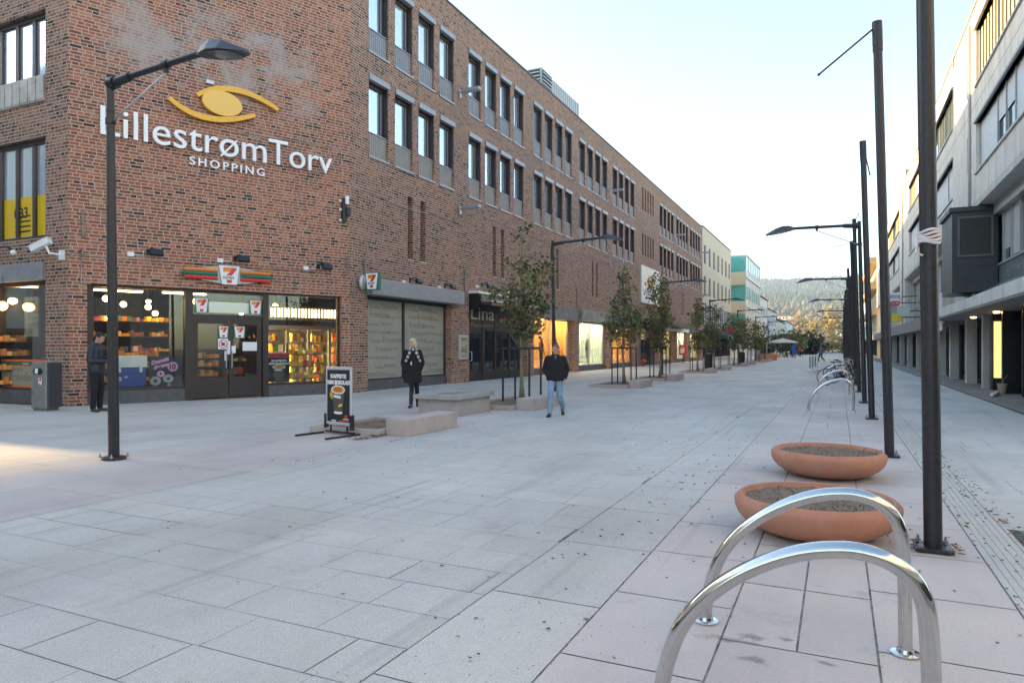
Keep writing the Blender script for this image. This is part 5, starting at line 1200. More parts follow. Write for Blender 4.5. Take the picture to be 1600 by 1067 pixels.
# ---------------------------------------------------------------- the right-hand building
RX=5.0
FR=frame((RX,0),(0,1),(-1,0))      # u=Y, outward towards the street
RWALL=mat('render_beige',(.66,.61,.54),.85,var=.10,scale=1.2,bump=.15,bscale=50)
RWALL2=mat('ribbed_concrete',(.50,.48,.45),.85,var=.12,scale=1.4)
BLIND=mat('venetian_blind',(.6,.6,.6),.5,.2,var=.06)
SLATG=mat('yellow_slats',(.46,.37,.20),.6)
PARAP=mat('green_glass_parapet',(.24,.30,.29),.25,.2,var=.15)
GREYW=mat('grey_frame',(.36,.36,.35),.5,.2)
rb=thing('office_building','long grey and beige concrete office building with a shop canopy, right of the street','building',(RX,18,0))
ZT=15.3; ZB=7.45
def blinds(M,u0,u1,z0,z1,o,step=.10):
    z=z0
    while z<z1-.02: M.fbox(FR,u0,u1,z,z+step*.82,o,o+.015); z+=step
def band(u0,u1,z0,z1,spec,o=-.18,parent=None):
    """window band: spec is a list of (fraction, kind)"""
    M=MB(); M.fbox(FR,u0,u1,z0-.08,z0,o-.02,.07); M.fbox(FR,u0-.1,u1+.1,z1,z1+.10,o-.02,.09)
    tot=sum(s[0] for s in spec); u=u0
    for fr_,k in spec:
        M.fbox(FR,u,u+.06,z0,z1,o-.02,o+.06); u+=fr_/tot*(u1-u0)
    M.fbox(FR,u1-.06,u1,z0,z1,o-.02,o+.06)
    w=M.build('window',GREYW,rb,world=True)
    M=MB(); M.fbox(FR,u0,u1,z0,z1,o-.05,o-.03); M.build('pane',MIRROR,w,world=True)
    Mb=MB(); Ms=MB(); u=u0
    for fr_,k in spec:
        du=fr_/tot*(u1-u0)
        if k=='b': blinds(Mb,u+.06,u+du,z0+.02,z1,o)
        if k=='h': blinds(Mb,u+.06,u+du,z0+(z1-z0)*.52,z1,o)
        if k=='s':
            n=max(1,int(du/.55))
            for j in range(n): Ms.fbox(FR,u+.06+j*du/n,u+.06+j*du/n+.30*du/n+.12,z0+.05,z1-.02,o-.01,o+.03)
        u+=du
    if Mb.v: Mb.build('blind',BLIND,w,world=True)
    if Ms.v: Ms.build('slats',SLATG,w,world=True)
L1=27.4
PIERS=[(33.4,38.8),(66.2,71.2),(98.6,103.6)]
M=MB(); hol=[]
bands=[]
for (a,b,first) in ((18,33.4,1),(38.8,66.2,0),(71.2,98.6,0)):
    top=(12.9,14.35) if first else (12.75,14.2)
    if first: bands+=[(a+1,33.1,12.05,14.3,'T'),(a+1,33.1,8.55,10.55,'M')]
    else: bands+=[(a+.5,b-4,12.1,14.0,'T'),(a+.5,b-4,8.75,10.6,'M')]
hol=[(x[0],x[1],x[2],x[3],.24) for x in bands]
for a,b in PIERS: 
    hol+=[(a+1.0,a+1.9,9.0,10.5,.3),(a+1.0,a+1.9,12.15,13.75,.3)]
# wall surface: upper storeys
holes_wall(M,FR,18,112,ZB,ZT,hol,reveal=.24)
M.quad(FR(18,ZB),FR(18,ZT),FR(18,ZT,-9),FR(18,ZB,-9)); M.quad(FR(112,0),FR(112,ZT),FR(112,ZT,-9),FR(112,0,-9))
M.build('wall',RWALL,rb,world=True,fixn=False)
def streak():
    for nm_ in ('render_beige','ribbed_concrete','canopy_concrete'):
        t,n,l=nt(MATS[nm_]); b=n['Principled BSDF']; tc=N(n,'ShaderNodeTexCoord'); mp=N(n,'ShaderNodeMapping'); mp.inputs['Scale'].default_value=(3.5,3.5,.18); l.new(tc.outputs['Object'],mp.inputs[0])
        no=N(n,'ShaderNodeTexNoise'); no.inputs['Scale'].default_value=1.2; no.inputs['Detail'].default_value=8; no.inputs['Roughness'].default_value=.65; l.new(mp.outputs[0],no.inputs['Vector'])
        mr=N(n,'ShaderNodeMapRange'); mr.inputs[1].default_value=.48; mr.inputs[2].default_value=.72; mr.inputs[4].default_value=.5; l.new(no.outputs['Fac'],mr.inputs[0])
        src=b.inputs['Base Color'].links[0].from_socket; mx=N(n,'ShaderNodeMix',data_type='RGBA'); l.new(mr.outputs[0],mx.inputs[0]); l.new(src,mx.inputs[6]); mx.inputs[7].default_value=(.27,.245,.215,1); l.new(mx.outputs[2],b.inputs['Base Color'])
M=MB()
for k in range(34):
    u=19.5+k*2.74
    for z0,z1 in ((ZB+.02,8.45),(10.75,11.95),(14.42,ZT-.02)): M.fbox(FR,u,u+.018,z0,z1,.001,.003)
for z in (11.3,): M.fbox(FR,18,112,z,z+.018,.001,.0035)
tag(M.build('panel_joint',mat('joint_dark',(.16,.15,.14),.9),rb,world=True),kind='stuff')
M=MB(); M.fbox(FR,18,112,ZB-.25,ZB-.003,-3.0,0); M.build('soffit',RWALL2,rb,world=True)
M=MB(); M.fbox(FR,18,112,ZT,ZT+.08,-9,.06); M.fbox(FR,38.75,38.9,ZT-.4,ZT,0,.08); M.build('coping',mat('coping_pale',(.35,.31,.27),.6,.2),rb,world=True)
M=MB(); M.fbox(FR,66.2,67.0,ZT+.08,ZT+1.1,-.9,-.1); M.build('chimney',mat('chimney_stone',(.25,.22,.2),.8),rb,world=True)
for a,b,z0,z1,k in bands:
    if b<34:
        if k=='T': band(a,b,z0,z1,[(1,'s'),(1,'s'),(1,'s'),(1,'s')])
        else: band(a,b,z0,z1,[(2.5,'b'),(1,'h'),(1,'h'),(2.2,'b'),(2.0,'b'),(1.5,'b')][::-1])
    else:
        if k=='T': band(a,b,z0,z1,[(1,'s'),(1,'s'),(1,'n'),(1,'s'),(1,'s'),(1,'b'),(1,'s')])
        else: band(a,b,z0,z1,[(1,'b'),(2,'b'),(1,'n'),(1,'b'),(1,'b'),(1,'h'),(2,'b')])
M=MB()
for a,b in PIERS: M.fbox(FR,a+1.0,a+1.9,9.0,10.5,-.32,-.28); M.fbox(FR,a+1.0,a+1.9,12.15,13.75,-.32,-.28)
M.build('slot_glazing',MIRROR,rb,world=True)
M=MB()
for a,b in PIERS: M.fbox(FR,a+1.0,a+1.06,9.0,10.5,-.28,-.2); M.fbox(FR,a+1.4,a+1.46,9.0,10.5,-.28,-.2); M.fbox(FR,a+1.0,a+1.9,9.0,9.06,-.28,-.2); M.fbox(FR,a+1.0,a+1.9,12.15,12.22,-.28,-.2)
M.build('slot_frame',GREYW,rb,world=True)
# piers down to the canopy, recessed first floor between them
M=MB()
for a,b in PIERS: M.fbox(FR,a,b,3.2,ZB-.25,-1.0,-.005)
M.build('pier',RWALL,rb,world=True)
FO=-.75
def firstfloor(u0,u1):
    M=MB(); M.fbox(FR,u0,u1,6.75,7.2,FO-.1,FO+.25); M.fbox(FR,u0,u1,4.75,4.83,FO-.1,FO+.12)
    n=int((u1-u0)/1.35)
    for k in range(n+1): uu=u0+k*(u1-u0)/n; M.fbox(FR,uu-.05,uu+.05,4.83,6.75,FO-.08,FO+.06)
    w=M.build('window',GREYW,rb,world=True)
    M=MB(); M.fbox(FR,u0,u1,4.83,6.75,FO-.06,FO-.04); M.build('pane',MIRROR,w,world=True)
    M=MB()
    for k in range(n):
        a=u0+k*(u1-u0)/n
        if k%3!=1: blinds(M,a+.06,a+(u1-u0)/n-.06,5.3 if k%2 else 4.95,6.72,FO-.035,.09)
    M.build('blind',BLIND,w,world=True)
    M=MB(); M.fbox(FR,u0,u1,3.25,4.75,FO-.1,FO+.05)
    for k in range(16): M.fbox(FR,u0,u1,3.3+k*.09,3.3+k*.09+.05,FO+.05,FO+.065)
    M.build('parapet',PARAP,rb,world=True)
firstfloor(18,33.4); firstfloor(38.8,66.2); firstfloor(71.2,98.6)
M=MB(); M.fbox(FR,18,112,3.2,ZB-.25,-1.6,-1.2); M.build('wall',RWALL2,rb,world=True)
# canopy over the shops
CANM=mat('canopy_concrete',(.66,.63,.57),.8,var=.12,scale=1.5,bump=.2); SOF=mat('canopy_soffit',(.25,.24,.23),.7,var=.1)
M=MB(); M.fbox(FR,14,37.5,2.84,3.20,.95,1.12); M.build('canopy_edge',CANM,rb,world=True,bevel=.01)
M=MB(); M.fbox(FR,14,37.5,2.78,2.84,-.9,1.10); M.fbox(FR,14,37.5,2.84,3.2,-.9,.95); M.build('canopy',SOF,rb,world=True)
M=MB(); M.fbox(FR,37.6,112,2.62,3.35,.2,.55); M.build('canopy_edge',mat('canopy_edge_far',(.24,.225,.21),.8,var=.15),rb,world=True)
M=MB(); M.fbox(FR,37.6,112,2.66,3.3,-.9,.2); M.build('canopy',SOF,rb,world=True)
M=MB()
for u in (24,28.5,33): M.lathe([(0,0),(.09,0),(.1,.05),(0,.05)],n=14,c=FR(u,2.73,.1))
M.build('downlight',mat('downlight',(1,.8,.5),.4,emit=(1,.7,.35),estr=5*LAMPK),rb,world=True)
streak()
# downpipes
for u in (34.2,67.4,99.6):
    M=MB(); M.tube([FR(u,3.3,.07),FR(u,ZT-.3,.07)],.055,10); M.build('downpipe',GREYW,rb,world=True,smooth=True)
# shop fronts under the canopy
DK=mat('shopfront_dark',(.012,.012,.013),.4,.2); SO=-.55
M=MB(); rr=random.Random(9); u=14.; frs=[]
while u<112:
    w_=rr.choice((.9,1.3,1.7,2.2)); M.fbox(FR,u,u+rr.choice((.10,.16,.3,.5)),0,2.78,SO-.05,SO+.12); frs.append((u,u+w_)); u+=w_
M.fbox(FR,14,112,0,.22,SO-.04,SO+.08); M.fbox(FR,14,112,2.45,2.78,SO-.04,SO+.08)
w=M.build('shop_window',DK,rb,world=True)
M=MB(); M.fbox(FR,14,112,.2,2.5,SO-.02,SO); M.build('pane',glass_mat('shop_glass_right',op=.04,refl=.8,tint=(.5,.52,.52)),w,world=True)
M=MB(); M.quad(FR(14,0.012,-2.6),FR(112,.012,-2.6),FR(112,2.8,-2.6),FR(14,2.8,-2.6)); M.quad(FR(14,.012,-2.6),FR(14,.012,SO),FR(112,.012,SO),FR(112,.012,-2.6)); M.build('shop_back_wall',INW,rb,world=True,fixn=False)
M=MB()
for u in (31.4,35.2,40,44.6,49,56,63.5,71,80): M.fbox(FR,u,u+.42,0,2.78,-.36,.02)
M.build('column',RWALL2,rb,world=True)
M=MB()
for u in (33.6,37.6,46.6): M.fbox(FR,u,u+.3,.1,2.5,SO+.14,SO+.16)
M.build('stone_cladding',mat('beige_stone',(.42,.34,.25),.7,var=.2,scale=5),rb,world=True)
M=MB(); M.box(5.14,5.42,30.3,30.38,.45,2.5); M.build('lit_panel',mat('lit_panel_yellow',(.8,.55,.15),.5,emit=(1,.66,.26),estr=.5*LAMPK),rb,world=True)
M=MB(); M.fbox(FR,30.40,30.9,0,2.78,-.5,-.1); M.fbox(FR,28.1,28.3,0,2.78,-.5,.0); M.fbox(FR,26.3,26.45,0,2.78,-.5,-.2); M.build('frame',DK,rb,world=True)
# dark bay box standing on the canopy
t=thing('ventilation_bay','dark boxed bay with a wire grille on its face, standing on the right-hand shop canopy','bay box',(RX,32.6,3.3))
DG=mat('bay_steel',(.055,.053,.055),.5,.3,var=.2,scale=3)
y=32.6; FY=frame((0,y),(1,0),(0,-1))
M=MB(); M.fbox(FY,4.12,5.66,3.75,6.95,-3.0,0); M.fbox(FY,4.02,5.72,6.95,7.14,-3.0,.08); M.build('body',DG,t,world=True,bevel=.01)
M=MB(); 
for a,b,c,d in ((4.30,5.50,5.15,5.23),(4.30,5.50,6.68,6.76),(4.30,4.38,5.23,6.68),(5.42,5.50,5.23,6.68)): M.fbox(FY,a,b,c,d,0,.06)
M.build('grille_frame',mat('bay_frame',(.13,.12,.11),.5,.3),t,world=True)
M=MB()
for k in range(26): M.fbox(FY,4.38+k*.04,4.39+k*.04,5.23,6.68,.02,.03)
for k in range(34): M.fbox(FY,4.38,5.42,5.25+k*.042,5.258+k*.042,.03,.036)
M.build('grille',mat('grille_wire',(.09,.085,.07),.5,.4),t,world=True)
M=MB()
for k in range(9): M.fbox(FY,4.13,5.65,3.85+k*.135,3.85+k*.135+.115,0,.02)
M.build('louvre',DG,t,world=True)
# grey tilted tin roof on the canopy beside the mast
t=thing('glass_roof','sloping dull glass roof sheet lying on the right-hand canopy below the dark bay','roof sheet',(5,34,3.2))
M=MB(); M.prism([(.93,3.22),(-.7,4.05),(-.7,3.22)],29.0,38.0,lambda u,v,h:FR(h,v,u)); M.build('sheet',PARAP,t,world=True)
# projecting signs further along
def psign(y,z0,z1,x0,x1,m,label,bars=None,lit=None):
    t=thing('projecting_sign',label,'sign',(x1,y,z0))
    F=frame((0,y),(1,0),(0,-1)); M=MB(); M.fbox(F,x0,x1,z0,z1,-.15,0); M.build('case',m,t,world=True,bevel=.02)
    M=MB(); M.fbox(F,x1,5.02,(z0+z1)/2-.03,(z0+z1)/2+.03,-.1,-.05); M.build('bracket',BLACKP,t,world=True)
    if bars:
        M=MB(); fit_text(M,bars[0],F,x0+.12*(x1-x0),x1-.08*(x1-x0),z0+.3*(z1-z0),(z1-z0)*.4,.002,ext=.01,bold=.02); M.build('letters',bars[1],t,world=True)
def atpx(px,py,Y):
    tt=(px-800)/F_PX; rx,ry=-SA+tt*CA,CA+tt*SA; k=Y/ry; return k*rx,H+(543-py)*k/F_PX
for (Y,xa,xb,ya,yb,m,lab,b) in ((56,1388.5,1409,457.5,470,SW,'white projecting shop sign on the right side, behind the second mast',('ROYAL',mat('letters_navy',(.05,.06,.2),.5))),(55.9,1393,1406,470.5,476.5,RED,'small red sign hanging right under the white projecting sign',('11-20',SW)),(47,1394,1410,490,502,YEL,'yellow sign on the edge of the far right canopy',None),(45.5,1402,1422,478,494,mat('sign_pale_green',(.45,.52,.48),.5),'pale green sign board above the far right canopy',None)):
    x0,z1=atpx(xa,ya,Y); x1,z0=atpx(xb,yb,Y); psign(Y,z0,z1,x0,x1,m,lab,None if b and b[0]!='11-20' and False else b)
t=thing('hanging_banner','large pale banner hung on the far right canopy edge, behind the nearest mast','banner',(4.45,38.2,2.3))
M=MB(); M.fbox(FR,38.0,43.5,2.35,4.15,.56,.60); M.build('cloth',mat('banner_pale',(.62,.56,.52),.7,var=.08,scale=1),t,world=True)
M=MB(); M.fbox(FR,38.3,40.0,2.6,3.1,.60,.605); M.build('print',mat('banner_print',(.45,.5,.6),.6),t,world=True)
# small bits on the apron: white tube and a pot
M=MB(); p=atpx(1497,598,27.6); M.tube([(4.35,26.0,.07),(4.75,27.3,.07)],.055,10); tag(M.build('white_tube',WHITE,None,smooth=True),'short white tube lying by the right-hand shop column','tube')
t=thing('flower_pot','small beige pot with a dry twig by the right-hand shop column','pot',(4.95,27.9,.0))
M=MB(); M.lathe([(0,.012),(.10,.012),(.15,.35),(.13,.35),(.12,.28),(0,.28)],n=16); M.build('pot',mat('pot_beige',(.42,.34,.25),.8),t,smooth=True,auto=40)
M=MB(); M.tube([(0,0,.25),(.05,.0,.5),(.16,.02,.62)],.012,5); M.tube([(.05,0,.5),(-.06,.03,.66)],.009,5); M.build('twig',BARK,t)
# ---------------------------------------------------------------- buildings further down the street
def facade(name_,label,x,y0,y1,h,wallm,rows,ncol,ww,side=1,depth=10,shopz=3.2,roofm=None,winm=None,extra=None,gable=0,frontwin=None):
    """side=1: building stands left of the street (faces +X)."""
    t=thing(name_,label,'building',(x,y0,0)); fr=frame((x,0),(0,1),(side,0))
    hs=[]; st=(y1-y0)/ncol
    for k in range(ncol):
        for z0,z1 in rows: hs.append((y0+(k+.5)*st-ww/2,y0+(k+.5)*st+ww/2,z0,z1,.2))
    hs.append((y0+.6,y1-.6,.3,shopz,.3))
    M=MB(); holes_wall(M,fr,y0,y1,0,h,hs)
    M.quad(fr(y0,0),fr(y0,h),fr(y0,h,-depth),fr(y0,0,-depth)); M.quad(fr(y1,0),fr(y1,h),fr(y1,h,-depth),fr(y1,0,-depth))
    M.build('wall',wallm,t,world=True,fixn=False)
    M=MB(); M.fbox(fr,y0,y1,h-.3,h-.05,-depth,-.05); 
    if gable: M.prism([(.4,h),(-depth/2,h+gable),(-depth-.4,h)],y0-.1,y1+.1,lambda u,v,hh:fr(hh,v,u))
    M.build('roof',roofm or ROOFM,t,world=True)
    M=MB(); 
    if not gable: M.fbox(fr,y0-.02,y1+.02,h,h+.1,-.3,.08); M.build('cornice',roofm or ROOFM,t,world=True)
    for a,b,c,d,r in hs[:-1]:
        M=MB(); M.fbox(fr,a,a+.08,c,d,-.2,-.12); M.fbox(fr,b-.08,b,c,d,-.2,-.12); M.fbox(fr,a+.08,b-.08,c,c+.08,-.2,-.10); M.fbox(fr,a+.08,b-.08,d-.08,d,-.2,-.12); M.fbox(fr,(a+b)/2-.03,(a+b)/2+.03,c+.08,d-.08,-.2,-.13)
        w=M.build('window',winm or BROWNFR,t,world=True)
        M=MB(); M.fbox(fr,a+.05,b-.05,c+.05,d-.05,-.19,-.17); M.build('pane',MIRROR,w,world=True)
    a,b,c,d,r=hs[-1]; M=MB(); M.fbox(fr,a,b,c,d,-.33,-.28)
    w=M.build('shop_window',MIRROR,t,world=True)
    M=MB(); n=max(3,int((b-a)/2.5))
    for k in range(n+1): M.fbox(fr,a+k*(b-a)/n-.1,a+k*(b-a)/n+.1,c,d,-.28,-.1)
    M.fbox(fr,a,b,d-.35,d,-.26,.05); M.build('shop_frame',BROWNFR,t,world=True)
    return t,fr
BEI=mat('beige_render',(.56,.50,.38),.85,var=.06); TEAL=mat('teal_glass',(.06,.34,.33),.08,0,spec=.8,var=.2,scale=.5); WHR=mat('white_render',(.62,.61,.58),.85,var=.06); PALE=mat('pale_cladding',(.50,.53,.53),.4,.1,var=.1,scale=.4)
facade('office_block','beige rendered office block adjoining the far end of the brick building','',0,0,0,BEI,[],0,0) if False else None
t,fr=facade('office_block','beige rendered office block adjoining the far end of the brick building',-14.95,85.9,110.5,16.3,BEI,[(11.9,14.2),(8.1,10.4)],7,1.45,winm=GREYW)
M=MB()
for k in range(14): M.fbox(fr,86.8+k*1.7,87.1+k*1.7,4.2,6.9,-.02,.10); 
M.build('pilaster',WHR,t,world=True)
M=MB(); M.fbox(fr,86.8,110,4.2,6.9,.002,.02); M.build('glazing_band',MIRROR,t,world=True)
M=MB(); M.fbox(fr,88,108,3.1,3.9,.0,1.6); M.build('canopy',mat('awning_black',(.03,.03,.03),.7),t,world=True)
t=thing('advert_sign','red and white triangular cafe sign on the beige block','sign',(-13.9,100,3.4)); M=MB(); M.prism([(-1.0,4.4),(1.0,4.3),(.3,3.3)],0,.1,lambda u,v,h:Vector((-13.3+u*.8,98-h,v))); M.build('face',RED,t,world=True)
M=MB(); M.box(-13.7,-12.9,98,98.1,2.6,3.2); M.build('plate',SW,t,world=True)
# invented blocks out of view, added to cast the shade over the street
facade('office_block','pale office block out of view left of the camera, added to shade the foreground',-25,-45,3,15,WHR,[(4.6,6.6),(8.2,10.2),(11.8,13.8)],12,1.8,winm=GREYW)
facade('office_block','tall beige block out of view, added to keep the low sun off the street',-64,-75,4.7,21,BEI,[(4.6,6.6),(8.2,10.2),(11.8,13.8)],5,1.8,winm=GREYW)
facade('office_block','narrow beige block out of view, added beside the sun gap to block the low sun',-64,6.5,18,21,BEI,[(4.6,6.6),(8.2,10.2),(11.8,13.8)],3,1.8,winm=GREYW)
t=thing('sun_gap_blocker','unseen low wall with a slab above it, added to let one streak of sun through the gap','building',(-64,5.6,0))  # added out of view; its gap shapes the sun streak on the paving
M=MB(); M.box(-70,-64.2,4.72,6.48,0,10.45); M.build('base',BEI,t,world=True)
M=MB(); M.box(-64.6,-64.2,4.72,6.48,11.4,20.5); M.build('bridge',BEI,t,world=True)  # added slab that cuts off the sun above the gap
M=MB(); M.box(-64.2,-64.15,4.8,6.4,12.2,14.2); M.build('window',MIRROR,t,world=True)
facade('office_block','plain grey block out of view behind the camera, added to darken the shop glass reflections',9.0,-60,8,15,RWALL,[(4.6,6.6),(8.2,10.2),(11.8,13.8)],14,1.9,side=-1,winm=GREYW)  # added unseen, keeps the bright horizon out of the shop glass
# teal glass building, set forward
t=thing('glass_building','teal and white glass corner building beyond the beige block','building',(-13.3,115,0)); x=-13.3; y0,y1=115,137
M=MB(); M.box(x-9,x,y0,y1,0,16.2); M.build('wall',PALE,t,world=True)
FN=frame((0,y0),(1,0),(0,-1)); FE=frame((x,0),(0,1),(1,0))
M=MB(); 
for z0,z1 in ((13.6,16.1),(8.9,11.4),(4.6,6.8)): M.fbox(FN,x-9,x-.1,z0,z1,0.0,.06)
for k in range(2): M.fbox(FE,y0+.1,y1,13.9-k*4.6,15.9-k*4.6,.0,.05)
M.build('glazing',TEAL,t,world=True)
M=MB()
for z0,z1 in ((11.5,13.4),(7.0,8.7)): M.fbox(FN,x-9,x-.1,z0,z1,0,.4)
M.build('balcony',mat('balcony_beige',(.55,.47,.33),.7),t,world=True)
M=MB()
for k in range(7): M.fbox(FE,y0+k*3.4,y0+k*3.4+.12,0,16.2,.05,.12)
M.fbox(FE,y0,y1,16.2,16.35,-9,.2); M.fbox(FE,y0,y1,12.6,12.75,.05,.3); M.fbox(FE,y0,y1,8,8.12,.05,.3); M.build('mullion',WHITE,t,world=True)
M=MB(); M.fbox(FE,y0,y1,3.3,6.2,.0,.3); M.build('canopy',mat('cladding_warm',(.55,.45,.32),.6),t,world=True)
# row of lower houses further on the left
spec=[(138,158,11.6,WHR,1.5,[(8,9.8),(4.8,6.6)],'white three-storey house beyond the teal building'),(158.3,182,10.0,mat('pale_grey_render',(.5,.5,.5),.85),1.6,[(6.6,8.4),(4.2,5.6)],'pale grey house, second beyond the teal building'),(182.3,214,8.3,BEI,1.8,[(5.0,6.8)],'low beige house with a dark roof far down the left side'),(214.3,250,9.2,WHR,1.8,[(5.4,7.2)],'white gabled house near the far end of the left side'),(250.4,300,8.0,mat('red_render',(.35,.16,.12),.85),2,[(4.8,6.4)],'reddish house at the far end of the left side')]
for (a,b,h,m,gb,rows,l) in spec: facade('town_house',l,-13.9,a,b,h,m,rows,6,1.6,gable=gb,roofm=mat('slate_roof',(.10,.09,.09),.8))
# right side beyond the office building
t,fr=facade('office_block','sunlit cream office block beyond the long right-hand building',5.2,113,150,15.4,mat('cream_render',(.66,.58,.42),.85,var=.05),[(11.4,13.2),(7.6,9.4),(4.2,5.8)],10,1.8,side=-1,winm=GREYW)
M=MB(); 
for z in (6.4,10.2,13.8): M.fbox(fr,113.3,149.6,z,z+.9,.0,1.1)
M.build('balcony',mat('balcony_warm',(.55,.40,.22),.7),t,world=True)
facade('town_house','pale blue-grey block second beyond the long right-hand building',5.0,152,186,11.0,mat('bluegrey_render',(.42,.46,.5),.85),[(7.4,9.2),(4.2,5.8)],8,1.8,side=-1)
# far sunlit houses under the hill
rr=random.Random(8); HC=[(.62,.58,.48),(.66,.62,.52),(.5,.3,.2),(.6,.5,.3),(.68,.66,.62)]
HM=[mat('house_wall_%s'%n,c,.85) for n,c in zip(('ivory','cream','rust','ochre','white'),HC)]
HR=mat('tile_roof',(.18,.09,.07),.8)
HL=['ivory','cream','rust-red','ochre','white']
hp=[(1192,500),(1205,505),(1218,511),(1232,507),(1246,512),(1258,505),(1268,513),(1283,507),(1296,514),(1310,508),(1328,513),(1345,506),(1362,512),(1240,497),(1275,496),(1220,494),(1305,495)]
for i,(px,py) in enumerate(hp):
    Y=420+rr.uniform(0,160) if py>500 else 640+rr.uniform(0,60); x,z=atpx(px,py,Y); w_=rr.uniform(9,20); h=rr.uniform(6,9)
    k=i%5; zb=max(0,z-h)
    t=thing('hillside_house','far %s house with a tiled roof at the foot of the hill'%HL[k],'house',(x,Y,zb),rr.uniform(-.3,.3),'far %s houses at the foot of the hill'%HL[k])
    M=MB(); M.box(-w_/2,w_/2,0,10,-zb-1,h); M.build('wall',HM[k],t)
    M=MB(); M.prism([(-w_/2-.5,h),(0,h+3.2),(w_/2+.5,h)],-.4,10.4,lambda u,v,hh:Vector((u,hh,v))); M.build('roof',HR,t)
    M=MB()
    for a in range(int(w_/3)):
        for z_ in (1.2,4.2): M.box(-w_/2+1+a*3,-w_/2+2.2+a*3,-.03,0,z_,z_+1.5)
    M.build('window',MIRROR,t)
# forested hill ---------------------------------------------------
HY0,HY1=620,2300
def hillz(x,y):
    f=max(0,min(1,(y-HY0)/(HY1-HY0))); base=205*(f**1.15)
    lat=1-.35*max(0,min(1,(-x-500)/900)) ; 
    if x>150: lat*=1-.12*min(1,(x-150)/600)
    return max(0,base*lat*(1+.10*mnoise.fractal(Vector((x/420,y/500,0)),1,2,4))+10*mnoise.fractal(Vector((x/90,y/90,3)),1,2,3)*f)
M=MB(); nx,ny=90,46; vs=[];fs=[]
for j in range(ny+1):
    for i in range(nx+1):
        x=-1600+3000*i/nx; y=HY0+(HY1-HY0)*j/ny; vs.append((x,y,hillz(x,y)-.3))
for j in range(ny):
    for i in range(nx): a=j*(nx+1)+i; fs.append((a,a+1,a+nx+2,a+nx+1))
M.add(vs,fs); tag(M.build('hill',mat('hill_soil',(.10,.10,.05),.95,var=.2,scale=.02),smooth=True,fixn=False),kind='structure')
M=MB(); rr=random.Random(4)
FC_=[(.050,.065,.032),(.040,.055,.030),(.060,.072,.035),(.045,.06,.03),(.16,.11,.03),(.075,.075,.035)]
n=0
while n<9000:
    x=rr.uniform(-1000,520); y=HY0+(HY1-HY0)*rr.random()**.7
    # only the part of the hill seen down the street
    p=(x*CA+y*SA)/(-x*SA+y*CA)
    if not(.29<p<.66): continue
    z=hillz(x,y)
    low=z<70
    if low and rr.random()<.45: continue
    c=rr.choice(FC_[:4]+([FC_[4]]*4+[FC_[5]]*2 if low else [FC_[5]])) if rr.random()<.9 else FC_[4]
    if (not low) and c==FC_[4] and rr.random()<.6: c=FC_[0]
    k=rr.uniform(.7,1.3); c=tuple(v*k for v in c); h=rr.uniform(11,20); r=rr.uniform(3.2,6) if not low else rr.uniform(3.5,7)
    m=6; b=[(x+r*math.cos(2*math.pi*q/m+n)*rr.uniform(.8,1.2),y+r*math.sin(2*math.pi*q/m+n)*rr.uniform(.8,1.2),z+h*.18) for q in range(m)]
    t2=[(x+r*.75*math.cos(2*math.pi*q/m+n+.4),y+r*.75*math.sin(2*math.pi*q/m+n+.4),z+h*.62) for q in range(m)]
    M.add(b+t2+[(x,y,z+h)],[(q,(q+1)%m,m+(q+1)%m,m+q) for q in range(m)]+[(m+q,m+(q+1)%m,2*m) for q in range(m)],0,c); n+=1
tag(M.build('hill_forest',mat('forest_leaf',(1,1,1),.9,vcol='Col'),fixn=False),'distant mixed forest covering the hill at the end of the street','forest',kind='stuff')
# mid-distance trees at the end of the street
AUT=[(.36,.27,.09),(.30,.24,.09),(.40,.30,.10),(.22,.20,.08)]; OLV=[(.07,.07,.035),(.09,.075,.04),(.055,.06,.03)]
def fartree(label,px,py_top,Y,wid,pal,seed,n=500):
    x,z=atpx(px,py_top,Y); 
    return street_tree(label,x,Y,z*.97,seed,[(0,0,z*.62,wid,z*.34),(wid*.4,0,z*.5,wid*.7,z*.25),(-wid*.45,0,z*.48,wid*.7,z*.26),(0,0,z*.8,wid*.55,z*.2)],n,wid*.22,pal,trunk_r=.16,z0=z*.3,group='autumn trees at the end of the street',baseZ=0)
for a in (('rounded olive-brown tree at the end of the street, right of the white parasol',1263,527,170,3.6,OLV,61,900),('small golden tree right of the olive-brown tree, by the far square',1284,533,210,2.6,AUT,62),('tall thin golden birch at the very end of the street',1301,478,300,4.2,AUT,63,700),('golden tree beside the feet of the far masts',1316,528,190,2.6,AUT,64),('bright yellow tree on the slope left of the birch',1272,494,420,6,AUT,65),('second yellow tree on the slope, higher up',1252,487,450,6,AUT,66),('yellow tree low on the slope behind the parasol',1247,507,400,5,AUT,67),('dark green tree left of the white parasol',1229,521,150,3,PG,68,700),('dark green tree behind the white parasol',1240,525,160,2.4,PG,69,600)): fartree(*a)
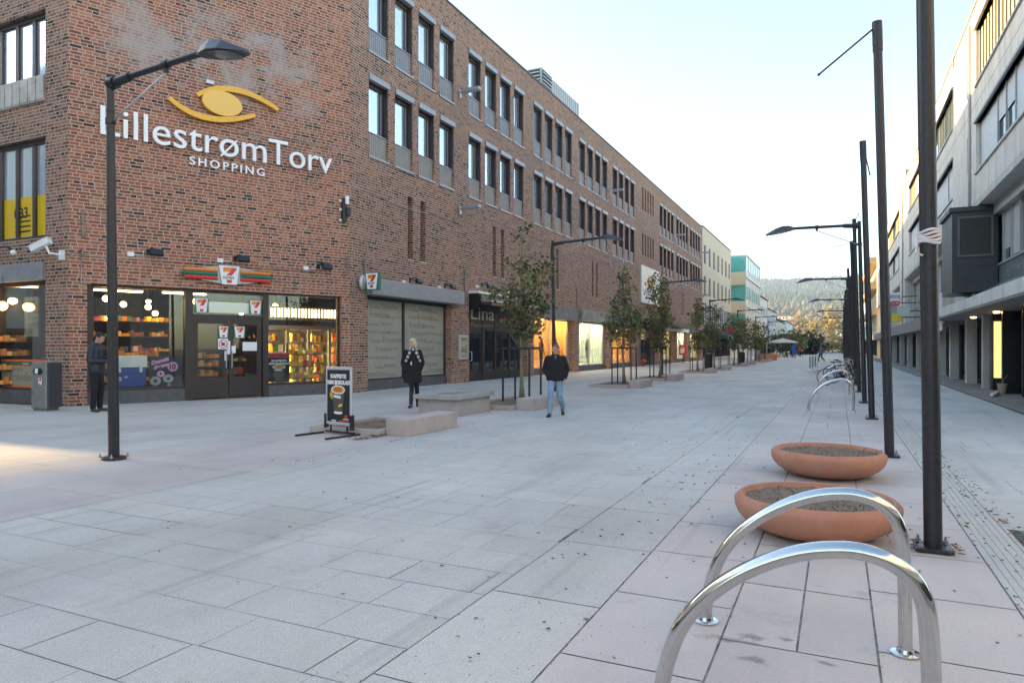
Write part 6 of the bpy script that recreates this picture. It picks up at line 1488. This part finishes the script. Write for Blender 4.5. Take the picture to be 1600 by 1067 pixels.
# parasol, tables, people and bikes far down
t=thing('parasol','large white parasol over the far cafe terrace','parasol',(atpx(1223,543,118)[0],118,0))
M=MB(); M.lathe([(0,3.05),(2.3,2.45),(2.32,2.3),(2.25,2.42),(0,2.95)],n=8); M.build('canopy',mat('parasol_grey',(.5,.49,.47),.8),t)
M=MB(); M.tube([(0,0,0),(0,0,2.98)],.04,8); M.build('pole',DARKMET,t)
M=MB(); M.lathe([(0,.0),(.4,.0),(.4,.08),(0,.1)],n=16); M.build('base',CONC,t)
def cafe_table(px,Y,l):
    x,_=atpx(px,560,Y); t=thing('cafe_table',l,'table',(x,Y,0),rnd.uniform(0,1),'cafe tables on the far terrace')
    M=MB(); M.lathe([(0,.72),(.5,.72),(.5,.76),(0,.76)],n=14); M.build('top',DARKMET,t)
    M=MB(); M.tube([(0,0,0),(0,0,.72)],.04,6); M.lathe([(0,0),(.28,0),(.0,.05)],n=10); M.build('pedestal',DARKMET,t)
    for k in range(3):
        a=k*2.1; x2,y2=x+.9*math.cos(a),Y+.9*math.sin(a); c=thing('cafe_chair','dark cafe chair at the far terrace','chair',(x2,y2,0),a+1.57,'cafe chairs on the far terrace')
        M=MB(); M.box(-.22,.22,-.22,.22,.43,.47); M.build('seat',BLACKP,c); M=MB(); M.box(-.22,.22,-.24,-.20,.47,.9); M.build('backrest',BLACKP,c)
        M=MB()
        for sx in (-1,1):
            for sy in (-1,1): M.box(sx*.19-.02,sx*.19+.02,sy*.19-.02,sy*.19+.02,0,.43)
        M.build('leg_frame',BLACKP,c)
cafe_table(1218,112,'dark cafe table left of the far parasol pole'); cafe_table(1231,116,'dark cafe table right of the far parasol pole'); cafe_table(1243,122,'dark cafe table at the street side of the far terrace')
t=thing('roll_up_banner','blue banner on a stand beside the far white parasol','banner',(atpx(1241,545,110)[0],110,0)); M=MB(); M.box(-.28,.28,-.02,.02,.6,2.0); M.build('cloth',mat('banner_blue',(.02,.08,.45),.5),t); M=MB(); M.box(-.35,.35,-.2,.2,.0,.05); M.tube([(0,.04,.05),(0,.04,2.3)],.02,6); M.build('stand',GREYMET,t)
# black fence panels beyond the racks
x,_=atpx(1264,565,47); t=thing('barrier','low black barrier panel standing across the far end of the bike racks','barrier',(x,47,0))
M=MB(); 
for k in range(3):
    M.box(k*.12,k*.12+.04,1.7*k,1.7*k+1.6,.25,1.0)
M.build('panel',BLACKP,t)
M=MB()
for k in range(4): M.box(k*.12-.03,k*.12+.03,1.7*k-.08,1.7*k-.02,0,1.08)
M.build('post',WHITE,t)
# ---------------------------------------------------------------- people
SKIN=mat('skin',(.48,.27,.19),.55,spec=.4); SKIN2=mat('skin_pale',(.56,.34,.26),.55,spec=.4)
def capsule(M,a,b,ra,rb,n=14,fl=1.):
    a,b=Vector(a),Vector(b); M.tube([a,a.lerp(b,.33),a.lerp(b,.66),b],[ra,ra+(rb-ra)*.33,ra+(rb-ra)*.66,rb],n); M.ell(a,(ra,ra,ra),n=n); M.ell(b,(rb,rb,rb),n=n)
def hand(M,wrist,d,palm_n,curl=.5,s=1.,thumb=1):
    """wrist position, d = direction of the fingers, palm_n = palm normal"""
    d=Vector(d).normalized(); pn=Vector(palm_n); pn=(pn-d*pn.dot(d)).normalized(); sd=d.cross(pn)
    R=Matrix((sd,d,pn)).transposed()
    c=Vector(wrist)+d*.045*s; M.ell(c,(.040*s,.052*s,.017*s),M=R,n=12)
    for k,(off_,L) in enumerate(((-.028,.070),(-.010,.080),(.009,.076),(.027,.060))):
        p=Vector(wrist)+d*.085*s+sd*off_*s; dd=d.copy()
        for seg in range(3):
            ang=curl*(.5+.4*seg); dd=(dd*math.cos(ang)+pn*math.sin(ang)).normalized(); q=p+dd*L*s*(.42,.32,.26)[seg]
            capsule(M,p,q,.0095*s,.0085*s,8); p=q
    p=Vector(wrist)+d*.025*s-sd*.034*s*thumb; dd=(d*.6-sd*thumb*.75+pn*.3).normalized()
    for L in (.036,.03): q=p+dd*L*s; capsule(M,p,q,.0115*s,.010*s,8); p=q; dd=(dd+d*.5+pn*.3).normalized()
def person(label,loc,rz,P,mats_,group=None,vox=.011,scale=1,hair='short',coat_len=.0,extras=None):
    """P: joint dictionary in local metres, facing -Y"""
    t=thing('person',label,'person',loc,rz,group,scale)
    V={k:Vector(v) for k,v in P.items()}
    skin,top_m,leg_m,shoe_m,hair_m=mats_
    M=MB()
    hc=V['head']; hr=V.get('headrot',Vector((0,0,0))); HR_=Matrix.Rotation(hr.z,3,'Z')@Matrix.Rotation(hr.x,3,'X')@Matrix.Rotation(hr.y,3,'Y')
    HS=(extras or {}).get('head',1.06); HR_=HR_*HS
    def hp_(x,y,z): return hc+HR_@Vector((x,y,z))
    M.ell(hp_(0,.012,.03),(.074,.092,.088),M=HR_,n=18); M.ell(hp_(0,-.018,-.035),(.056,.066,.078),M=HR_,n=16)
    M.ell(hp_(0,-.045,-.085),(.033,.034,.026),M=HR_,n=10)                       # chin
    M.tube([hp_(0,-.082,.018),hp_(0,-.104,-.022),hp_(0,-.088,-.034)],[.008,.015,.012],8)   # nose
    for s in (-1,1):
        M.ell(hp_(s*.078,.012,-.005),(.012,.022,.032),M=HR_,n=8); M.ell(hp_(s*.036,-.066,-.022),(.022,.016,.02),M=HR_,n=8); M.ell(hp_(s*.03,-.082,.028),(.022,.010,.008),M=HR_,n=8)
    M.ell(hp_(0,-.086,-.058),(.024,.010,.009),M=HR_,n=8)
    capsule(M,V['chest']+Vector((0,0,.14)),hp_(0,.012,-.07),.062,.056)
    # torso and limbs of the body
    M.ell(V['chest'],(.15,.10,.20),n=16); M.ell(V['pelvis'],(.145,.105,.13),n=16); capsule(M,V['chest'],V['pelvis'],.115,.11)
    for s,q in (('L',1),('R',-1)):
        capsule(M,V['sh'+s],V['el'+s],.046,.036); capsule(M,V['el'+s],V['wr'+s],.036,.025); capsule(M,V['chest']+Vector((0,0,.1)),V['sh'+s],.07,.05)
        capsule(M,V['hip'+s],V['kn'+s],.082,.052); capsule(M,V['kn'+s],V['an'+s],.050,.026)
        fd=V['toe'+s]-V['an'+s]; M.ell(V['an'+s]+fd*.3+Vector((0,0,-.045)),(.024,.024,.02),n=10)
        hd=V.get('hd'+s); 
        if hd is not None: hand(M,V['wr'+s],hd,V['hn'+s],.55,1.0,q)
    body=obj_from_remesh(M,'body',skin,t,vox*.72,3)
    # eyes, brows, lips
    for s in (-1,1):
        M=MB(); M.ell(hp_(s*.031,-.080,.008),(.012,.007,.007),M=HR_,n=8,col=(.5,.5,.48)); M.ell(hp_(s*.031,-.0865,.008),(.0055,.003,.0055),M=HR_,n=8,col=(.03,.03,.03)); M.build('eye',PROD,t,smooth=True)
        M=MB(); M.ell(hp_(s*.031,-.091,.03),(.019,.005,.0045),M=HR_,n=8,col=(.05,.035,.03)); M.build('eyebrow',PROD,t,smooth=True)
    M=MB(); M.ell(hp_(0,-.0945,-.058),(.021,.006,.006),M=HR_,n=8,col=(.35,.13,.11)); M.build('mouth',PROD,t,smooth=True)
    # trousers
    M=MB(); M.ell(V['pelvis'],(.165,.125,.13),n=16)
    for s in 'LR':
        capsule(M,V['hip'+s],V['kn'+s],.100*extras.get('leg',1),.072*extras.get('leg',1)); 
        hem=V['an'+s]+(V['kn'+s]-V['an'+s])*extras.get('hem',.04); capsule(M,V['kn'+s],hem,.070*extras.get('leg',1),.056*extras.get('hemw',1)) 
        M.ell(V['kn'+s]+Vector((0,.02,-.10)),(.062*extras.get('leg',1),.068*extras.get('leg',1),.09),n=12)
    capsule(M,V['pelvis'],V['hipL'],.12,.10); capsule(M,V['pelvis'],V['hipR'],.12,.10)
    tr_=obj_from_remesh(M,'trousers',leg_m,t,vox,3)
    # jacket
    M=MB(); cs=extras.get('bulk',1)
    M.ell(V['chest']+Vector((0,.005,0)),(.205*cs,.150*cs,.215),n=18); M.ell(V['chest']+Vector((0,0,.10)),(.175*cs,.12,.10),n=16)
    bot=V['pelvis']+Vector((0,0,-.02-coat_len)); 
    pr=[]
    nk=int((V['chest']-bot).length/.035)+2
    for k in range(nk):
        f=k/(nk-1); c=V['chest'].lerp(bot,f); M.ell(c,((.198+extras.get('flare',.0)*f)*cs,(.145+extras.get('flare',.0)*.6*f)*cs,.085 if k<nk-1 else .05),n=24)
    capsule(M,V['chest'],bot+Vector((0,0,.08)),.14,.15)
    for s in 'LR':
        capsule(M,V['chest']+Vector((0,0,.12)),V['sh'+s],.09,.080); capsule(M,V['sh'+s],V['el'+s],.080*cs,.064*cs); capsule(M,V['el'+s],V['wr'+s]+(V['el'+s]-V['wr'+s]).normalized()*.02,.062*cs,.050*cs)
        # folds at the elbow
        d_=(V['wr'+s]-V['el'+s]).normalized()
        for k in range(3): M.ell(V['el'+s]+d_*(.04+.07*k),(.066,.062,.016),n=10)
    M.tube([V['chest']+Vector((.07*math.cos(a),.062*math.sin(a),.205+.01*math.sin(a))) for a in [j*math.pi/8 for j in range(17)]],.024,8)
    obj_from_remesh(M,'jacket',top_m,t,vox,3)
    # shoes
    for s in 'LR':
        M=MB(); a=V['an'+s]; b=V['toe'+s]; d_=(b-a); dh=Vector((d_.x,d_.y,d_.z)); L=dh.length; dh.normalize()
        sole=extras.get('pitch'+s,0)
        up=Vector((0,0,1)); sdv=dh.cross(up).normalized(); u2=sdv.cross(dh).normalized(); R=Matrix((sdv,dh,u2)).transposed()
        c=a+Vector((0,0,0)); 
        M.ell(c+dh*.03-u2*.045,(.044,.075,.042),M=R,n=14); M.ell(c+dh*.125-u2*.052,(.047,.085,.034),M=R,n=14); capsule(M,c,c-u2*.03,.046,.046)
        if extras.get('boot'): capsule(M,c,c+(V['kn'+s]-a)*.62,.05,.062)
        T=Matrix.Translation(c+dh*.08-u2*.078)@R.to_4x4(); M.box(-.042,.042,-.115,.115,-.012,.012,0,None,T)
        obj_from_remesh(M,'shoe',shoe_m,t,.008,2)
    # hair
    M=MB(); 
    if hair=='short':
        M.ell(hp_(0,.022,.045),(.083,.096,.085),M=HR_,n=20); o=1
    elif hair=='blond':
        M.ell(hp_(0,.018,.045),(.084,.098,.088),M=HR_,n=20); M.ell(hp_(.0,.055,-.02),(.088,.07,.10),M=HR_,n=16); 
        for s in (-1,1): M.ell(hp_(s*.072,.01,-.03),(.025,.05,.09),M=HR_,n=12)
    vs=[]; o=obj_from_remesh(M,'hair',hair_m,t,.009,1)
    # keep the face free: cut the hair in front of the hairline
    bm=bmesh.new(); bm.from_mesh(o.data); inv=HR_.inverted(); dele=[]
    for v in bm.verts:
        q=inv@(v.co-hc)
        if q.y<-.045 and q.z<.062 and abs(q.x)<.078: dele.append(v)
        elif hair=='short' and (q.z<.0 and q.y<.03 or q.z<-.035): dele.append(v)
    bmesh.ops.delete(bm,geom=dele,context='VERTS'); bm.to_mesh(o.data); bm.free()
    return t,V,hp_
BLKC=mat('black_wool',(.010,.010,.012),.9,var=.3,scale=30,bump=.3,bscale=90); NAVY=mat('dark_navy_jacket',(.016,.020,.032),.5,var=.4,scale=6); BLT=mat('black_trousers',(.010,.010,.011),.85,var=.3,scale=20)
JEAN=mat('blue_jeans',(.14,.24,.36),.8,col2=(.26,.37,.50),scale=5,bump=.3,bscale=150); LEA=mat('black_leather',(.012,.011,.011),.35); BRL=mat('brown_leather',(.06,.04,.03),.5)
HB=mat('hair_black',(.010,.009,.008),.6); HG=mat('hair_grey',(.13,.11,.10),.8,var=.3,scale=40); HBL=mat('hair_blond',(.55,.42,.24),.6,var=.2,scale=30)
# man in jeans walking towards the left of the camera (height 1.60 in scene units of the eye line)
az_cam=lambda x,y:math.atan2(-x,y)   # rz so that local -Y faces the camera at the origin
x,y=-5.79,14.57
S=1.60/1.78
Pm=dict(pelvis=(0,.0,.98),chest=(.0,-.02,1.33),head=(0.0,-.05,1.665),headrot=(0.05,0,-.62),
 shL=(.19,-.02,1.43),shR=(-.19,-.02,1.43),elL=(.285,.05,1.17),elR=(-.275,.02,1.16),wrL=(.235,-.06,.95),wrR=(-.17,-.16,.985),
 hipL=(.09,0,.94),hipR=(-.09,0,.94),knL=(.10,-.04,.52),knR=(-.13,-.20,.54),anL=(.19,.26,.20),anR=(-.15,-.22,.095),toeL=(.20,.17,.05),toeR=(-.20,-.40,.085),
 hdL=(.0,-.3,-1),hnL=(-1,0,0))
t,V,hp=person('man in black jacket and light blue jeans walking down the middle of the street',(x,y,.008),az_cam(x,y)+.02,Pm,(SKIN,BLKC,JEAN,LEA,HG),extras=dict(bulk=1.15,hem=.0,hemw=1.15,leg=1.03,flare=.01),scale=S,coat_len=.05)
M=MB(); M.prism([(-.045,1.52),(.045,1.52),(.0,1.38)],-.168,-.15,lambda u,v,h:Vector((u,h-(1.45-v)*-.15,v))); M.build('shirt',mat('shirt_grey',(.10,.11,.13),.8),t)
MAN=t
# woman in black coat with scarf
x,y=-10.02,15.17
Pw=dict(pelvis=(0,0,.97),chest=(0,0,1.30),head=(-.01,-.02,1.63),headrot=(.05,0,-.75),
 shL=(.165,.0,1.40),shR=(-.165,.0,1.40),elL=(.25,.03,1.13),elR=(-.25,.02,1.13),wrL=(.18,-.08,.93),wrR=(-.20,-.10,.93),
 hipL=(.08,0,.93),hipR=(-.08,0,.93),knL=(.10,.0,.52),knR=(-.03,-.12,.52),anL=(.13,.17,.14),anR=(-.055,-.16,.10),toeL=(.13,.03,.06),toeR=(-.10,-.34,.085))
t,V,hp=person('blond woman in a black winter coat and checked scarf walking past the frosted window',(x,y,.008),az_cam(x,y)+.05,Pw,(SKIN2,BLKC,BLT,LEA,HBL),extras=dict(bulk=1.0,hem=.05,hemw=.85,leg=.86,flare=.045,boot=True),scale=1.77/1.75,coat_len=.30,hair='blond')
SCF=mat('scarf_wool',(1,1,1),.9,vcol='Col')
M=MB(); rr=random.Random(6)
def scarf(pts,r):
    for i in range(len(pts)-1):
        c=(.62,.60,.60) if i%2 else (.10,.10,.11); M.tube([pts[i],pts[i+1]],[r*rr.uniform(.85,1.15)]*2,8,0,True,c)
scarf([Vector((.10*math.cos(a),-.02+.095*math.sin(a),1.475+.02*math.sin(a*2))) for a in [j*math.pi/9 for j in range(19)]],.036)
for s in (-1,1): scarf([Vector((s*(.06+.02*k),-.135-.012*k+(.012*k*k*.3),1.46-.048*k)) for k in range(7)],.034)
M.build('scarf',SCF,t); M=MB(); M.ell((-.05,-.19,1.12),(.022,.012,.05),n=10); M.build('pendant',mat('cream_tag',(.7,.6,.35),.5),t)
# man waiting by the left corner, looking at his phone
x,y=-16.23,10.85
S=1.93/1.80
Pl=dict(pelvis=(0,.02,.98),chest=(0,.02,1.33),head=(0,-.06,1.655),headrot=(.45,0,.0),
 shL=(.18,.01,1.43),shR=(-.18,.01,1.43),elL=(.22,.0,1.15),elR=(-.23,.02,1.14),wrL=(.06,-.24,1.15),wrR=(-.05,-.26,1.13),
 hipL=(.085,.02,.94),hipR=(-.085,.02,.94),knL=(.10,-.01,.52),knR=(-.10,.0,.52),anL=(.12,.03,.095),anR=(-.12,.02,.095),toeL=(.16,-.12,.085),toeR=(-.17,-.12,.085),
 hdL=(-.35,-1,.25),hnL=(-.4,.2,1),hdR=(.35,-1,.25),hnR=(.4,.2,1))
t,V,hp=person('man in a dark padded jacket standing by the brick corner, looking down at a phone',(x,y,.008),az_cam(x,y)+.95,Pl,(SKIN,NAVY,BLT,BRL,HB),extras=dict(bulk=1.02,hem=.02,hemw=1.1,leg=1.0,flare=.0),scale=S,coat_len=.06)
M=MB(); T=Matrix.Translation((.005,-.345,1.215))@Matrix.Rotation(-.6,4,'X'); M.box(-.035,.035,-.065,.065,-.005,.005,0,None,T); tag(M.build('phone',BLACKP,t),None)
M=MB(); 
for s in (-1,1): M.tube([(s*.10,-.13,1.40),(s*.115,-.145,1.2),(s*.12,-.05,1.12)],.014,6)
M.build('strap',BLACKP,t)
# a few people far down the street: the same figures, small
COATS=['red jacket','dark coat','grey coat','blue jacket']
def far(px,Y,l,rz,m=None):
    x,_=atpx(px,560,Y); c=dup(MAN,None,loc=(x,Y,.008),rz=rz,label=l,group='people far down the street',scale=(.95,)*3)
    if m:
        for ch in c.children:
            if ch.name.startswith('jacket'): ch.data=ch.data.copy(); ch.data.materials.clear(); ch.data.materials.append(m)
            if ch.name.startswith('trousers'): ch.data=ch.data.copy(); ch.data.materials.clear(); ch.data.materials.append(BLT)
far(1201,96,'far person in a black jacket by the orange box at the street edge',1.2,BLKC)
far(1283,84,'far person in dark clothes behind the black barrier',-.8,mat('coat_grey_blue',(.10,.12,.16),.9))
far(1250,132,'tiny person in a red jacket beside the blue banner',.4,mat('coat_red',(.6,.05,.03),.8))
far(1203,64.5,'far person in a dark coat at the left shop fronts',2.2,BLKC) if False else None
# mannequins in the lit window
def mannequin(y,o,label,topm,botm,rz=0):
    p=FS(y,.41,o); t=thing('mannequin',label,'mannequin',tuple(p),rz,'mannequins in the shop windows')
    M=MB(); M.ell((0,0,1.62),(.08,.09,.11),n=14); capsule(M,(0,0,1.4),(0,0,1.58),.06,.05); capsule(M,(-.08,0,.9),(-.10,0,.1),.08,.045); capsule(M,(.08,0,.9),(.10,0,.1),.08,.045); M.ell((0,0,1.3),(.14,.1,.2),n=14); M.ell((0,0,1.0),(.14,.1,.15),n=14)
    for s in (-1,1): capsule(M,(s*.16,0,1.42),(s*.24,0,1.15),.05,.04); capsule(M,(s*.24,0,1.15),(s*.22,-.1,.9),.04,.03); hand(M,(s*.22,-.1,.9),(0,-.2,-1),(-s,0,0),.3,1,s)
    obj_from_remesh(M,'body',mat('mannequin_skin',(.10,.08,.07),.4),t,.013,3)
    M=MB(); M.ell((0,0,1.28),(.19,.14,.24),n=14); M.ell((0,0,1.05),(.20,.15,.22),n=14)
    for s in (-1,1): capsule(M,(s*.15,0,1.42),(s*.24,0,1.16),.075,.065); capsule(M,(s*.24,0,1.16),(s*.225,-.08,.95),.06,.05)
    obj_from_remesh(M,'jacket',topm,t,.015,3)
    M=MB(); capsule(M,(-.08,0,.92),(-.10,0,.35),.10,.07); capsule(M,(.08,0,.92),(.10,0,.35),.10,.07); M.ell((0,0,.95),(.16,.12,.12),n=12); obj_from_remesh(M,'trousers',botm,t,.015,2)
    M=MB(); M.lathe([(0,0),(.2,0),(.2,.03),(0,.03)],n=20); M.build('stand',LIGHTMET,t)
PUR=mat('purple_cloth',(.10,.03,.10),.8,var=.4,scale=6)
mannequin(37.4,-.8,'mannequin in a purple jacket, left in the lit boutique window',PUR,BLT,math.pi/2+.2)
mannequin(39.7,-.8,'mannequin in a black jacket, right in the lit boutique window',BLT,BLT,math.pi/2)
mannequin(45.6,-.8,'mannequin in dark clothes in the pale shop window',BLT,mat('grey_cloth',(.12,.12,.13),.8),math.pi/2+.4)
# bicycles
def bicycle(x,y,rz,label,frm):
    t=thing('bicycle',label,'bicycle',(x,y,.008),rz,'bicycles parked at the far hoops')
    for sx in (-.52,.52):
        M=MB(); M.tube([(sx+.33*math.cos(a),0,.345+.33*math.sin(a)) for a in [k*math.pi/14 for k in range(29)]],.017,8,cap=False); w=M.build('wheel',BLACKP,t,smooth=True)
        M=MB()
        for k in range(14): a=k*math.pi/7; M.tube([(sx,0,.345),(sx+.315*math.cos(a),0,.345+.315*math.sin(a))],.0022,4)
        M.tube([(sx+.312*math.cos(a),0,.345+.312*math.sin(a)) for a in [k*math.pi/12 for k in range(25)]],.006,6,cap=False); M.build('rim',LIGHTMET,w)
    M=MB(); A=(-.52,0,.345);B=(-.08,0,.31);C=(-.20,0,.80);D=(.34,0,.86);E=(.52,0,.345)
    for p,q in ((A,B),(B,C),(C,D),(D,B),(A,C),(D,E)): M.tube([p,q],.016,8)
    M.build('frame',frm,t); M=MB(); M.tube([C,(-.22,0,.93)],.013,6); M.ell((-.24,0,.95),(.13,.07,.03),n=10); M.build('saddle',BLACKP,t)
    M=MB(); M.tube([D,(.32,0,1.0)],.013,6); M.tube([(.20,-.28,1.0),(.33,-.18,1.02),(.33,.18,1.02),(.20,.28,1.0)],.012,6); M.build('handlebar',LIGHTMET,t)
    M=MB(); M.lathe([(0,0),(.09,0),(.09,.01),(0,.01)],n=12); M2=MB(); M2.tube([(-.08,-.05,.31),(-.08,.05,.31)],.09,12); M2.tube([(-.08,-.08,.31),(-.02,-.08,.16),(-.02,-.14,.16)],.01,6); M2.tube([(-.08,.08,.31),(-.14,.08,.46),(-.14,.14,.46)],.01,6); M2.build('crank',DARKMET,t)
bicycle(.05,31.0,.15,'parked bicycle with a dark frame, wheel beside the fourth hoop',BLACKP); bicycle(.25,32.6,-.5,'parked bicycle with an orange frame behind the fourth hoop',mat('bike_orange',(.6,.15,.03),.4)); bicycle(.15,36.6,.3,'parked bicycle with a silver frame, last before the black barrier',LIGHTMET)
x,_=atpx(1199,560,90); t=thing('planter_box','orange planter box at the left street edge in the distance','planter',(x,90,0)); M=MB(); M.box(-1.1,1.1,-.5,.5,0,.75); M.build('box',mat('planter_orange',(.55,.22,.10),.7),t,bevel=.03); M=MB(); M.ell((0,0,.72),(.9,.4,.15),n=12); M.build('soil',SOIL,t)
# things seen in the far distance between the shop fronts
M=MB(); M.lathe([(0,.0),(.12,.0),(.13,.5),(.06,.62),(0,.62)],n=12,c=tuple(FS(56.0,.01,.4))); tag(M.build('fire_hydrant',RED,None,smooth=True),'small red post by the dark shop entrance under the black canopy','post')
t=thing('postcard_stand','red and white display stand outside the far shop before the beige block','stand',tuple(FS(70.4,.0,.8))); M=MB(); M.box(-.35,.35,-.35,.35,.8,1.8); M.build('rack',RED,t,bevel=.05); M=MB(); M.box(-.2,.2,-.36,-.35,1.0,1.5); M.build('card',SW,t); M=MB(); M.tube([(0,0,.0),(0,0,.8)],.05,8); M.lathe([(0,.0),(.3,.0),(0,.06)],n=12); M.build('foot',DARKMET,t)
if HAZE>0:
    M=MB(); M.box(-1650,1450,-70,2650,-1,262); 
    m=bpy.data.materials.new('haze_air'); m.use_nodes=True; n=m.node_tree.nodes; l=m.node_tree.links; n.remove(n['Principled BSDF']); v=n.new('ShaderNodeVolumePrincipled'); v.inputs['Color'].default_value=(.45,.68,1,1); v.inputs['Density'].default_value=HAZE; v.inputs['Anisotropy'].default_value=0; l.new(v.outputs[0],n['Material Output'].inputs['Volume'])
    tag(M.build('haze',m),'pale air haze over the whole street and hill','haze',kind='stuff')
